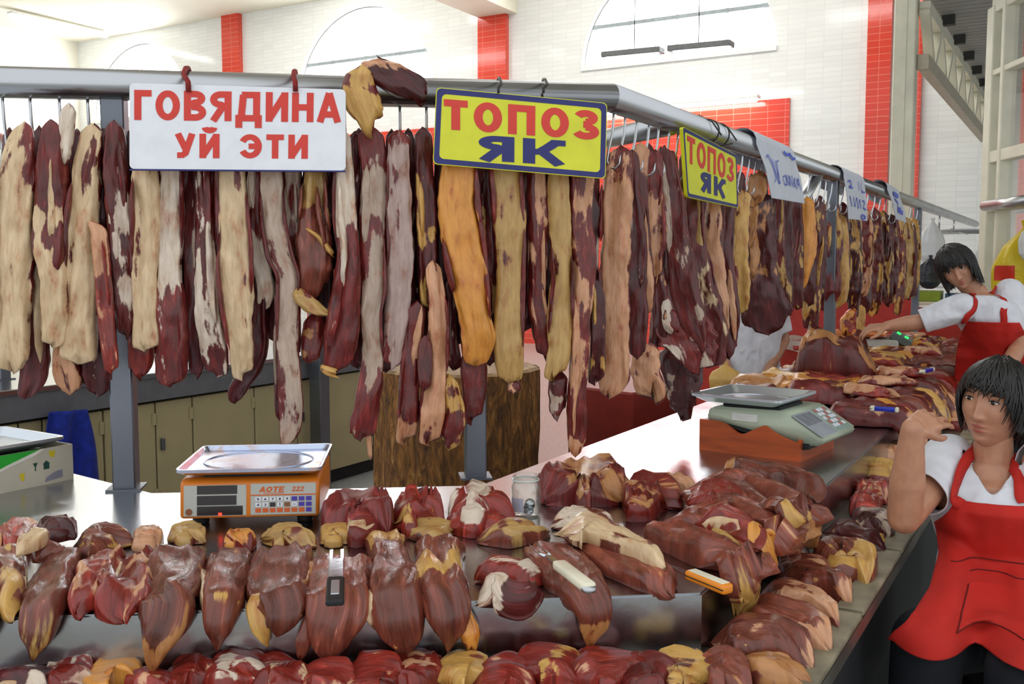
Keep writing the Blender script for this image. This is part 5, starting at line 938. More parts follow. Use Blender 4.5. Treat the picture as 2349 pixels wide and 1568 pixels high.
# paper notes folded over the rail
def note(c4px, label, strokes):
    pl_ = PB + N * .062; q = [onp(*p, pl_, N) for p in c4px]; q0, _ = rail_pt((c4px[0][0] + c4px[1][0]) / 2); root = empty('paper_note', q[3], label, 'sign', 'card notes folded over the right rail')
    tl, tr, br, bl = q; rows = []
    for k in range(9):
        a = math.radians(-10 + 200 * k / 8); off = N * (.062 * math.cos(a) - .062) + ZU * (.058 * math.sin(a)); rows.append((tl - ZU * .02 + off, tr - ZU * .02 + off))
    rows = rows[::-1]; back = [(rows[0][0] - ZU * .06, rows[0][1] - ZU * .06)]; allr = back + rows + [((tl + bl) / 2 + N * .004, (tr + br) / 2 + N * .004), (bl, br)]
    V = [p for r in allr for p in r]; m = len(allr); V2 = V + [p - N * .0015 - ZU * .0015 for p in V]
    Fc = [[2 * i, 2 * i + 1, 2 * i + 3, 2 * i + 2] for i in range(m - 1)]; Fc += [[f + 2 * m for f in fc][::-1] for fc in Fc]
    mk('card', V2, Fc, M_PAPER, root)
    for st, t in strokes:
        P = [(tl * (1 - u) + tr * u) * (1 - v) + (bl * (1 - u) + br * u) * v + N * .006 for u, v in st]; ux_ = nrm(tr - tl); uy_ = ZU
        Lr, Rr = ribbon([((p - tl) @ ux_, (p - tl) @ uy_) for p in P], t); V = []
        base = [(tl * (1 - u) + tr * u) * (1 - v) + (bl * (1 - u) + br * u) * v for u, v in st]
        for l, r in zip(Lr, Rr): V += [tl + ux_ * l[0] + uy_ * (l[1] - ux_[2] * 0) + N * .007, tl + ux_ * r[0] + uy_ * r[1] + N * .007]
        if len(V) >= 4: mk('ink_stroke', V, [[2 * i, 2 * i + 1, 2 * i + 3, 2 * i + 2] for i in range(len(V) // 2 - 1)], M_INK, root)
    return root
def curve(pts, n=6):
    pts = [np.array(p, float) for p in pts]; out = []
    for i in range(len(pts) - 1):
        p0 = pts[max(0, i - 1)]; p1, p2 = pts[i], pts[i + 1]; p3 = pts[min(len(pts) - 1, i + 2)]
        for k in range(n):
            t = k / n; out.append(tuple(.5 * ((2 * p1) + (-p0 + p2) * t + (2 * p0 - 5 * p1 + 4 * p2 - p3) * t * t + (-p0 + 3 * p1 - 3 * p2 + p3) * t ** 3)))
    return out + [tuple(pts[-1])]
scr1 = [(curve([(.08, .32), (.14, .26), (.2, .4), (.22, .6), (.16, .7)]), .006), (curve([(.22, .3), (.26, .6), (.30, .68), (.34, .35), (.4, .28)]), .007), (curve([(.3, .3), (.31, .7)]), .006), (curve([(.5, .52), (.44, .56), (.45, .68), (.52, .66), (.53, .5), (.55, .68)]), .006),
        (curve([(.6, .48), (.6, .68), (.64, .5), (.67, .68)]), .006), (curve([(.72, .46), (.72, .68), (.8, .5), (.76, .58), (.82, .7)]), .006), (curve([(.88, .5), (.84, .55), (.88, .62), (.9, .48), (.93, .7)]), .006), (curve([(.62, .06), (.7, .1), (.78, .06), (.86, .12), (.94, .09)]), .012)]
scr2 = [(curve([(.1, .2), (.2, .16), (.25, .24), (.15, .3), (.3, .3)]), .01), (curve([(.6, .1), (.62, .3)]), .01), (curve([(.75, .1), (.76, .3), (.9, .3)]), .01), (curve([(.12, .5), (.2, .72)]), .01), (curve([(.3, .5), (.34, .7), (.45, .5), (.5, .72), (.6, .52), (.65, .72)]), .01), (curve([(.75, .52), (.85, .55), (.78, .68), (.9, .72)]), .01), (curve([(.7, .86), (.62, .9), (.72, .96), (.85, .9), (.7, .86)]), .01)]
scr3 = [(curve([(.3, .15), (.7, .15)]), .03), (curve([(.3, .3), (.5, .4), (.4, .55), (.7, .5)]), .015), (curve([(.35, .62), (.8, .62)]), .03)]
note([(1736, 312), (1824, 350), (1846, 466), (1770, 453)], 'large handwritten card folded over the right rail', scr1)
note([(1936, 392), (1984, 412), (1990, 506), (1946, 501)], 'second handwritten card further along the right rail', scr2)
note([(2036, 424), (2064, 440), (2080, 510), (2055, 502)], 'smallest handwritten card near the far end of the rail', scr3)
# ------------------------------------------------------------------ hooks
HV, HF = tube_vf([np.array(p) for p in [(0, .0, -.036), (0, .0, -.06), (0, .004, -.10), (0, .016, -.15), (0, .02, -.18), (0, .012, -.20), (0, -.006, -.205), (0, -.02, -.19), (0, -.024, -.165)]], [.0042] * 7 + [.0036, .002], 8)
def hook_mesh():
    me = bpy.data.meshes.new('meat_hook'); me.from_pydata(HV.tolist(), [], HF); me.materials.append(M_HOOK); me.polygons.foreach_set('use_smooth', np.ones(len(me.polygons), bool)); me.update(); return me
hk = None
def put_hook(P, dirv, label, group, zs=1):
    global hk
    if hk is None: hk = bpy.data.objects.new('meat_hook', hook_mesh()); o = hk
    else: o = hk.copy()
    COL.objects.link(o); o.location = Vector(P); o.rotation_euler = (0, 0, ang(dirv)); o.scale = (1, 1, zs); tag(o, label, 'hook', group); WL[o.name] = np.asarray(P); return o
hp = [5, 68, 135, 200, 267, 333, 395, 470, 530, 588, 622, 672, 722, 790, 850, 917, 978, 1052, 1112, 1158, 1228, 1281, 1334]
for k, x in enumerate(hp):
    P = onp(x, 205, PA, PN); P[2] = 2.10
    lab = {0: 'steel hook at the left edge of the front rail', 1: 'steel hook over the wide cream strip', 2: 'steel hook behind the pale fat flap', 3: 'steel hook over the slit grey-cream strip', 4: 'steel hook just left of the white board', 14: 'steel hook under the cut slung over the rail', 15: 'steel hook over the grey-pink strip', 16: 'steel hook just left of the large yellow sign'}.get(k)
    if lab is None: lab = ORD[k - 5] + ' steel hook from the left behind the white board' if x < 800 else ORD[k - 17] + ' steel hook from the left behind the large yellow sign'
    put_hook(P, PD, lab, 'steel meat hooks on the front rail', 1.0 if k in (0, 1, 2, 3, 4, 14, 15, 16) else .95)
for k, x in enumerate([1404, 1430, 1456, 1484, 1506, 1530, 1550, 1596, 1637, 1697, 1713, 1727, 1741, 1790, 1850, 1862, 1875, 1888, 1902, 1915, 1928, 1960, 1984, 2000, 2012, 2024, 2040, 2062, 2082, 2098]):
    P, s_ = rail_pt(x); put_hook(P, D, ORD[k] + ' steel hook from the bend, near the bend of the right rail' if x < 1560 else ORD[k] + ' steel hook from the bend, between small sign and large card' if x < 1760 else ORD[k] + ' steel hook from the bend, between the large and the second card' if x < 1940 else ORD[k] + ' steel hook from the bend, towards the far end of the right rail', 'steel meat hooks on the right rail')
# ================================================================== scales, jar, tools, box, bags
M_ORG = simple('orange_scale_plastic', '#d9791c', .35, var=.04); M_FACE = simple('grey_scale_face', '#b9bbb2', .4, var=.03); M_LCD = simple('dark_display', '#1d0d0b', .15); M_KEYW = simple('white_key', '#e6e8f0', .4); M_KEYP = simple('violet_key', '#4a34a8', .4); M_KEYO = simple('orange_key', '#d95f22', .4); M_OTXT = simple('orange_print', '#d9621c', .5); M_KTXT = simple('key_print', '#3a3d55', .5)
M_LED = emitm('red_led', '#ff2a1c', 4); M_GLED = emitm('green_led', '#19ff4a', 3); M_RUBBER = simple('black_rubber', '#101113', .6)
def smear_pan():
    m, nt, ns, L, b = nmat('smeared_scale_pan'); tc = nd(ns, 'ShaderNodeTexCoord'); nz = nd(ns, 'ShaderNodeTexNoise'); nz.inputs['Scale'].default_value = 9; nz.inputs['Detail'].default_value = 6; nz.inputs['Distortion'].default_value = 1.5; L.new(tc.outputs['Object'], nz.inputs['Vector'])
    mr = nd(ns, 'ShaderNodeMapRange'); L.new(nz.outputs['Fac'], mr.inputs[0]); mr.inputs[1].default_value = .5; mr.inputs[2].default_value = .68
    mx = nd(ns, 'ShaderNodeMixRGB'); L.new(mr.outputs[0], mx.inputs[0]); mx.inputs[1].default_value = (*rgb('#c3cde4'), 1); mx.inputs[2].default_value = (*rgb('#cfae9c'), 1); L.new(mx.outputs[0], b.inputs['Base Color'])
    me = nd(ns, 'ShaderNodeMapRange'); L.new(mr.outputs[0], me.inputs[0]); me.inputs[3].default_value = 1; me.inputs[4].default_value = .3; L.new(me.outputs[0], b.inputs['Metallic'])
    r2 = nd(ns, 'ShaderNodeMapRange'); L.new(nz.outputs['Fac'], r2.inputs[0]); r2.inputs[3].default_value = .12; r2.inputs[4].default_value = .4; L.new(r2.outputs[0], b.inputs['Roughness']); return m
M_SMEAR = smear_pan()
def pan(root, M, x0, x1, y0, y1, z, h, mat, flare=.02, ring=True):
    bm = bmesh.new()
    def lp(e, zz, r=.02, k=5):
        out = []
        for cx, cy, a0 in ((1, -1, -90), (1, 1, 0), (-1, 1, 90), (-1, -1, 180)):
            X = (x1 + e - r) if cx > 0 else (x0 - e + r); Y = (y1 + e - r) if cy > 0 else (y0 - e + r)
            for j in range(k + 1): a = math.radians(a0 + 90 * j / k); out.append(bm.verts.new(M @ Vector((X + r * math.cos(a), Y + r * math.sin(a), zz))))
        return out
    ls = [lp(-flare, z), lp(-flare * .2, z + h), lp(.003, z + h), lp(.003, z + h - .008), lp(-flare - .002, z - .004)]; n = len(ls[0])
    for a, b in zip(ls[:-1], ls[1:]):
        for k in range(n): bm.faces.new([a[k], b[k], b[(k + 1) % n], a[(k + 1) % n]])
    bm.faces.new(ls[0]); bm.faces.new(ls[-1][::-1]); bmesh.ops.recalc_face_normals(bm, faces=bm.faces); o = bmk('weighing_pan', bm, mat, root)
    if ring:
        cx, cy = (x0 + x1) / 2, (y0 + y1) / 2; rx, ry = (x1 - x0) * .4, (y1 - y0) * .36
        V, Fc = tube_vf([M @ Vector((cx + rx * math.cos(t_), cy + ry * math.sin(t_), z + .0005)) for t_ in np.linspace(0, 2 * np.pi, 41)], .0025, 6); mk('embossed_ring', V, Fc, mat, o, True)
    return o
# ---- orange front scale
c = onz(570, 1205, T); a0 = onz(412, 1212, T); a1 = onz(733, 1204, T); sx = nrm([*(a1 - a0)[:2], 0]); sy = np.array([-sx[1], sx[0], 0]); w = np.linalg.norm((a1 - a0)[:2])
org = a0 + ZU * .0; sc1 = empty('price_scale', (a0 + a1) / 2, 'orange electronic price scale with a smeared steel pan', 'scale'); M = frame(np.array([a0[0], a0[1], T]), sx, sy, ZU)
for x in (.04, w - .04):
    for y in (.05, .27): V, Fc = lathe_vf([(.018, 0), (.02, .004), (.02, .02), (.014, .022)], M @ Vector((x, y, 0)), 14); mk('rubber_foot', V, Fc, M_RUBBER, sc1, True)
hgt = .112
bm = bmesh.new(); prof = [(0.0, .022), (.30, .022), (.30, hgt + .01), (.03, hgt + .004), (.012, hgt - .004)]
vs = [[bm.verts.new(M @ Vector((x, y, z))) for y, z in prof] for x in (0, w)]
for k in range(5): bm.faces.new([vs[0][k], vs[1][k], vs[1][(k + 1) % 5], vs[0][(k + 1) % 5]])
bm.faces.new(vs[0][::-1]); bm.faces.new(vs[1]); bmesh.ops.recalc_face_normals(bm, faces=bm.faces); bmesh.ops.bevel(bm, geom=list(bm.edges), offset=.009, segments=3, affect='EDGES', profile=.5)
bmk('body', bm, M_ORG, sc1, True)
fz = nrm(np.array([0, -(hgt - .026), .012])); A3 = lambda v: sx * v[0] + sy * v[1] + ZU * v[2]
fx0 = np.array(M @ Vector((0, 0, .022))); fup = nrm(A3((0, .012, hgt - .026))); fn = np.cross(sx, fup); fn = fn if np.dot(fn, -sy) > 0 else -fn; FHt = math.hypot(.012, hgt - .026)
Mf = frame(fx0, sx, fup, fn)
def fbox(nm, u0, u1, v0, v1, d0, d1, mat, par=sc1, bev=.0): return box(nm, Mf, u0 * w, u1 * w, v0 * FHt, v1 * FHt, d0, d1, mat, par, bev)
f1 = fbox('face_panel', .03, .475, .08, .93, -.006, .0012, M_FACE, bev=.001); f2 = fbox('face_panel', .505, .975, .08, .95, -.006, .0012, M_FACE, bev=.001)
for v0, v1, x1 in ((.66, .90, .41), (.36, .62, .405), (.08, .33, .45)): fbox('display', .125, x1, v0 + .02, v1 + .02, 0, .0022, M_LCD, f1)
V, Fc = lathe_vf([(.004, 0), (.004, .001), (.001, .0016)], (0, 0, 0), 10); q = Mf @ Vector((.29 * w, .13 * FHt, .003)); box('led_dot', Matrix.Translation(q), -.004, .004, -.001, .001, -.003, .003, M_LED, f1)
q = Mf @ Vector((.068 * w, .2 * FHt, .001)); V = [tuple(q + Vector(sx) * (.008 * math.cos(a)) + Vector(fup) * (.008 * math.sin(a)) + Vector(fn) * z) for z in (0, .002) for a in np.linspace(0, 2 * np.pi, 16, endpoint=False)]
mk('round_button', V, [list(range(16, 32))] + [[k, (k + 1) % 16, 16 + (k + 1) % 16, 16 + k] for k in range(16)], simple('brown_button', '#8a5230', .5), f1)
fbox('orange_rule', .505, .975, .615, .645, 0, .0022, M_OTXT, f2)
def ftxt(txt, u0, v0, u1, hv, t, mat, par, sl=0): letters(txt, np.array(Mf @ Vector((u0 * w, v0 * FHt, 0))), sx, fup, fn, (u1 - u0) * w, hv * FHt, t, mat, par, wmap=WM, slant=sl, lift=.0014, th=.0006, gap=.1)
ftxt('AOTE', .565, .71, .74, .15, .22, M_OTXT, f2, .2); ftxt('222', .80, .72, .885, .13, .2, M_OTXT, f2, .2); fbox('orange_rule', .6, .745, .675, .69, 0, .002, M_OTXT, f2)
keys = ['56789ppp', '43k1o-pp', 'ooooooop']
for r, row_ in enumerate(keys):
    for k, ch in enumerate(row_):
        u0 = .54 + k * .052; v0 = .46 - r * .155; mt = M_KEYP if ch == 'p' or (r == 2 and k == 7) else M_KEYO if r == 2 else M_KEYW
        if ch == 'k': mt = M_LCD
        if ch == 'o' and r == 1: mt = MATS['brown_button']
        kk = fbox('key', u0, u0 + .04, v0, v0 + .115, 0, .0024, mt, f2)
        if ch in '56789431-': 
            P_ = np.array(Mf @ Vector(((u0 + .012) * w, (v0 + .025) * FHt, 0))); letters(ch, P_, sx, fup, fn, .016 * w, .065 * FHt, .2, M_KTXT, f2, name='key_print', wmap={c_: .6 for c_ in '56789431-'}, lift=.0026, th=.0004)
box('pan_support', M, .05, w - .05, .04, .27, hgt, hgt + .018, M_RUBBER, sc1, .004)
pan(sc1, M, -.004, w + .004, -.004, .31, hgt + .02, .012, M_SMEAR, .01)
# ---- grey scale on the wooden crate (right wing)
A = onz(1604, 1030, T); B = onz(1835, 1060, T); Cc = onz(1905, 992, T)
cx_ = nrm([*(B - A)[:2], 0]); wl = np.linalg.norm((B - A)[:2]); cy_ = np.array([-cx_[1], cx_[0], 0]); dl = .30
Mc = frame(np.array([A[0], A[1], T]), cx_, cy_, ZU); M_CRATE = simple('orange_stained_wood', '#b5501f', .45, var=.2, scale=5, stretch=(1, 1, 6), bump=.1)
crt = empty('wooden_crate', (A + B) / 2, 'orange stained wooden crate with a wavy cut side under the grey scale', 'crate')
def wavy(nm, M, L_, h, th, dips):
    xs = np.linspace(0, L_, 40); zs = np.array([h - sum(d * math.exp(-((x / L_ - c_) / s_) ** 2) for c_, s_, d in dips) for x in xs]); V = []
    for y in (0, th):
        for x, z in zip(xs, zs): V += [M @ Vector((x, y, 0)), M @ Vector((x, y, z))]
    n_ = 80; Fc = []
    for i in range(39):
        a = 2 * i; Fc += [[a, a + 2, a + 3, a + 1], [n_ + a, n_ + a + 1, n_ + a + 3, n_ + a + 2], [a + 1, a + 3, n_ + a + 3, n_ + a + 1], [a, n_ + a, n_ + a + 2, a + 2]]
    Fc += [[0, 1, n_ + 1, n_], [78, n_ + 78, n_ + 79, 79]]; return mk(nm, [v[:] for v in V], Fc, M_CRATE, crt)
H = .105
wavy('wavy_side', Mc, wl, H, .014, [(.42, .13, .035), (1.02, .3, .045), (.66, .06, -.012)]); wavy('wavy_side', frame(np.array(Mc @ Vector((0, dl - .014, 0))), cx_, cy_, ZU), wl, H, .014, [(.38, .13, .03), (1.0, .3, .035)])
box('end_board', Mc, 0, .014, .014, dl - .014, 0, H - .004, M_CRATE, crt); box('end_board', Mc, wl - .014, wl, .014, dl - .014, 0, H * .66, M_CRATE, crt); box('bottom_board', Mc, .014, wl - .014, .014, dl - .014, .0, .01, M_CRATE, crt)
M_GS = simple('pale_green_plastic', '#b5bfa8', .35, var=.03); M_GD = simple('grey_display_film', '#6f7480', .2)
sc2 = empty('price_scale', np.array(Mc @ Vector((wl / 2, dl / 2, H))), 'pale green-grey price scale standing on the wooden crate', 'scale'); z0 = .075
bm = bmesh.new(); prof = [(.015, z0 + .05), (.02, z0 + .012), (.09, z0 + .014), (.2, z0 - .005), (wl * .80, z0 - .03), (wl + .055, z0 - .02), (wl + .07, z0 + .005), (wl * .86, z0 + .075), (wl * .75, z0 + .078), (.03, z0 + .072)]
vs = [[bm.verts.new(Mc @ Vector((x, y, z))) for x, z in prof] for y in (.022, dl + .02)]; n_ = len(prof)
for k in range(n_): bm.faces.new([vs[0][k], vs[1][k], vs[1][(k + 1) % n_], vs[0][(k + 1) % n_]])
bm.faces.new(vs[0]); bm.faces.new(vs[1][::-1]); bmesh.ops.recalc_face_normals(bm, faces=bm.faces); bmesh.ops.bevel(bm, geom=list(bm.edges), offset=.007, segments=2, affect='EDGES'); bmk('body', bm, M_GS, sc2, True)
bm = bmesh.new(); prof = [(.03, z0 + .02), (.1, z0 + .01), (.2, z0 - .012), (wl * .8, z0 - .045), (wl + .02, z0 - .035), (wl + .02, z0 - .02), (.03, z0 + .03)]
vs = [[bm.verts.new(Mc @ Vector((x, y, z))) for x, z in prof] for y in (.018, dl - .02)]; n_ = len(prof)
for k in range(n_): bm.faces.new([vs[0][k], vs[1][k], vs[1][(k + 1) % n_], vs[0][(k + 1) % n_]])
bm.faces.new(vs[0]); bm.faces.new(vs[1][::-1]); bmesh.ops.recalc_face_normals(bm, faces=bm.faces); bmk('dark_underside', bm, M_RUBBER, sc2)
sd = nrm(np.array([wl + .07 - wl * .86, 0, -.07])); o_ = Mc @ Vector((wl * .865, 0, z0 + .0725)); ud = cx_ * sd[0] + ZU * sd[2]; kn = nrm(np.cross(cy_, ud)); kn = kn if kn[2] > 0 else -kn; Mk2 = frame(np.array(o_), cy_, ud, kn)
Lk = math.hypot(wl * .14 + .07, .07) - .012
dp_ = box('display_panel', Mk2, .02, .165, .008, Lk, .0, .003, simple('silver_panel', '#9ea5ad', .25), sc2, .001)
for k in range(3): box('display', Mk2, .03 + k * .044, .068 + k * .044, .016, Lk * .55, .003, .0038, M_GD, dp_)
kp = box('key_panel', Mk2, .175, .29, .008, Lk, .0, .003, simple('green_key_panel', '#8fa39a', .3), sc2, .001)
for i in range(5):
    for j in range(4): box('key', Mk2, .183 + j * .026, .203 + j * .026, .014 + i * .02, .028 + i * .02, .003, .005, simple('scale_key', '#b4756a', .5) if (i, j) == (0, 0) else MATS['scale_key'] if (i + j) % 3 == 0 else M_KEYW, kp)
box('maker_label', Mc, .11, .20, .0195, .023, z0 + .035, z0 + .06, simple('label_white', '#d9d9d2', .5), sc2)
V, Fc = lathe_vf([(.03, 0), (.045, .012), (.05, .02)], Mc @ Vector((wl * .36, dl / 2, z0 + .07)), 20); mk('pan_post', V, Fc, M_RUBBER, sc2, True); box('pan_support', Mc, .06, wl * .74, .05, dl - .05, z0 + .074, z0 + .088, M_RUBBER, sc2, .004)
pan(sc2, Mc, -.035, wl * .80, -.005, dl + .02, z0 + .093, .024, M_PAN, .03)
# ---- left box with a pan
A = onz(169, 1098, T); B = onz(0, 1132, T); bx = nrm([*(B - A)[:2], 0]); by = np.array([bx[1], -bx[0], 0]); by = by if by[1] > 0 else -by
M_CARD = simple('printed_carton', '#c2b9a6', .6, var=.06, scale=10); bxr = empty('carton_box', (A + B) / 2, 'open pale carton with green print on the left wing', 'box'); Mb = frame(np.array([A[0], A[1], T]), bx, by, ZU); bl_ = .42; bh = .105
box('front_panel', Mb, 0, bl_, 0, .006, 0, bh, M_CARD, bxr); box('end_panel', Mb, 0, .006, .006, .3, 0, bh, M_CARD, bxr); box('back_panel', Mb, 0, bl_, .294, .3, 0, bh, M_CARD, bxr); box('base', Mb, .006, bl_, .006, .294, 0, .006, M_CARD, bxr)
def fl(nm, pts, mat): 
    V = [Mb @ Vector((x, -.001, z)) for x, z in pts]; mk(nm, [v[:] for v in V] + [tuple(v + Vector(by) * .0008) for v in V], [list(range(len(pts))), list(range(len(pts), 2 * len(pts)))[::-1]], mat, bxr)
M_GRN = simple('bright_green_print', '#23a32c', .5); M_DGRN = simple('dark_green_print', '#1e4a3c', .5); M_YEL = simple('yellow_tape', '#d9c21e', .5); M_TORN = simple('torn_card', '#ded9cd', .8)
fl('green_print', [(.10, bh), (.42, bh), (.42, .045), (.27, .05), (.2, .075)], M_GRN); fl('torn_edge', [(.085, bh), (.10, bh), (.2, .075), (.27, .05), (.27, .044), (.2, .066), (.12, .088)], M_TORN)
fl('house_mark', [(.075, .045), (.092, .045), (.092, .06), (.095, .06), (.0835, .07), (.072, .06), (.075, .06)], M_DGRN); fl('glass_mark', [(.115, .045), (.119, .045), (.118, .055), (.124, .068), (.11, .068), (.116, .055)], M_DGRN); fl('tape_bit', [(.055, .095), (.075, .095), (.072, .08), (.06, .075)], M_YEL); fl('tape_bit', [(.15, .045), (.165, .045), (.16, .025), (.152, .022)], M_YEL); fl('hand_hole', [(.035, .014), (.09, .008), (.085, .02), (.06, .032), (.035, .036)], simple('grey_print', '#8a8694', .5))
sc3 = empty('price_scale', np.array(Mb @ Vector((.25, .15, .006))), 'steel scale pan resting in the pale carton at the left', 'scale'); box('body', Mb, .06, .4, .03, .28, .006, .1, simple('dark_green_plastic', '#12401c', .5), sc3, .01); pan(sc3, Mb, .03, .43, -.01, .31, .112, .022, M_PAN, .03, False)
# ---- far orange scale with green digits
q = onz(1990, 818, T); r_ = empty('price_scale', q, 'far scale with an orange pan and green lit digits', 'scale'); Ms = rz(q, ang(N) + .1)
box('body', Ms, -.16, .2, -.15, .15, .0, .13, M_FACE, r_, .012); pan(r_, Ms, -.22, .12, -.19, .19, .15, .02, simple('orange_pan_paint', '#d8762a', .4), .03, False)
Mh = Ms @ Matrix.Translation((.2, 0, .13)) @ Matrix.Rotation(.5, 4, 'Y'); hd = box('display_head', Mh, -.06, .08, -.14, .14, -.02, .03, simple('dark_grey_case', '#5b6462', .4), r_, .008)
for k in range(2): box('green_digits', Mh, -.035 + k * .055, -.01 + k * .055, -.1, .03, .031, .032, M_GLED, hd)
# ---- jar of coins
jc = onz(1206, 1185, T); jr = empty('glass_jar', jc, 'open glass jar holding a few coins on the steel table', 'jar')
M_JAR = glassm('jar_glass', (.96, .98, .97), .03); R_ = .037
V, Fc = lathe_vf([(R_ * .9, 0), (R_, .006), (R_, .07), (R_ * .98, .078), (R_ * .86, .088), (R_ * .84, .092), (R_ * .9, .094), (R_ * .84, .1), (R_ * .9, .103), (R_ * .84, .108), (R_ * .8, .108), (R_ * .8, .088), (R_ * .92, .076), (R_ * .94, .01), (R_ * .8, .005)], jc, 40); mk('jar_body', V, Fc, M_JAR, jr, True)
tube('thread_ring', [jc + np.array([R_ * .9 * math.cos(a), R_ * .9 * math.sin(a), .096]) for a in np.linspace(0, 2 * np.pi, 33)], .002, simple('pale_glass_rim', '#c3cfca', .15), jr, 6)
th = np.linspace(math.radians(200), math.radians(260), 9); V = [jc + np.array([(R_ + .0006) * math.cos(a), (R_ + .0006) * math.sin(a), z]) for z in (.02, .055) for a in th]; mk('jar_label', V, [[k, k + 1, 10 + k, 9 + k] for k in range(8)], simple('jar_label_paper', '#b9bccb', .6), jr)
M_COIN = steel('coin_metal', '#c9ccd2', .25)
for k in range(6):
    p = jc + np.array([rnd.uniform(-.013, .013), rnd.uniform(-.013, .013), .012 + .005 * k]); V, Fc = lathe_vf([(.0125, 0), (.0125, .002)], (0, 0, 0), 18); R3 = np.array(Matrix.Rotation(rnd.uniform(.2, 1.3), 3, 'X') @ Matrix.Rotation(rnd.uniform(0, 3), 3, 'Z')); tag(mk('coin', V @ R3.T + p, Fc, M_COIN, None, True), 'silver coin lying in the glass jar', 'coin', 'coins in the glass jar')
# ---- hand tools lying on the cuts
def tool(name, a, b, label, cat, zlift, build):
    P0 = onz(*a, T + zlift); P1 = onz(*b, T + zlift); d = P1 - P0; root = empty(name, (P0 + P1) / 2, label, cat); ux = nrm(d); zz = nrm(ZU - ux * ux[2]); M = frame(P0, ux, np.cross(zz, ux), zz); build(root, M, np.linalg.norm(d)); return root
M_IVORY = simple('ivory_plastic', '#ece6cc', .3); M_BLADE = steel('knife_blade', '#d6dade', .12); M_OKN = simple('orange_handle', '#e98a1e', .35, var=.03); M_BLUEH = simple('blue_handle', '#1b2fb0', .3)
def fork(root, M, L_):
    for s in (-1, 1): V, Fc = tube_vf([np.array(M @ Vector(p)) for p in ((0, s * .008, .002), (L_ * .2, s * .009, .0), (L_ * .28, s * .004, 0))], [.0012, .0035, .004], 8); mk('tine', V, Fc, M_BLADE, root, True)
    box('shank', M, L_ * .27, L_ * .48, -.008, .008, -.003, .003, M_BLADE, root, .002); box('handle', M, L_ * .46, L_ * .97, -.013, .013, -.008, .009, M_IVORY, root, .006, 2, True)
    V, Fc = lathe_vf([(.012, -.004), (.014, 0), (.012, .006)], np.array(M @ Vector((L_ * .95, 0, -.003))), 14); mk('end_cap', V, Fc, M_PIPE, root, True)
tool('meat_fork', (1224, 1250), (1358, 1352), 'two-tined fork with an ivory handle on the long brown cut', 'fork', .085, fork)
def tongs(root, M, L_):
    for s in (-1, 1): box('prong', M, 0, L_ * .36, s * .010 - .004, s * .010 + .004, -.002, .003, M_BLADE, root, .001)
    box('channel', M, L_ * .22, L_ * .62, -.014, .014, -.003, .005, M_BLADE, root, .002); box('grip', M, L_ * .58, L_, -.015, .015, -.004, .006, M_RUBBER, root, .003); box('grip_slot', M, L_ * .66, L_ * .9, -.007, .007, .005, .0075, M_PAN, root, .001)
P0 = onz(772, 1262, T + .088); P1 = onz(768, 1392, T + .055)
tool('steel_tongs', (773, 1262), (768, 1385), 'slim steel tongs with a black grip on the big flat cut', 'tongs', .094, tongs)
def knife_o(root, M, L_):
    V = [M @ Vector(p) for p in ((0, 0, .001), (L_ * .45, -.014, .001), (L_ * .45, .012, .001), (0, 0, -.001), (L_ * .45, -.014, -.001), (L_ * .45, .012, -.001))]; mk('blade', [v[:] for v in V], [[0, 1, 2], [5, 4, 3], [0, 3, 4, 1], [1, 4, 5, 2], [2, 5, 3, 0]], M_BLADE, root); box('handle', M, L_ * .42, L_, -.014, .014, -.010, .010, M_OKN, root, .008, 3, True); box('handle_inlay', M, L_ * .46, L_ * .96, -.010, .010, .0095, .0108, M_IVORY, root, .0005); box('handle_seam', M, L_ * .44, L_ * .99, -.0148, .0148, -.001, .001, M_WIRE, root)
tool('orange_knife', (1520, 1290), (1672, 1352), 'orange-handled knife at the front corner of the counter', 'knife', .03, knife_o)
def knife_b(root, M, L_):
    V = [M @ Vector(p) for p in ((0, 0, .001), (L_ * .6, -.014, .001), (L_ * .6, .012, .001), (0, 0, -.001), (L_ * .6, -.014, -.001), (L_ * .6, .012, -.001))]; mk('blade', [v[:] for v in V], [[0, 1, 2], [5, 4, 3], [0, 3, 4, 1], [1, 4, 5, 2], [2, 5, 3, 0]], M_BLADE, root); box('bolster', M, L_ * .56, L_ * .63, -.012, .012, -.009, .01, M_IVORY, root, .003); box('handle', M, L_ * .62, L_ * .95, -.011, .011, -.009, .009, M_BLUEH, root, .007, 3, True); box('end_cap', M, L_ * .94, L_, -.012, .012, -.009, .01, M_IVORY, root, .004)
tool('blue_knife', (1915, 930), (2062, 940), 'blue-handled knife lying at the near end of the far heap', 'knife', .085, knife_b)
tool('blue_knife', (2078, 862), (2140, 846), 'blue-handled knife deeper in the far heap', 'knife', .10, knife_b)
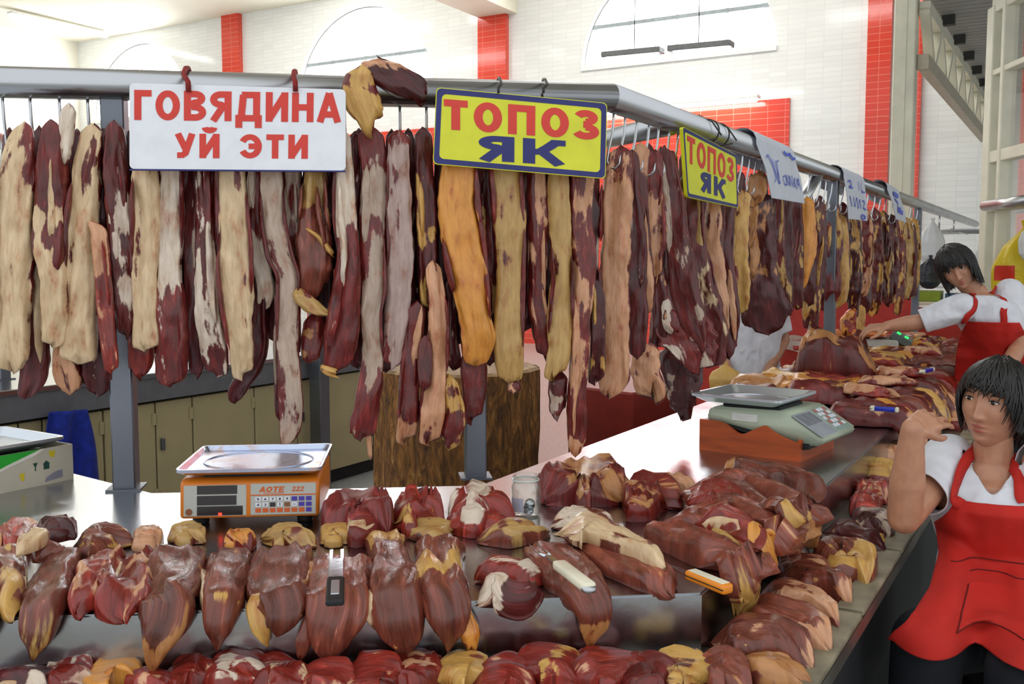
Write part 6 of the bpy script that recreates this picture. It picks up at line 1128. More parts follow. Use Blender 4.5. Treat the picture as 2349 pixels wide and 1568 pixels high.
# ---- plastic bags
M_BAGW = plasticm('white_bag', '#e6e8ea', .75); M_BAGY = plasticm('yellow_bag', '#e2c414', .97, .35); M_BAGD = plasticm('dark_bag', '#23262e', .97, .3); M_BAGC = plasticm('clear_bag', '#ece4d2', .4)
def bag(name, P, w, h, d, mat, label, seed=0, pr=None):
    n, m = 40, 26; V = []; a = np.linspace(0, 2 * np.pi, n, endpoint=False)
    for v in np.linspace(0, 1, m):
        r = (math.sin(min(1, v * 1.5) * math.pi / 2) ** .6 if v < .6 else 1.0) if False else pw(v, [(0, .25), (.05, .6), (.2, .95), (.5, 1), (.72, .7), (.86, .28), (.92, .12), (1, .18)])
        rr = r * (1 + .12 * vnoise(np.stack([np.cos(a) * 2, np.sin(a) * 2, 0 * a + v * 3 + seed], 1), seed) + .07 * np.sin(a * 9 + seed + v * 3) * min(1, v * 1.6))
        V.append(np.stack([np.cos(a) * rr * w / 2, np.sin(a) * rr * d / 2, 0 * a + v * h], 1) + np.asarray(P))
    V = np.vstack(V); Fc = [[i * n + k, i * n + (k + 1) % n, (i + 1) * n + (k + 1) % n, (i + 1) * n + k] for i in range(m - 1) for k in range(n)] + [list(range(n))[::-1]]
    o = tag(mk(name, V, Fc, mat, None, True), label, 'bag')
    if pr:
        k0, k1, i0, i1 = pr; c = np.asarray(P) + np.array([0, 0, 0]); G = [V[i * n + k % n] for i in range(i0, i1) for k in range(k0, k1)]; G = [c * [1, 1, 0] + (g * [1, 1, 0] - c * [1, 1, 0]) * 1.012 + g * [0, 0, 1] for g in G]; q_ = k1 - k0
        mk('red_print', G, [[a * q_ + b, a * q_ + b + 1, (a + 1) * q_ + b + 1, (a + 1) * q_ + b] for a in range(i1 - i0 - 1) for b in range(q_ - 1)], simple('red_bag_print', '#d8341c', .4), o, True)
    return o
def bag_px(name, x0, x1, y0, y1, t, mat, label, seed, dd=.6, pr=None):
    b = att((x0 + x1) / 2, y1, t); tp = att((x0 + x1) / 2, y0, t); w = (x1 - x0) / F * t; return bag(name, b, w, tp[2] - b[2], w * dd, mat, label, seed, pr)
bag_px('yellow_bag', 2276, 2420, 506, 720, 8.0, M_BAGY, 'bright yellow shopping bag hanging from the kiosk rail', 3, pr=(21, 27, 9, 14))
ym = att(2302, 612, 7.6); 
bag_px('white_bag', 2336, 2390, 506, 600, 7.7, M_BAGW, 'white bag hanging right of the yellow bag', 5)
bag_px('clear_bag', 2108, 2165, 500, 610, 8.9, M_BAGW, 'pale plastic bag hanging at the end of the meat row', 7)
bag_px('dark_bag', 2105, 2160, 585, 662, 8.8, M_BAGD, 'dark blue-black bag below the pale plastic bag', 9)
bag_px('white_bag', 2225, 2262, 565, 640, 9.0, M_BAGW, 'crumpled white bag behind the standing woman', 11)
bag_px('clear_bag', 1625, 1700, 830, 905, 4.9, plasticm('bag_with_fat', '#e3b863', .8), 'knotted clear bag of yellow fat behind the green-grey scale', 13)
# red print on the yellow bag
q = att(2298, 610, 7.55); V = []
# rack with boxes behind the standing woman
rk = att(2125, 690, 9.5); rkr = empty('stock_shelf', [rk[0], rk[1], 0], 'low shelf with a white tray behind the reaching seller', 'shelf'); Mr = rz([rk[0], rk[1], 0], ang(E_) )
zt = rk[2]; box('shelf_board', Mr, -.5, .35, -.15, .25, zt - .03, zt, M_CREAM, rkr, .004)
for x in (-.45, .3):
    for y in (-.12, .22): box('leg', Mr, x - .02, x + .02, y - .02, y + .02, 0, zt - .03, M_POST, rkr)
box('red_front', Mr, -.5, .35, .25, .27, .5, zt - .05, MATS['red_stall_panel'], rkr)
for k, (x, cl, lab) in enumerate([(-.3, '#2d5a78', 'blue printed carton on the low shelf'), (-.02, '#8aa02c', 'lime green carton on the low shelf'), (.2, '#3c6b4a', 'dark green carton on the low shelf')]):
    o = box('stock_carton', Mr, x - .12, x + .12, -.1, .15, zt + .002, zt + .08 + .02 * k, simple('carton_%d' % k, cl, .5), None, .004); tag(o, lab, 'box')
tag(box('white_tray', Mr, -.3, .15, -.12, .1, zt + .13, zt + .16, M_SIGNW, None, .006), 'white foam tray on the cartons of the low shelf', 'tray')
# hanging wire rack under the far rail
q = PB + D * 8.2; wr = empty('wire_rack', q - ZU * .35, 'steel wire rack hanging under the far end of the rail', 'rack')
for k in range(9):
    a = q + D * (k * .16 - .7) - ZU * .18; tube('rod', [a - E_ * .35, a + E_ * .12], .008, M_HOOK, wr, 6)
for e in (-.35, .12): tube('side_rail', [q - D * .75 - ZU * .18 + E_ * -e, q + D * .75 - ZU * .18 + E_ * -e], .012, M_HOOK, wr, 8)
for d_ in (-.6, .6): tube('hanger', [q + D * d_, q + D * d_ - ZU * .18], .008, M_HOOK, wr, 6)
# ================================================================== people
from mathutils.bvhtree import BVHTree
def skinm(name, col):
    m, nt, ns, L, b = nmat(name); at = nd(ns, 'ShaderNodeAttribute'); at.attribute_name = 'lip'; tc = nd(ns, 'ShaderNodeTexCoord'); nz = nd(ns, 'ShaderNodeTexNoise'); nz.inputs['Scale'].default_value = 35; nz.inputs['Detail'].default_value = 4; L.new(tc.outputs['Object'], nz.inputs['Vector'])
    c = rgb(col); rp = nd(ns, 'ShaderNodeValToRGB'); L.new(nz.outputs['Fac'], rp.inputs[0]); rp.color_ramp.elements[0].position = .3; rp.color_ramp.elements[1].position = .7; rp.color_ramp.elements[0].color = (*[x * .86 for x in c], 1); rp.color_ramp.elements[1].color = (*[min(1, x * 1.06) for x in c], 1)
    mx = nd(ns, 'ShaderNodeMixRGB'); L.new(at.outputs['Fac'], mx.inputs[0]); L.new(rp.outputs[0], mx.inputs[1]); mx.inputs[2].default_value = (*rgb('#a34a41'), 1); L.new(mx.outputs[0], b.inputs['Base Color'])
    b.inputs['Roughness'].default_value = .42; b.inputs['Subsurface Weight'].default_value = 0; b.inputs['Subsurface Radius'].default_value = (.9, .35, .2); b.inputs['Subsurface Scale'].default_value = .006; return m
M_SKIN = skinm('warm_skin', '#c08a6c')
M_HAIR = simple('black_hair', '#15100e', .38, var=.3, scale=60, stretch=(1, 1, .1)); M_SHIRT = simple('white_cotton', '#dfe0e6', .8, var=.05, scale=14, bump=.12); M_REDA = simple('red_apron_cloth', '#c11d10', .8, var=.08, scale=10, bump=.08)
M_TROU = simple('dark_navy_cloth', '#14161f', .85, var=.2, scale=20); M_EYEW = simple('eye_white', '#d8d2ca', .25); M_IRIS = simple('dark_iris', '#1a0f0a', .15); M_BROW = simple('dark_brow', '#2b1d17', .7)
def ell(c, r, ax=None, n=16, m=10):
    V = []; c = np.asarray(c, float); A = np.eye(3) if ax is None else np.array(ax)
    for i in range(m + 1):
        p = math.pi * i / m
        for k in range(n):
            a = 2 * math.pi * k / n; V.append(c + A.T @ (np.array([math.sin(p) * math.cos(a), math.sin(p) * math.sin(a), math.cos(p)]) * r))
    Fc = [[i * n + k, (i + 1) * n + k, (i + 1) * n + (k + 1) % n, i * n + (k + 1) % n] for i in range(m) for k in range(n)]; return np.array(V), Fc
def cap(p0, p1, r0, r1, n=14):
    p0 = np.asarray(p0, float); p1 = np.asarray(p1, float); d = nrm(p1 - p0); ts = [(-r0 * math.cos(a), r0 * math.sin(a)) for a in np.linspace(.15, math.pi / 2, 5)]; te = [(r1 * math.sin(a), r1 * math.cos(a)) for a in np.linspace(0, math.pi / 2 - .15, 5)]
    path = [p0 + d * t for t, _ in ts] + [p1 + d * t for t, _ in te]; rad = [r for _, r in ts] + [r for _, r in te]
    u = nrm(np.cross(d, [0.3, .2, 1] if abs(d[2]) < .9 else [1, 0, 0])); w = np.cross(d, u); V = []
    for P, r in zip(path, rad):
        for k in range(n): a = 2 * math.pi * k / n; V.append(P + (u * math.cos(a) + w * math.sin(a)) * r)
    m = len(path); Fc = [[i * n + k, i * n + (k + 1) % n, (i + 1) * n + (k + 1) % n, (i + 1) * n + k] for i in range(m - 1) for k in range(n)] + [list(range(n))[::-1], [(m - 1) * n + k for k in range(n)]]; return np.array(V), Fc
def loft(rings, lx, fy, n=28):
    """rings (centre, half width, half depth) with side axis lx and front axis fy"""
    V = []
    for c, a, b in rings:
        for k in range(n):
            t = 2 * math.pi * k / n; V.append(np.asarray(c) + lx * (math.copysign(abs(math.cos(t)) ** .85, math.cos(t)) * a) + fy * (math.copysign(abs(math.sin(t)) ** .9, math.sin(t)) * b))
    m = len(rings); Fc = [[i * n + k, i * n + (k + 1) % n, (i + 1) * n + (k + 1) % n, (i + 1) * n + k] for i in range(m - 1) for k in range(n)] + [list(range(n))[::-1], [(m - 1) * n + k for k in range(n)]]; return np.array(V), Fc
def remesh(parts, vox, smooth=3):
    V, Fc = join_vf(parts); me = bpy.data.meshes.new('tmp'); me.from_pydata(V.tolist(), [], Fc); bm = bmesh.new(); bm.from_mesh(me); bmesh.ops.recalc_face_normals(bm, faces=bm.faces); bm.to_mesh(me); bm.free(); o = bpy.data.objects.new('tmp', me); COL.objects.link(o)
    md = o.modifiers.new('r', 'REMESH'); md.mode = 'VOXEL'; md.voxel_size = vox
    if smooth: sm = o.modifiers.new('s', 'SMOOTH'); sm.iterations = smooth; sm.factor = .5
    dg = bpy.context.evaluated_depsgraph_get(); dg.update(); ev = o.evaluated_get(dg); m2 = ev.to_mesh(); n = len(m2.vertices); V = np.empty(n * 3, np.float32); m2.vertices.foreach_get('co', V); Fc = [list(p.vertices) for p in m2.polygons]; ev.to_mesh_clear(); bpy.data.objects.remove(o); bpy.data.meshes.remove(me)
    return V.reshape(-1, 3).astype(float), Fc
def g_(x, s): return np.exp(-(x / s) ** 2)
def head_vf(n=150, m=130):
    """local: x to the side, y forward, z up; crown .118, chin -.115"""
    t = np.linspace(0, 2 * np.pi, n, endpoint=False); p = np.linspace(.02, np.pi - .02, m); Pm, Tm = np.meshgrid(p, t, indexing='ij'); z = np.cos(Pm); s = np.sin(Pm); x = s * np.sin(Tm); y = s * np.cos(Tm)
    low = np.clip(-z, 0, 1); hi = np.clip(z, 0, 1); X = x * .074 * (1 - .30 * low ** 1.6) * (1 + .04 * g_(z + .15, .25)); Y = y * np.where(y > 0, .086 * (1 - .02 * low), .100 * (1 - .42 * low ** 1.3)); Z = z * .118
    Y = Y + .004 * hi * 0; fr = np.clip(Y / .05, 0, 1) ** .7; ax = np.abs(X)
    flat = -.006 * g_(X, .045) * g_(Z + .01, .06); d = flat.copy()
    d += .0035 * g_(ax - .028, .02) * g_(Z - .028, .009) - .0085 * g_(ax - .031, .015) * g_(Z - .010, .0095) + .003 * g_(ax - .031, .012) * g_(Z - .008, .006)
    bridge = pw(Z, [(-.05, 0), (-.046, .3), (-.038, .95), (-.031, 1), (-.02, .72), (0, .42), (.015, .22), (.03, 0)]); d += .021 * g_(X, .0085) * bridge + .008 * g_(ax - .0125, .006) * g_(Z + .036, .006) - .004 * g_(ax - .007, .004) * g_(Z + .046, .004)
    d += .005 * g_(ax - .038, .02) * g_(Z + .022, .02)
    d += .0065 * g_(X, .018) * g_(Z + .0575, .0045) + .0075 * g_(X, .016) * g_(Z + .0695, .0055) - .004 * g_(X, .022) * g_(Z + .0635, .0022) - .002 * g_(X, .005) * g_(Z + .05, .005)
    d += .009 * g_(X, .022) * g_(Z + .097, .014) - .003 * g_(X, .03) * g_(Z + .082, .006)
    Y = Y + d * fr; X = X * (1 + .0 * d)
    lip = np.clip(1.5 * g_(X, .017) ** .7 * np.maximum(g_(Z + .057, .0045), g_(Z + .069, .0055)) * fr - .35, 0, 1)
    V = np.stack([X, Y, Z], -1).reshape(-1, 3); Fc = [[i * n + k, (i + 1) * n + k, (i + 1) * n + (k + 1) % n, i * n + (k + 1) % n] for i in range(m - 1) for k in range(n)] + [list(range(n)), [(m - 1) * n + k for k in range(n)][::-1]]
    return V, Fc, lip.ravel()
def hair_vf(kind, seed=1, n=360, m=44):
    t = np.linspace(0, 2 * np.pi, n, endpoint=False); a = np.abs(np.where(t > np.pi, t - 2 * np.pi, t))   # 0 = face front
    if kind == 'short': zb = np.interp(a, [0, .35, .75, .95, 1.25, 1.6, 2.2, np.pi], [.040, .044, .030, -.01, -.055, -.062, -.085, -.10])
    else: zb = np.interp(a, [0, .4, .7, .85, 1.1, 1.6, 2.2, np.pi], [.034, .034, .026, -.02, -.105, -.115, -.12, -.125])
    jag = vnoise(np.stack([np.cos(t) * 14, np.sin(t) * 14, 0 * t + seed], 1), seed) * .008 + vnoise(np.stack([np.cos(t) * 40, np.sin(t) * 40, 0 * t + seed], 1), seed + 3) * .006
    zb = zb + jag * np.where(a < 1, 1.2, 1); V = []
    for inner in (0, 1):
        for i in range(m):
            f = i / (m - 1); zt = .1215; z = zt + (zb - zt) * f ** 1.0 if True else 0
            zz = np.clip(z / .122, -1, .999); s = np.sqrt(np.clip(1 - np.clip(zz, -.25 if kind == 'bob' else -.6, 1) ** 2, 0, 1)); s = np.maximum(s, .03)
            vol = 1.13 if kind == 'short' else 1.17; strand = 1 + .018 * vnoise(np.stack([np.cos(t) * 26, np.sin(t) * 26, z * 5 + seed], 1), seed + 9) + .012 * vnoise(np.stack([np.cos(t) * 60, np.sin(t) * 60, z * 4 + seed], 1), seed + 19) + .03 * vnoise(np.stack([np.cos(t) * 3, np.sin(t) * 3, z * 14 + seed], 1), seed + 29)
            r = s * vol * strand * (1 if not inner else .93); x = np.sin(t) * .078 * r; y = np.cos(t) * np.where(np.cos(t) > 0, .090, .106) * r
            V.append(np.stack([x, y, z * (1 if not inner else .97)], 1))
    V = np.vstack(V); q = m * n; Fc = []
    for i in range(m - 1):
        for k in range(n):
            k2 = (k + 1) % n; Fc.append([i * n + k, (i + 1) * n + k, (i + 1) * n + k2, i * n + k2]); Fc.append([q + i * n + k2, q + (i + 1) * n + k2, q + (i + 1) * n + k, q + i * n + k])
    for k in range(n): k2 = (k + 1) % n; Fc.append([(m - 1) * n + k, q + (m - 1) * n + k, q + (m - 1) * n + k2, (m - 1) * n + k2])
    Fc.append(list(range(n))[::1]); return V, Fc
def head_frame(c, yaw, pitch, roll, s=1.0):
    """yaw 0 looks straight at the camera, + turns to picture left; roll + tips clockwise in the picture"""
    fwd = nrm([-math.sin(yaw), -math.cos(yaw), 0]); side = np.cross(fwd, ZU); up = ZU.copy()
    fwd, up = fwd * math.cos(pitch) - up * math.sin(pitch), up * math.cos(pitch) + fwd * math.sin(pitch)
    # roll about the viewing axis (y)
    R = np.array(Matrix.Rotation(roll, 3, Vector((0, 1, 0)))); side, fwd, up = R @ side, R @ fwd, R @ up
    return np.stack([side * s, fwd * s, up * s], 1), np.asarray(c, float)
def hand(w, d, nr, side, curl=.35, spread=.12, thumb=.7, k=1.0):
    """capsules of a hand: w wrist, d towards the fingers, nr back of the hand, side = +-1 for the thumb side"""
    d = nrm(d); nr = nrm(nr - d * np.dot(nr, d)); s = np.cross(d, nr) * side; out = []
    for i, (o, L_) in enumerate(((.030, .92), (.010, 1.0), (-.010, .95), (-.028, .78))):
        kn = w + d * (.085 - .006 * abs(i - 1)) * k + s * o * k; out.append(cap(w + s * o * .55 * k, kn, .014 * k, .0115 * k)); a = 0; p = kn; dd = nrm(d + s * o * spread * 14)
        for j, (ln, r0, r1) in enumerate(((.040, .0088, .0082), (.026, .0082, .0074), (.021, .0074, .006))):
            a += curl * (1 + .15 * i) * (.8 if j == 0 else 1); v = dd * math.cos(a) - nr * math.sin(a); q = p + v * ln * L_ * k; out.append(cap(p, q, r0 * k, r1 * k, 12)); p = q
    tb = w + d * .022 * k + s * .024 * k; t1 = tb + nrm(d * .75 + s * thumb - nr * .35) * .042 * k; t2 = t1 + nrm(d * .95 + s * thumb * .5 - nr * .4) * .03 * k; t3 = t2 + nrm(d - nr * .35) * .024 * k
    out += [cap(w + s * .01 * k, tb, .015 * k, .014 * k), cap(tb, t1, .0135 * k, .0105 * k), cap(t1, t2, .0105 * k, .0095 * k), cap(t2, t3, .0095 * k, .007 * k)]; return out
def facebits(root_body, A, c):
    def Hh(p): return c + A @ np.asarray(p, float)
    for sgn in (-1, 1):
        e = np.array([sgn * .031, .0685, .009]); V, Fc = ell((0, 0, 0), (.0135, .0085, .0052), n=20, m=12); o = mk('eye', np.array([Hh(e + v) for v in V]), Fc, M_EYEW, root_body, True)
        V, Fc = ell((0, 0, 0), (.0056, .004, .0050), n=16, m=8); mk('iris', np.array([Hh(e + np.array([0, .0062, -.0003]) + v) for v in V]), Fc, M_IRIS, o, True)
        pts = [Hh((sgn * (.031 + x), .0745 - 22 * (x + .004) ** 2 * .4, .009 + .0048 - 26 * x * x + .001 * x / .014)) for x in np.linspace(-.015, .016, 9)]; tube('upper_lid', pts, [.0010, .0013, .0015, .0016, .0016, .0015, .0014, .0012, .0008], M_BROW, root_body, 8)
        pts = [Hh((sgn * (.031 + x), .0775 - 12 * (x + .012) ** 2, .0265 - 9 * (x - .004) ** 2)) for x in np.linspace(-.017, .02, 9)]; V, Fc = tube_vf(pts, [.0010, .0016, .0019, .002, .0019, .0017, .0014, .0011, .0006], 8); mk('eyebrow', V, Fc, M_BROW, root_body, True)
def person(name, label, J, sh):
    """J: joints in world space; sh: options"""
    lx, fy = sh['lx'], sh['fy']; k = sh.get('k', 1.0); root = empty(name, sh['base'], label, 'person')
    tor = [(c, a, b) for c, a, b in sh['torso']]
    limbs = []
    for L_ in sh['limbs']:
        for i in range(len(L_) - 1): limbs.append(cap(L_[i][0], L_[i + 1][0], L_[i][1], L_[i + 1][1]))
    A, hc = sh['head']; neck = cap(sh['neck'][0], hc + A @ np.array([0, -.018, -.085]), .053 * k, .046 * k)
    parts = [loft(tor, lx, fy), neck] + limbs + sh.get('extra', [])
    for h in sh['hands']: parts += h
    V, Fc = remesh(parts, sh.get('vox', .004), 3)
    HV_, HF_, lip = head_vf(); HV_ = hc + HV_ @ A.T; ears = []
    for sg in (-1, 1):
        ev, ef = ell((sg * .074, -.008, -.005), (.008, .018, .030), n=14, m=10); ears.append((hc + ev @ A.T, ef))
    nb = len(V); V2, F2 = join_vf([(V, Fc), (HV_, HF_)] + ears); lipa = np.zeros(len(V2)); lipa[nb:nb + len(lip)] = lip
    body_o = mk('body', V2, F2, M_SKIN, root, True, {'lip': lipa}); facebits(root, A, hc)
    hv, hf = hair_vf(sh['hair'], sh.get('seed', 1)); hr = random.Random(sh.get('seed', 1)); tufts = [(hv, hf)]
    for _ in range(360):
        az = hr.uniform(-math.pi, math.pi); a_ = abs(az); kn = ([0, .35, .75, .95, 1.25, 1.6, 2.2, math.pi], [.040, .044, .030, -.01, -.055, -.062, -.085, -.10]) if sh['hair'] == 'short' else ([0, .4, .7, .85, 1.1, 1.6, 2.2, math.pi], [.034, .034, .026, -.02, -.105, -.115, -.12, -.125])
        zb = np.interp(a_, *kn) - hr.uniform(-.01, .016 if sh['hair'] == 'bob' else .024); z0 = hr.uniform(.08, .125); pts = []; daz = hr.uniform(-.35, .35); out_ = hr.uniform(.99, 1.05)
        for f in np.linspace(0, 1, 9):
            z = z0 + (zb - z0) * f; zz = np.clip(z / .122, -.25 if sh['hair'] == 'bob' else -.6, .99); s_ = math.sqrt(1 - zz * zz); r = s_ * (1.13 if sh['hair'] == 'short' else 1.17) * out_ * (1 - .05 * f ** 3); az_ = az + daz * f * f
            pts.append((math.sin(az_) * .078 * r, math.cos(az_) * (.090 if math.cos(az_) > 0 else .106) * r, z))
        w0 = hr.uniform(.0016, .0042); tufts.append(tube_vf(pts, [w0 * .5, w0 * .9, w0, w0, w0, w0 * .95, w0 * .8, w0 * .5, .0006], 6))
    hv, hf = join_vf(tufts); mk('hair', hc + hv @ A.T, hf, M_HAIR, root, True)
    # shirt
    sp = [loft([(c, a + .012, b + .012) for c, a, b in sh['shirt']], lx, fy)]
    for L_ in sh['sleeves']:
        for i in range(len(L_) - 1): sp.append(cap(L_[i][0], L_[i + 1][0], L_[i][1], L_[i + 1][1], 18))
    sp += sh.get('extra_shirt', [])
    SV, SF = remesh(sp, .006, 4); SV = SV + (.009 * (1 - np.abs(fbm(SV * [13, 13, 8], 3, 3)) * 2.2) + .005 * fbm(SV * [30, 30, 18], 5, 2))[:, None] * nrm(fy * .8 + ZU * .2)[None]
    if sh.get('vneck'):
        c, hgt, wid = sh['vneck']; rel = SV - c; u = rel @ lx; w = rel[:, 2]; f = rel @ fy; keep = ~((f > -.03) & (w > 0) & (np.abs(u) < np.minimum(w / hgt, 1) * wid)); SF = [q for q in SF if keep[q].all()]
    if sh.get('cuff'):
        for P0, dv in sh['cuff']:
            rl_ = SV - P0; ax_ = rl_ @ dv; near = (np.linalg.norm(rl_ - ax_[:, None] * dv[None], axis=1) < .078) & (ax_ < .12); beyond = near & (((SV - P0) @ dv) > 0); SF = [q for q in SF if not beyond[q].all()]
    ec = {}
    for q in SF:
        for a_, b_ in zip(q, q[1:] + q[:1]): k_ = (min(a_, b_), max(a_, b_)); ec[k_] = ec.get(k_, 0) + 1
    nbr = {}
    for (a_, b_), c_ in ec.items():
        if c_ == 1: nbr.setdefault(a_, []).append(b_); nbr.setdefault(b_, []).append(a_)
    for _ in range(25):
        new = {a_: SV[n_].mean(0) * .5 + SV[a_] * .5 for a_, n_ in nbr.items()}
        for a_, p_ in new.items(): SV[a_] = p_
    used = sorted(set(i for q in SF for i in q)); mp = {a: b for b, a in enumerate(used)}; shirt = mk('shirt', SV[used], [[mp[i] for i in q] for q in SF], M_SHIRT, root, True)
    sd = shirt.modifiers.new('thickness', 'SOLIDIFY'); sd.thickness = .003; sd.offset = -1
    bvS = [SV, SF]
    if sh.get('trousers'):
        tp = [cap(L_[i][0], L_[i + 1][0], L_[i][1] + .012, L_[i + 1][1] + .012, 20) for L_ in sh['trousers'] for i in range(len(L_) - 1)] + ([loft(sh['hipring'], lx, fy)] if sh.get('hipring') else [])
        TV, TF = remesh(tp, .010, 4); mk('trousers', TV, TF, M_TROU, root, True); bvS2 = join_vf([(SV, SF), (TV, TF)])
    else: bvS2 = (SV, SF)
    bv = BVHTree.FromPolygons([tuple(v) for v in bvS2[0]], bvS2[1])
    if sh.get('apron'):
        O = sh['apron_o']; rows = sh['apron']; nu = 36; G = []                                # rows: (z drop, half width left, half width right)
        nv = 60; zz = np.linspace(0, 1, nv); zs = np.interp(zz, np.linspace(0, 1, len(rows)), [r[0] for r in rows]); wl_ = np.interp(zz, np.linspace(0, 1, len(rows)), [r[1] for r in rows]); wr_ = np.interp(zz, np.linspace(0, 1, len(rows)), [r[2] for r in rows])
        Dp = np.full((nv, nu), np.nan); uu = np.linspace(-1, 1, nu); Pg = np.zeros((nv, nu, 3))
        for i in range(nv):
            for j in range(nu):
                x = uu[j] * (wl_[i] if uu[j] < 0 else wr_[i]); z_ = zs[i] + (.012 * math.cos(uu[j] * 5) if i > 40 else 0); P = O + lx * x + ZU * z_; Pg[i, j] = P; h = bv.ray_cast(Vector(P + fy * 1.0), Vector(-fy), 1.35)
                if h[0] is not None: Dp[i, j] = (np.array(h[0]) - P) @ fy
        for i in range(nv):
            r = Dp[i]; ok = ~np.isnan(r); Dp[i] = np.interp(np.arange(nu), np.where(ok)[0], r[ok]) if ok.any() else np.nan
        for j in range(nu):
            r = Dp[:, j]; ok = ~np.isnan(r); Dp[:, j] = np.interp(np.arange(nv), np.where(ok)[0], r[ok]) if ok.any() else 0
        hull = Dp.copy()
        for i in range(1, nv): hull[i] = np.maximum(hull[i], hull[i - 1] - .012)
        for i in range(nv - 2, -1, -1): hull[i] = np.maximum(hull[i], hull[i + 1] - .014)
        for j in range(1, nu): hull[:, j] = np.maximum(hull[:, j], hull[:, j - 1] - .03)
        for j in range(nu - 2, -1, -1): hull[:, j] = np.maximum(hull[:, j], hull[:, j + 1] - .03)
        Dp = hull.copy()
        for _ in range(6): B = hull.copy(); B[1:-1, 1:-1] = (hull[:-2, 1:-1] + hull[2:, 1:-1] + hull[1:-1, :-2] + hull[1:-1, 2:] + 2 * hull[1:-1, 1:-1]) / 6; hull = np.maximum(B, Dp)
        wv = np.linspace(0, 1, nv)[:, None]; hull = hull + .012 + .03 * np.clip(wv * 3 - 1.2, 0, 1) + .010 * np.clip(wv - .45, 0, 1) * np.sin(uu[None] * 9 + wv * 6)
        V = (Pg + fy * hull[..., None]).reshape(-1, 3); n0 = len(V); V = np.vstack([V, V - fy * .004]); Fc = []
        for i in range(nv - 1):
            for j in range(nu - 1): a = i * nu + j; q = [a, a + nu, a + nu + 1, a + 1]; Fc += [q, [x + n0 for x in q][::-1]]
        rim = [(0, j) for j in range(nu)] + [(i, nu - 1) for i in range(1, nv)] + [(nv - 1, j) for j in range(nu - 2, -1, -1)] + [(i, 0) for i in range(nv - 2, 0, -1)]; rim = [i * nu + j for i, j in rim]
        Fc += [[rim[a], rim[(a + 1) % len(rim)], rim[(a + 1) % len(rim)] + n0, rim[a] + n0] for a in range(len(rim))]; ap = mk('apron', V, Fc, M_REDA, root, True)
        def surf(i, j, o=.003): return V[i * nu + j] + fy * o
        for (i, j0, j1) in sh.get('seams', []): tube('apron_seam', [surf(i, j) for j in range(j0, j1)], .0013, simple('dark_red_seam_%s' % name, '#5c0d08', .8) if 'dark_red_seam_%s' % name not in MATS else MATS['dark_red_seam_%s' % name], ap, 6)
        if sh.get('pocket'):
            i0, i1, j0, j1 = sh['pocket']; pv = [surf(i, j, .006) for i in range(i0, i1) for j in range(j0, j1)]; w_ = j1 - j0; mk('pocket', pv, [[a * w_ + b, (a + 1) * w_ + b, (a + 1) * w_ + b + 1, a * w_ + b + 1] for a in range(i1 - i0 - 1) for b in range(w_ - 1)], M_REDA, ap, True); pts = [surf(i, j0, .008) for i in range(i0, i1)] + [surf(i1 - 1, j, .008) for j in range(j0, j1)]; tube('pocket_seam', pts, .0013, MATS.get('dark_red_seam_%s' % name, M_REDA), ap, 6)
        bs = BVHTree.FromPolygons([tuple(v) for v in bvS[0]], bvS[1])
        for st in sh['straps']:
            P = curve3(st, 8); q = []
            for p in P:
                h = bs.find_nearest(Vector(p)); q.append((np.array(h[0]), np.array(h[1])))
            q = [(a, nrm(b)) for a, b in q]; Vs = []; m_ = len(q); pos = smooth_rows([a + b * .006 for a, b in q], it=2); nn_ = smooth_rows([b for a, b in q], it=2); tg = np.gradient(pos, axis=0)
            for p, n_, t_ in zip(pos, nn_, tg): s_ = nrm(np.cross(n_, t_)); Vs += [p - s_ * .015, p + s_ * .015, p + s_ * .015 + nrm(n_) * .003, p - s_ * .015 + nrm(n_) * .003]
            Fs = [[4 * i + a, 4 * i + (a + 1) % 4, 4 * i + 4 + (a + 1) % 4, 4 * i + 4 + a] for i in range(m_ - 1) for a in range(4)]; mk('strap', Vs, Fs, M_REDA, ap, True)
    return root
def curve3(pts, n=8):
    s = np.linspace(0, len(pts) - 1, (len(pts) - 1) * n + 1); P = np.array(pts); return smooth_rows(np.stack([np.interp(s, range(len(pts)), P[:, k]) for k in range(3)], 1), it=3)
# ------------------------------------------------------------------ seated woman
fy = nrm([-.42, -.907, 0]); lx = np.cross(fy, ZU) * -1; lx = nrm(lx); lx = lx if lx[0] > 0 else -lx
tb = 2.56
nb = att(2276, 1062, tb); pel = att(2318, 1425, tb + .06); wai = att(2300, 1262, tb + .02); chs = att(2284, 1150, tb)
A, hc = head_frame(att(2284, 924, tb - .04), math.radians(54), math.radians(4), math.radians(9), 1.0)
shR = att(2176, 1052, tb + .06); shL = att(2394, 1066, tb - .08)
elR = att(2074, 1186, tb - .13); wrR = att(2093, 984, tb - .20)
elL = att(2470, 1270, tb - .1); wrL = att(2500, 1440, tb - .3)
hipR = att(2262, 1440, tb + .04); knR = att(2128, 1472, tb - .22); anR = np.array([knR[0] + .02, knR[1] + .10, .12]); hipL = att(2385, 1440, tb + .04); knL = att(2350, 1540, tb - .34); anL = np.array([knL[0] + .05, knL[1] + .12, .12])
torso = [(pel, .165, .125), ((pel + wai) / 2, .155, .120), (wai, .135, .108), ((wai + chs) / 2, .145, .118), (chs, .155, .120), (chs * .45 + nb * .55, .145, .098), (nb - ZU * .03, .085, .07), (nb, .055, .055)]
bust = [ell(chs + fy * .075 + lx * s_ * .068 - ZU * .03, (.066, .062, .062)) for s_ in (-1, 1)]
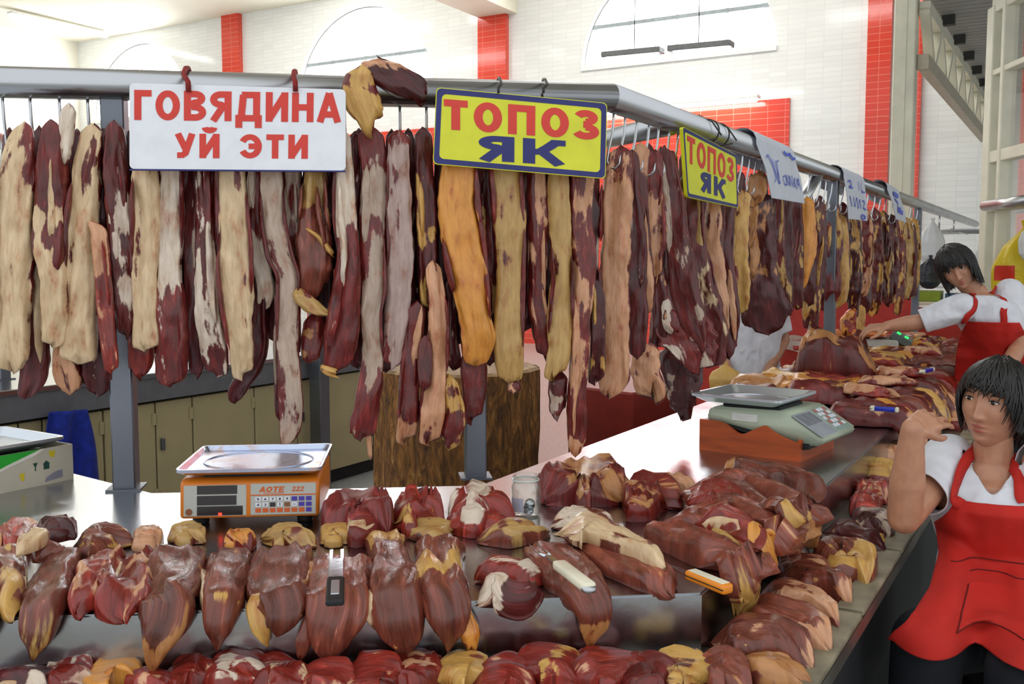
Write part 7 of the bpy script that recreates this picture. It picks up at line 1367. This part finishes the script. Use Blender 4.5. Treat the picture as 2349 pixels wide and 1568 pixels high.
person('person', 'seated woman in white T-shirt and red apron, hand raised to her ear', None, dict(lx=lx, fy=fy, base=[pel[0], pel[1], 0], head=(A, hc), neck=(nb - ZU * .02, 1), hair='short', seed=4, vox=.004,
    torso=torso, extra_shirt=bust, limbs=[[(shR, .052), ((shR + elR) / 2, .047), (elR, .041), (elR * .6 + wrR * .4, .043), (wrR, .027)], [(shL, .052), (elL, .042), (elL * .6 + wrL * .4, .042), (wrL, .027)], [(hipR, .085), (knR, .06), (anR, .04)], [(hipL, .085), (knL, .06), (anL, .04)], [(anR, .04), (anR + fy * .13 - ZU * .07, .03)], [(anL, .04), (anL + fy * .13 - ZU * .07, .03)]],
    hands=[hand(wrR, nrm(att(2192, 928, tb - .10) - wrR), nrm([-.35, -.8, .5]), 1, .24, .3, .45, .93), hand(wrL, nrm([-.5, -.6, -.5]), nrm([.1, -.7, .7]), 1, .3)],
    shirt=[(wai - ZU * .06, .150, .122), (wai, .142, .115), ((wai + chs) / 2, .152, .13), (chs, .160, .138), (chs * .45 + nb * .55, .148, .102), (nb - ZU * .03, .088, .075), (nb - ZU * .008, .060, .058)],
    sleeves=[[(shR, .068), (shR * .72 + elR * .28, .066), (shR * .36 + elR * .64, .066)], [(shL, .068), (shL * .5 + elL * .5, .066)]], cuff=[(shR * .38 + elR * .62, nrm(elR - shR)), (shL * .5 + elL * .5, nrm(elL - shL))],
    vneck=(nb - ZU * .058 + fy * .06, .085, .07), trousers=[[(hipR, .095), (knR, .072), (anR, .06)], [(hipL, .095), (knL, .072), (anL, .06)]], hipring=[(pel - ZU * .06, .17, .13), (pel + ZU * .05, .17, .13)],
    apron_o=att(2290, 1127, tb), apron=[(0, .10, .11), (-.03, .115, .13), (-.08, .15, .16), (-.14, .135, .15), (-.19, .15, .17), (-.235, .19, .22), (-.265, .22, .27), (-.29, .235, .30)], seams=[(26, 4, 34), (30, 10, 36)], pocket=(33, 46, 10, 30),
    straps=[[att(2206, 1165, tb - .12), att(2209, 1135, tb - .12), att(2212, 1090, tb - .09), att(2222, 1045, tb - .03), att(2232, 1030, tb + .06)], [att(2334, 1165, tb - .12), att(2336, 1140, tb - .12), att(2338, 1090, tb - .09), att(2338, 1050, tb - .03), att(2330, 1035, tb + .06)]]))
# her stool
st_ = np.array([pel[0] + .02, pel[1] + .02, 0]); sr = empty('metal_stool', st_, 'worn metal chair under the seated woman', 'chair'); M_RUST = simple('worn_brown_metal', '#5a5040', .5, var=.3, scale=25); hz = pel[2] - .13
box('seat', rz(st_, .2), -.18, .18, -.18, .18, hz - .03, hz, simple('black_seat_pad', '#1b1b1d', .6), sr, .012)
lg = [(-.18, -.17), (.18, -.17), (.18, .17), (-.18, .17)]; Rz = np.array(Matrix.Rotation(.2, 3, 'Z'))
for x, y in lg: tube('leg', [st_ + Rz @ np.array([x, y, hz - .03]), st_ + Rz @ np.array([x * 1.08, y * 1.08, 0])], .012, M_RUST, sr, 8)
for i in range(4):
    for zf, k_ in ((.35, 1.05), (.6, 1.02)):
        a, b = lg[i], lg[(i + 1) % 4]; tube('rung', [st_ + Rz @ np.array([a[0] * k_, a[1] * k_, hz * zf]), st_ + Rz @ np.array([b[0] * k_, b[1] * k_, hz * zf])], .009, M_RUST, sr, 8)
# empty chair standing behind her, seen under her arm
ch = O_ + D * ((3.05 - O_[1]) / D[1]) + N * .10; ch = np.array([ch[0], ch[1], 0]); cr2 = empty('folding_chair', ch, 'thin-legged metal chair seen under the raised elbow', 'chair'); Mch = rz(ch, ang(N))
hz2 = att(2150, 1270, 3.0)[2]; box('seat', Mch, -.05, .34, -.17, .17, hz2 - .02, hz2 + .004, simple('dark_seat_board', '#3a3426', .6), cr2, .006); box('seat_rim', Mch, -.06, .34, -.18, -.165, hz2 - .035, hz2 + .006, M_RUST, cr2)
for x, y in ((-.05, -.17), (.32, -.17), (-.05, .17), (.32, .17)): tube('leg', [np.array(Mch @ Vector((x, y, hz2 + (.06 if x < 0 else 0)))), np.array(Mch @ Vector((x - .03, y, 0)))], .010, M_RUST, cr2, 8)
tube('back_rail', [np.array(Mch @ Vector((-.05, -.17, hz2 + .06))), np.array(Mch @ Vector((-.05, .17, hz2 + .06)))], .012, M_RUST, cr2, 8); tube('brace', [np.array(Mch @ Vector((-.05, -.17, hz2 * .45))), np.array(Mch @ Vector((.32, -.17, hz2 * .45)))], .008, M_RUST, cr2, 8)
# ------------------------------------------------------------------ standing woman reaching over the counter
t2 = 4.85; fy2 = nrm([-.45, -.89, 0]); lx2 = np.array([-fy2[1], fy2[0], 0]); lx2 = lx2 if lx2[0] > 0 else -lx2
A2, hc2 = head_frame(att(2194, 612, t2), math.radians(30), math.radians(6), math.radians(-26), 1.0)
nb2 = att(2240, 672, t2 + .05); pel2 = np.array([*att(2374, 900, t2 + .2)[:2], .95]); chs2 = att(2268, 728, t2 + .08); wai2 = (pel2 * .55 + chs2 * .45)
shR2 = att(2206, 705, t2 - .02); shL2 = att(2316, 672, t2 + .1); elR2 = att(2112, 738, t2 + .05); wrR2 = att(2034, 748, t2 + .1); elL2 = att(2338, 792, t2 + .0); wrL2 = att(2290, 880, t2 - .1)
hR2 = pel2 + lx2 * -.09; hL2 = pel2 + lx2 * .09; aR2 = np.array([hR2[0], hR2[1], .1]); aL2 = np.array([hL2[0] + .03, hL2[1] + .05, .1]); kR2 = (hR2 + aR2) / 2; kL2 = (hL2 + aL2) / 2
person('person', 'standing woman in white blouse and red apron reaching over the meat', None, dict(lx=lx2, fy=fy2, base=[pel2[0], pel2[1], 0], head=(A2, hc2), neck=(nb2, 1), hair='bob', seed=8, vox=.005,
    torso=[(pel2, .16, .12), (wai2, .13, .105), (chs2, .15, .12), (chs2 * .4 + nb2 * .6, .14, .095), (nb2, .06, .06)], limbs=[[(shR2, .05), (elR2, .040), (elR2 * .6 + wrR2 * .4, .040), (wrR2, .026)], [(shL2, .05), (elL2, .041), (elL2 * .6 + wrL2 * .4, .04), (wrL2, .026)], [(hR2, .085), (kR2, .06), (aR2, .045)], [(hL2, .085), (kL2, .06), (aL2, .045)], [(aR2, .045), (aR2 + fy2 * .13 - ZU * .06, .032)], [(aL2, .045), (aL2 + fy2 * .13 - ZU * .06, .032)]],
    hands=[hand(wrR2, nrm([-1, .0, -.1]), nrm([0, -.3, 1]), -1, .45, .1, .6), hand(wrL2, nrm([-.4, -.5, -.7]), nrm([-.6, -.6, .3]), 1, .35)],
    shirt=[(pel2 + ZU * .05, .165, .13), (wai2, .145, .12), (chs2, .16, .135), (chs2 * .4 + nb2 * .6, .145, .105), (nb2 - ZU * .01, .066, .064)], sleeves=[[(shR2, .072), (shR2 * .4 + elR2 * .6, .066), (elR2, .062)], [(shL2, .074), (shL2 * .3 + elL2 * .7, .080)]], cuff=[(elR2 * .95 + shR2 * .05, nrm(elR2 - shR2)), (shL2 * .25 + elL2 * .75, nrm(elL2 - shL2))],
    trousers=[[(hR2, .09), (kR2, .075), (aR2, .065)], [(hL2, .09), (kL2, .075), (aL2, .065)]], apron_o=att(2282, 735, t2 + .08), apron=[(0, .12, .11), (-.06, .15, .14), (-.15, .17, .17), (-.3, .18, .18), (-.45, .2, .2), (-.6, .22, .22)],
    straps=[[att(2222, 775, t2 - .04), att(2216, 740, t2 - .08), att(2217, 725, t2 - .08), att(2222, 695, t2 - .05), att(2232, 668, t2 + .0), att(2246, 655, t2 + .08)], [att(2306, 775, t2 - .04), att(2302, 735, t2 - .04), att(2292, 700, t2 - .02), att(2280, 668, t2 + .04), att(2268, 655, t2 + .1)]]))
# ------------------------------------------------------------------ seller in a white coat mostly hidden behind the meat
t3 = 6.05; fy3 = nrm([.1, -1, 0]); lx3 = np.array([1.0, .1, 0]); px3 = 1718
pel3 = att(px3 + 4, 905, t3); chs3 = att(px3, 742, t3); nb3 = att(px3, 665, t3); A3_, hc3 = head_frame(att(px3, 606, t3), 0, .1, 0)
shL3 = att(px3 + 62, 700, t3); elL3 = att(px3 + 78, 780, t3 + .02); wrL3 = att(px3 + 40, 862, t3 - .18); shR3 = att(px3 - 62, 700, t3); elR3 = att(px3 - 76, 790, t3); wrR3 = att(px3 - 40, 866, t3 - .2)
hp3 = [(pel3 + lx3 * s_ * .09, np.array([pel3[0] + s_ * .1, pel3[1], .1])) for s_ in (-1, 1)]
person('person', 'seller in a white coat mostly hidden behind the hanging rib cut', None, dict(lx=lx3, fy=fy3, base=[pel3[0], pel3[1], 0], head=(A3_, hc3), neck=(nb3, 1), hair='short', seed=2, vox=.006,
    torso=[(pel3, .165, .12), ((pel3 + chs3) / 2, .15, .11), (chs3, .17, .12), (chs3 * .4 + nb3 * .6, .15, .09), (nb3, .06, .06)], limbs=[[(shL3, .05), (elL3, .042), (wrL3, .028)], [(shR3, .05), (elR3, .042), (wrR3, .028)]] + [[(a, .085), ((a + b) / 2, .06), (b, .045)] for a, b in hp3],
    hands=[hand(wrL3, nrm([-.5, -.7, -.4]), nrm([.3, -.5, .8]), -1, .4), hand(wrR3, nrm([.5, -.7, -.4]), nrm([-.3, -.5, .8]), 1, .4)], shirt=[(pel3 - ZU * .15, .20, .16), (pel3, .185, .14), ((pel3 + chs3) / 2, .17, .13), (chs3, .185, .135), (chs3 * .4 + nb3 * .6, .16, .10), (nb3 - ZU * .01, .068, .066)],
    sleeves=[[(shL3, .07), (elL3 * .8 + shL3 * .2, .066)], [(shR3, .07), (elR3 * .8 + shR3 * .2, .066)]], cuff=[(elL3 * .75 + shL3 * .25, nrm(elL3 - shL3)), (elR3 * .75 + shR3 * .25, nrm(elR3 - shR3))], trousers=[[(a, .09), ((a + b) / 2, .075), (b, .065)] for a, b in hp3]))
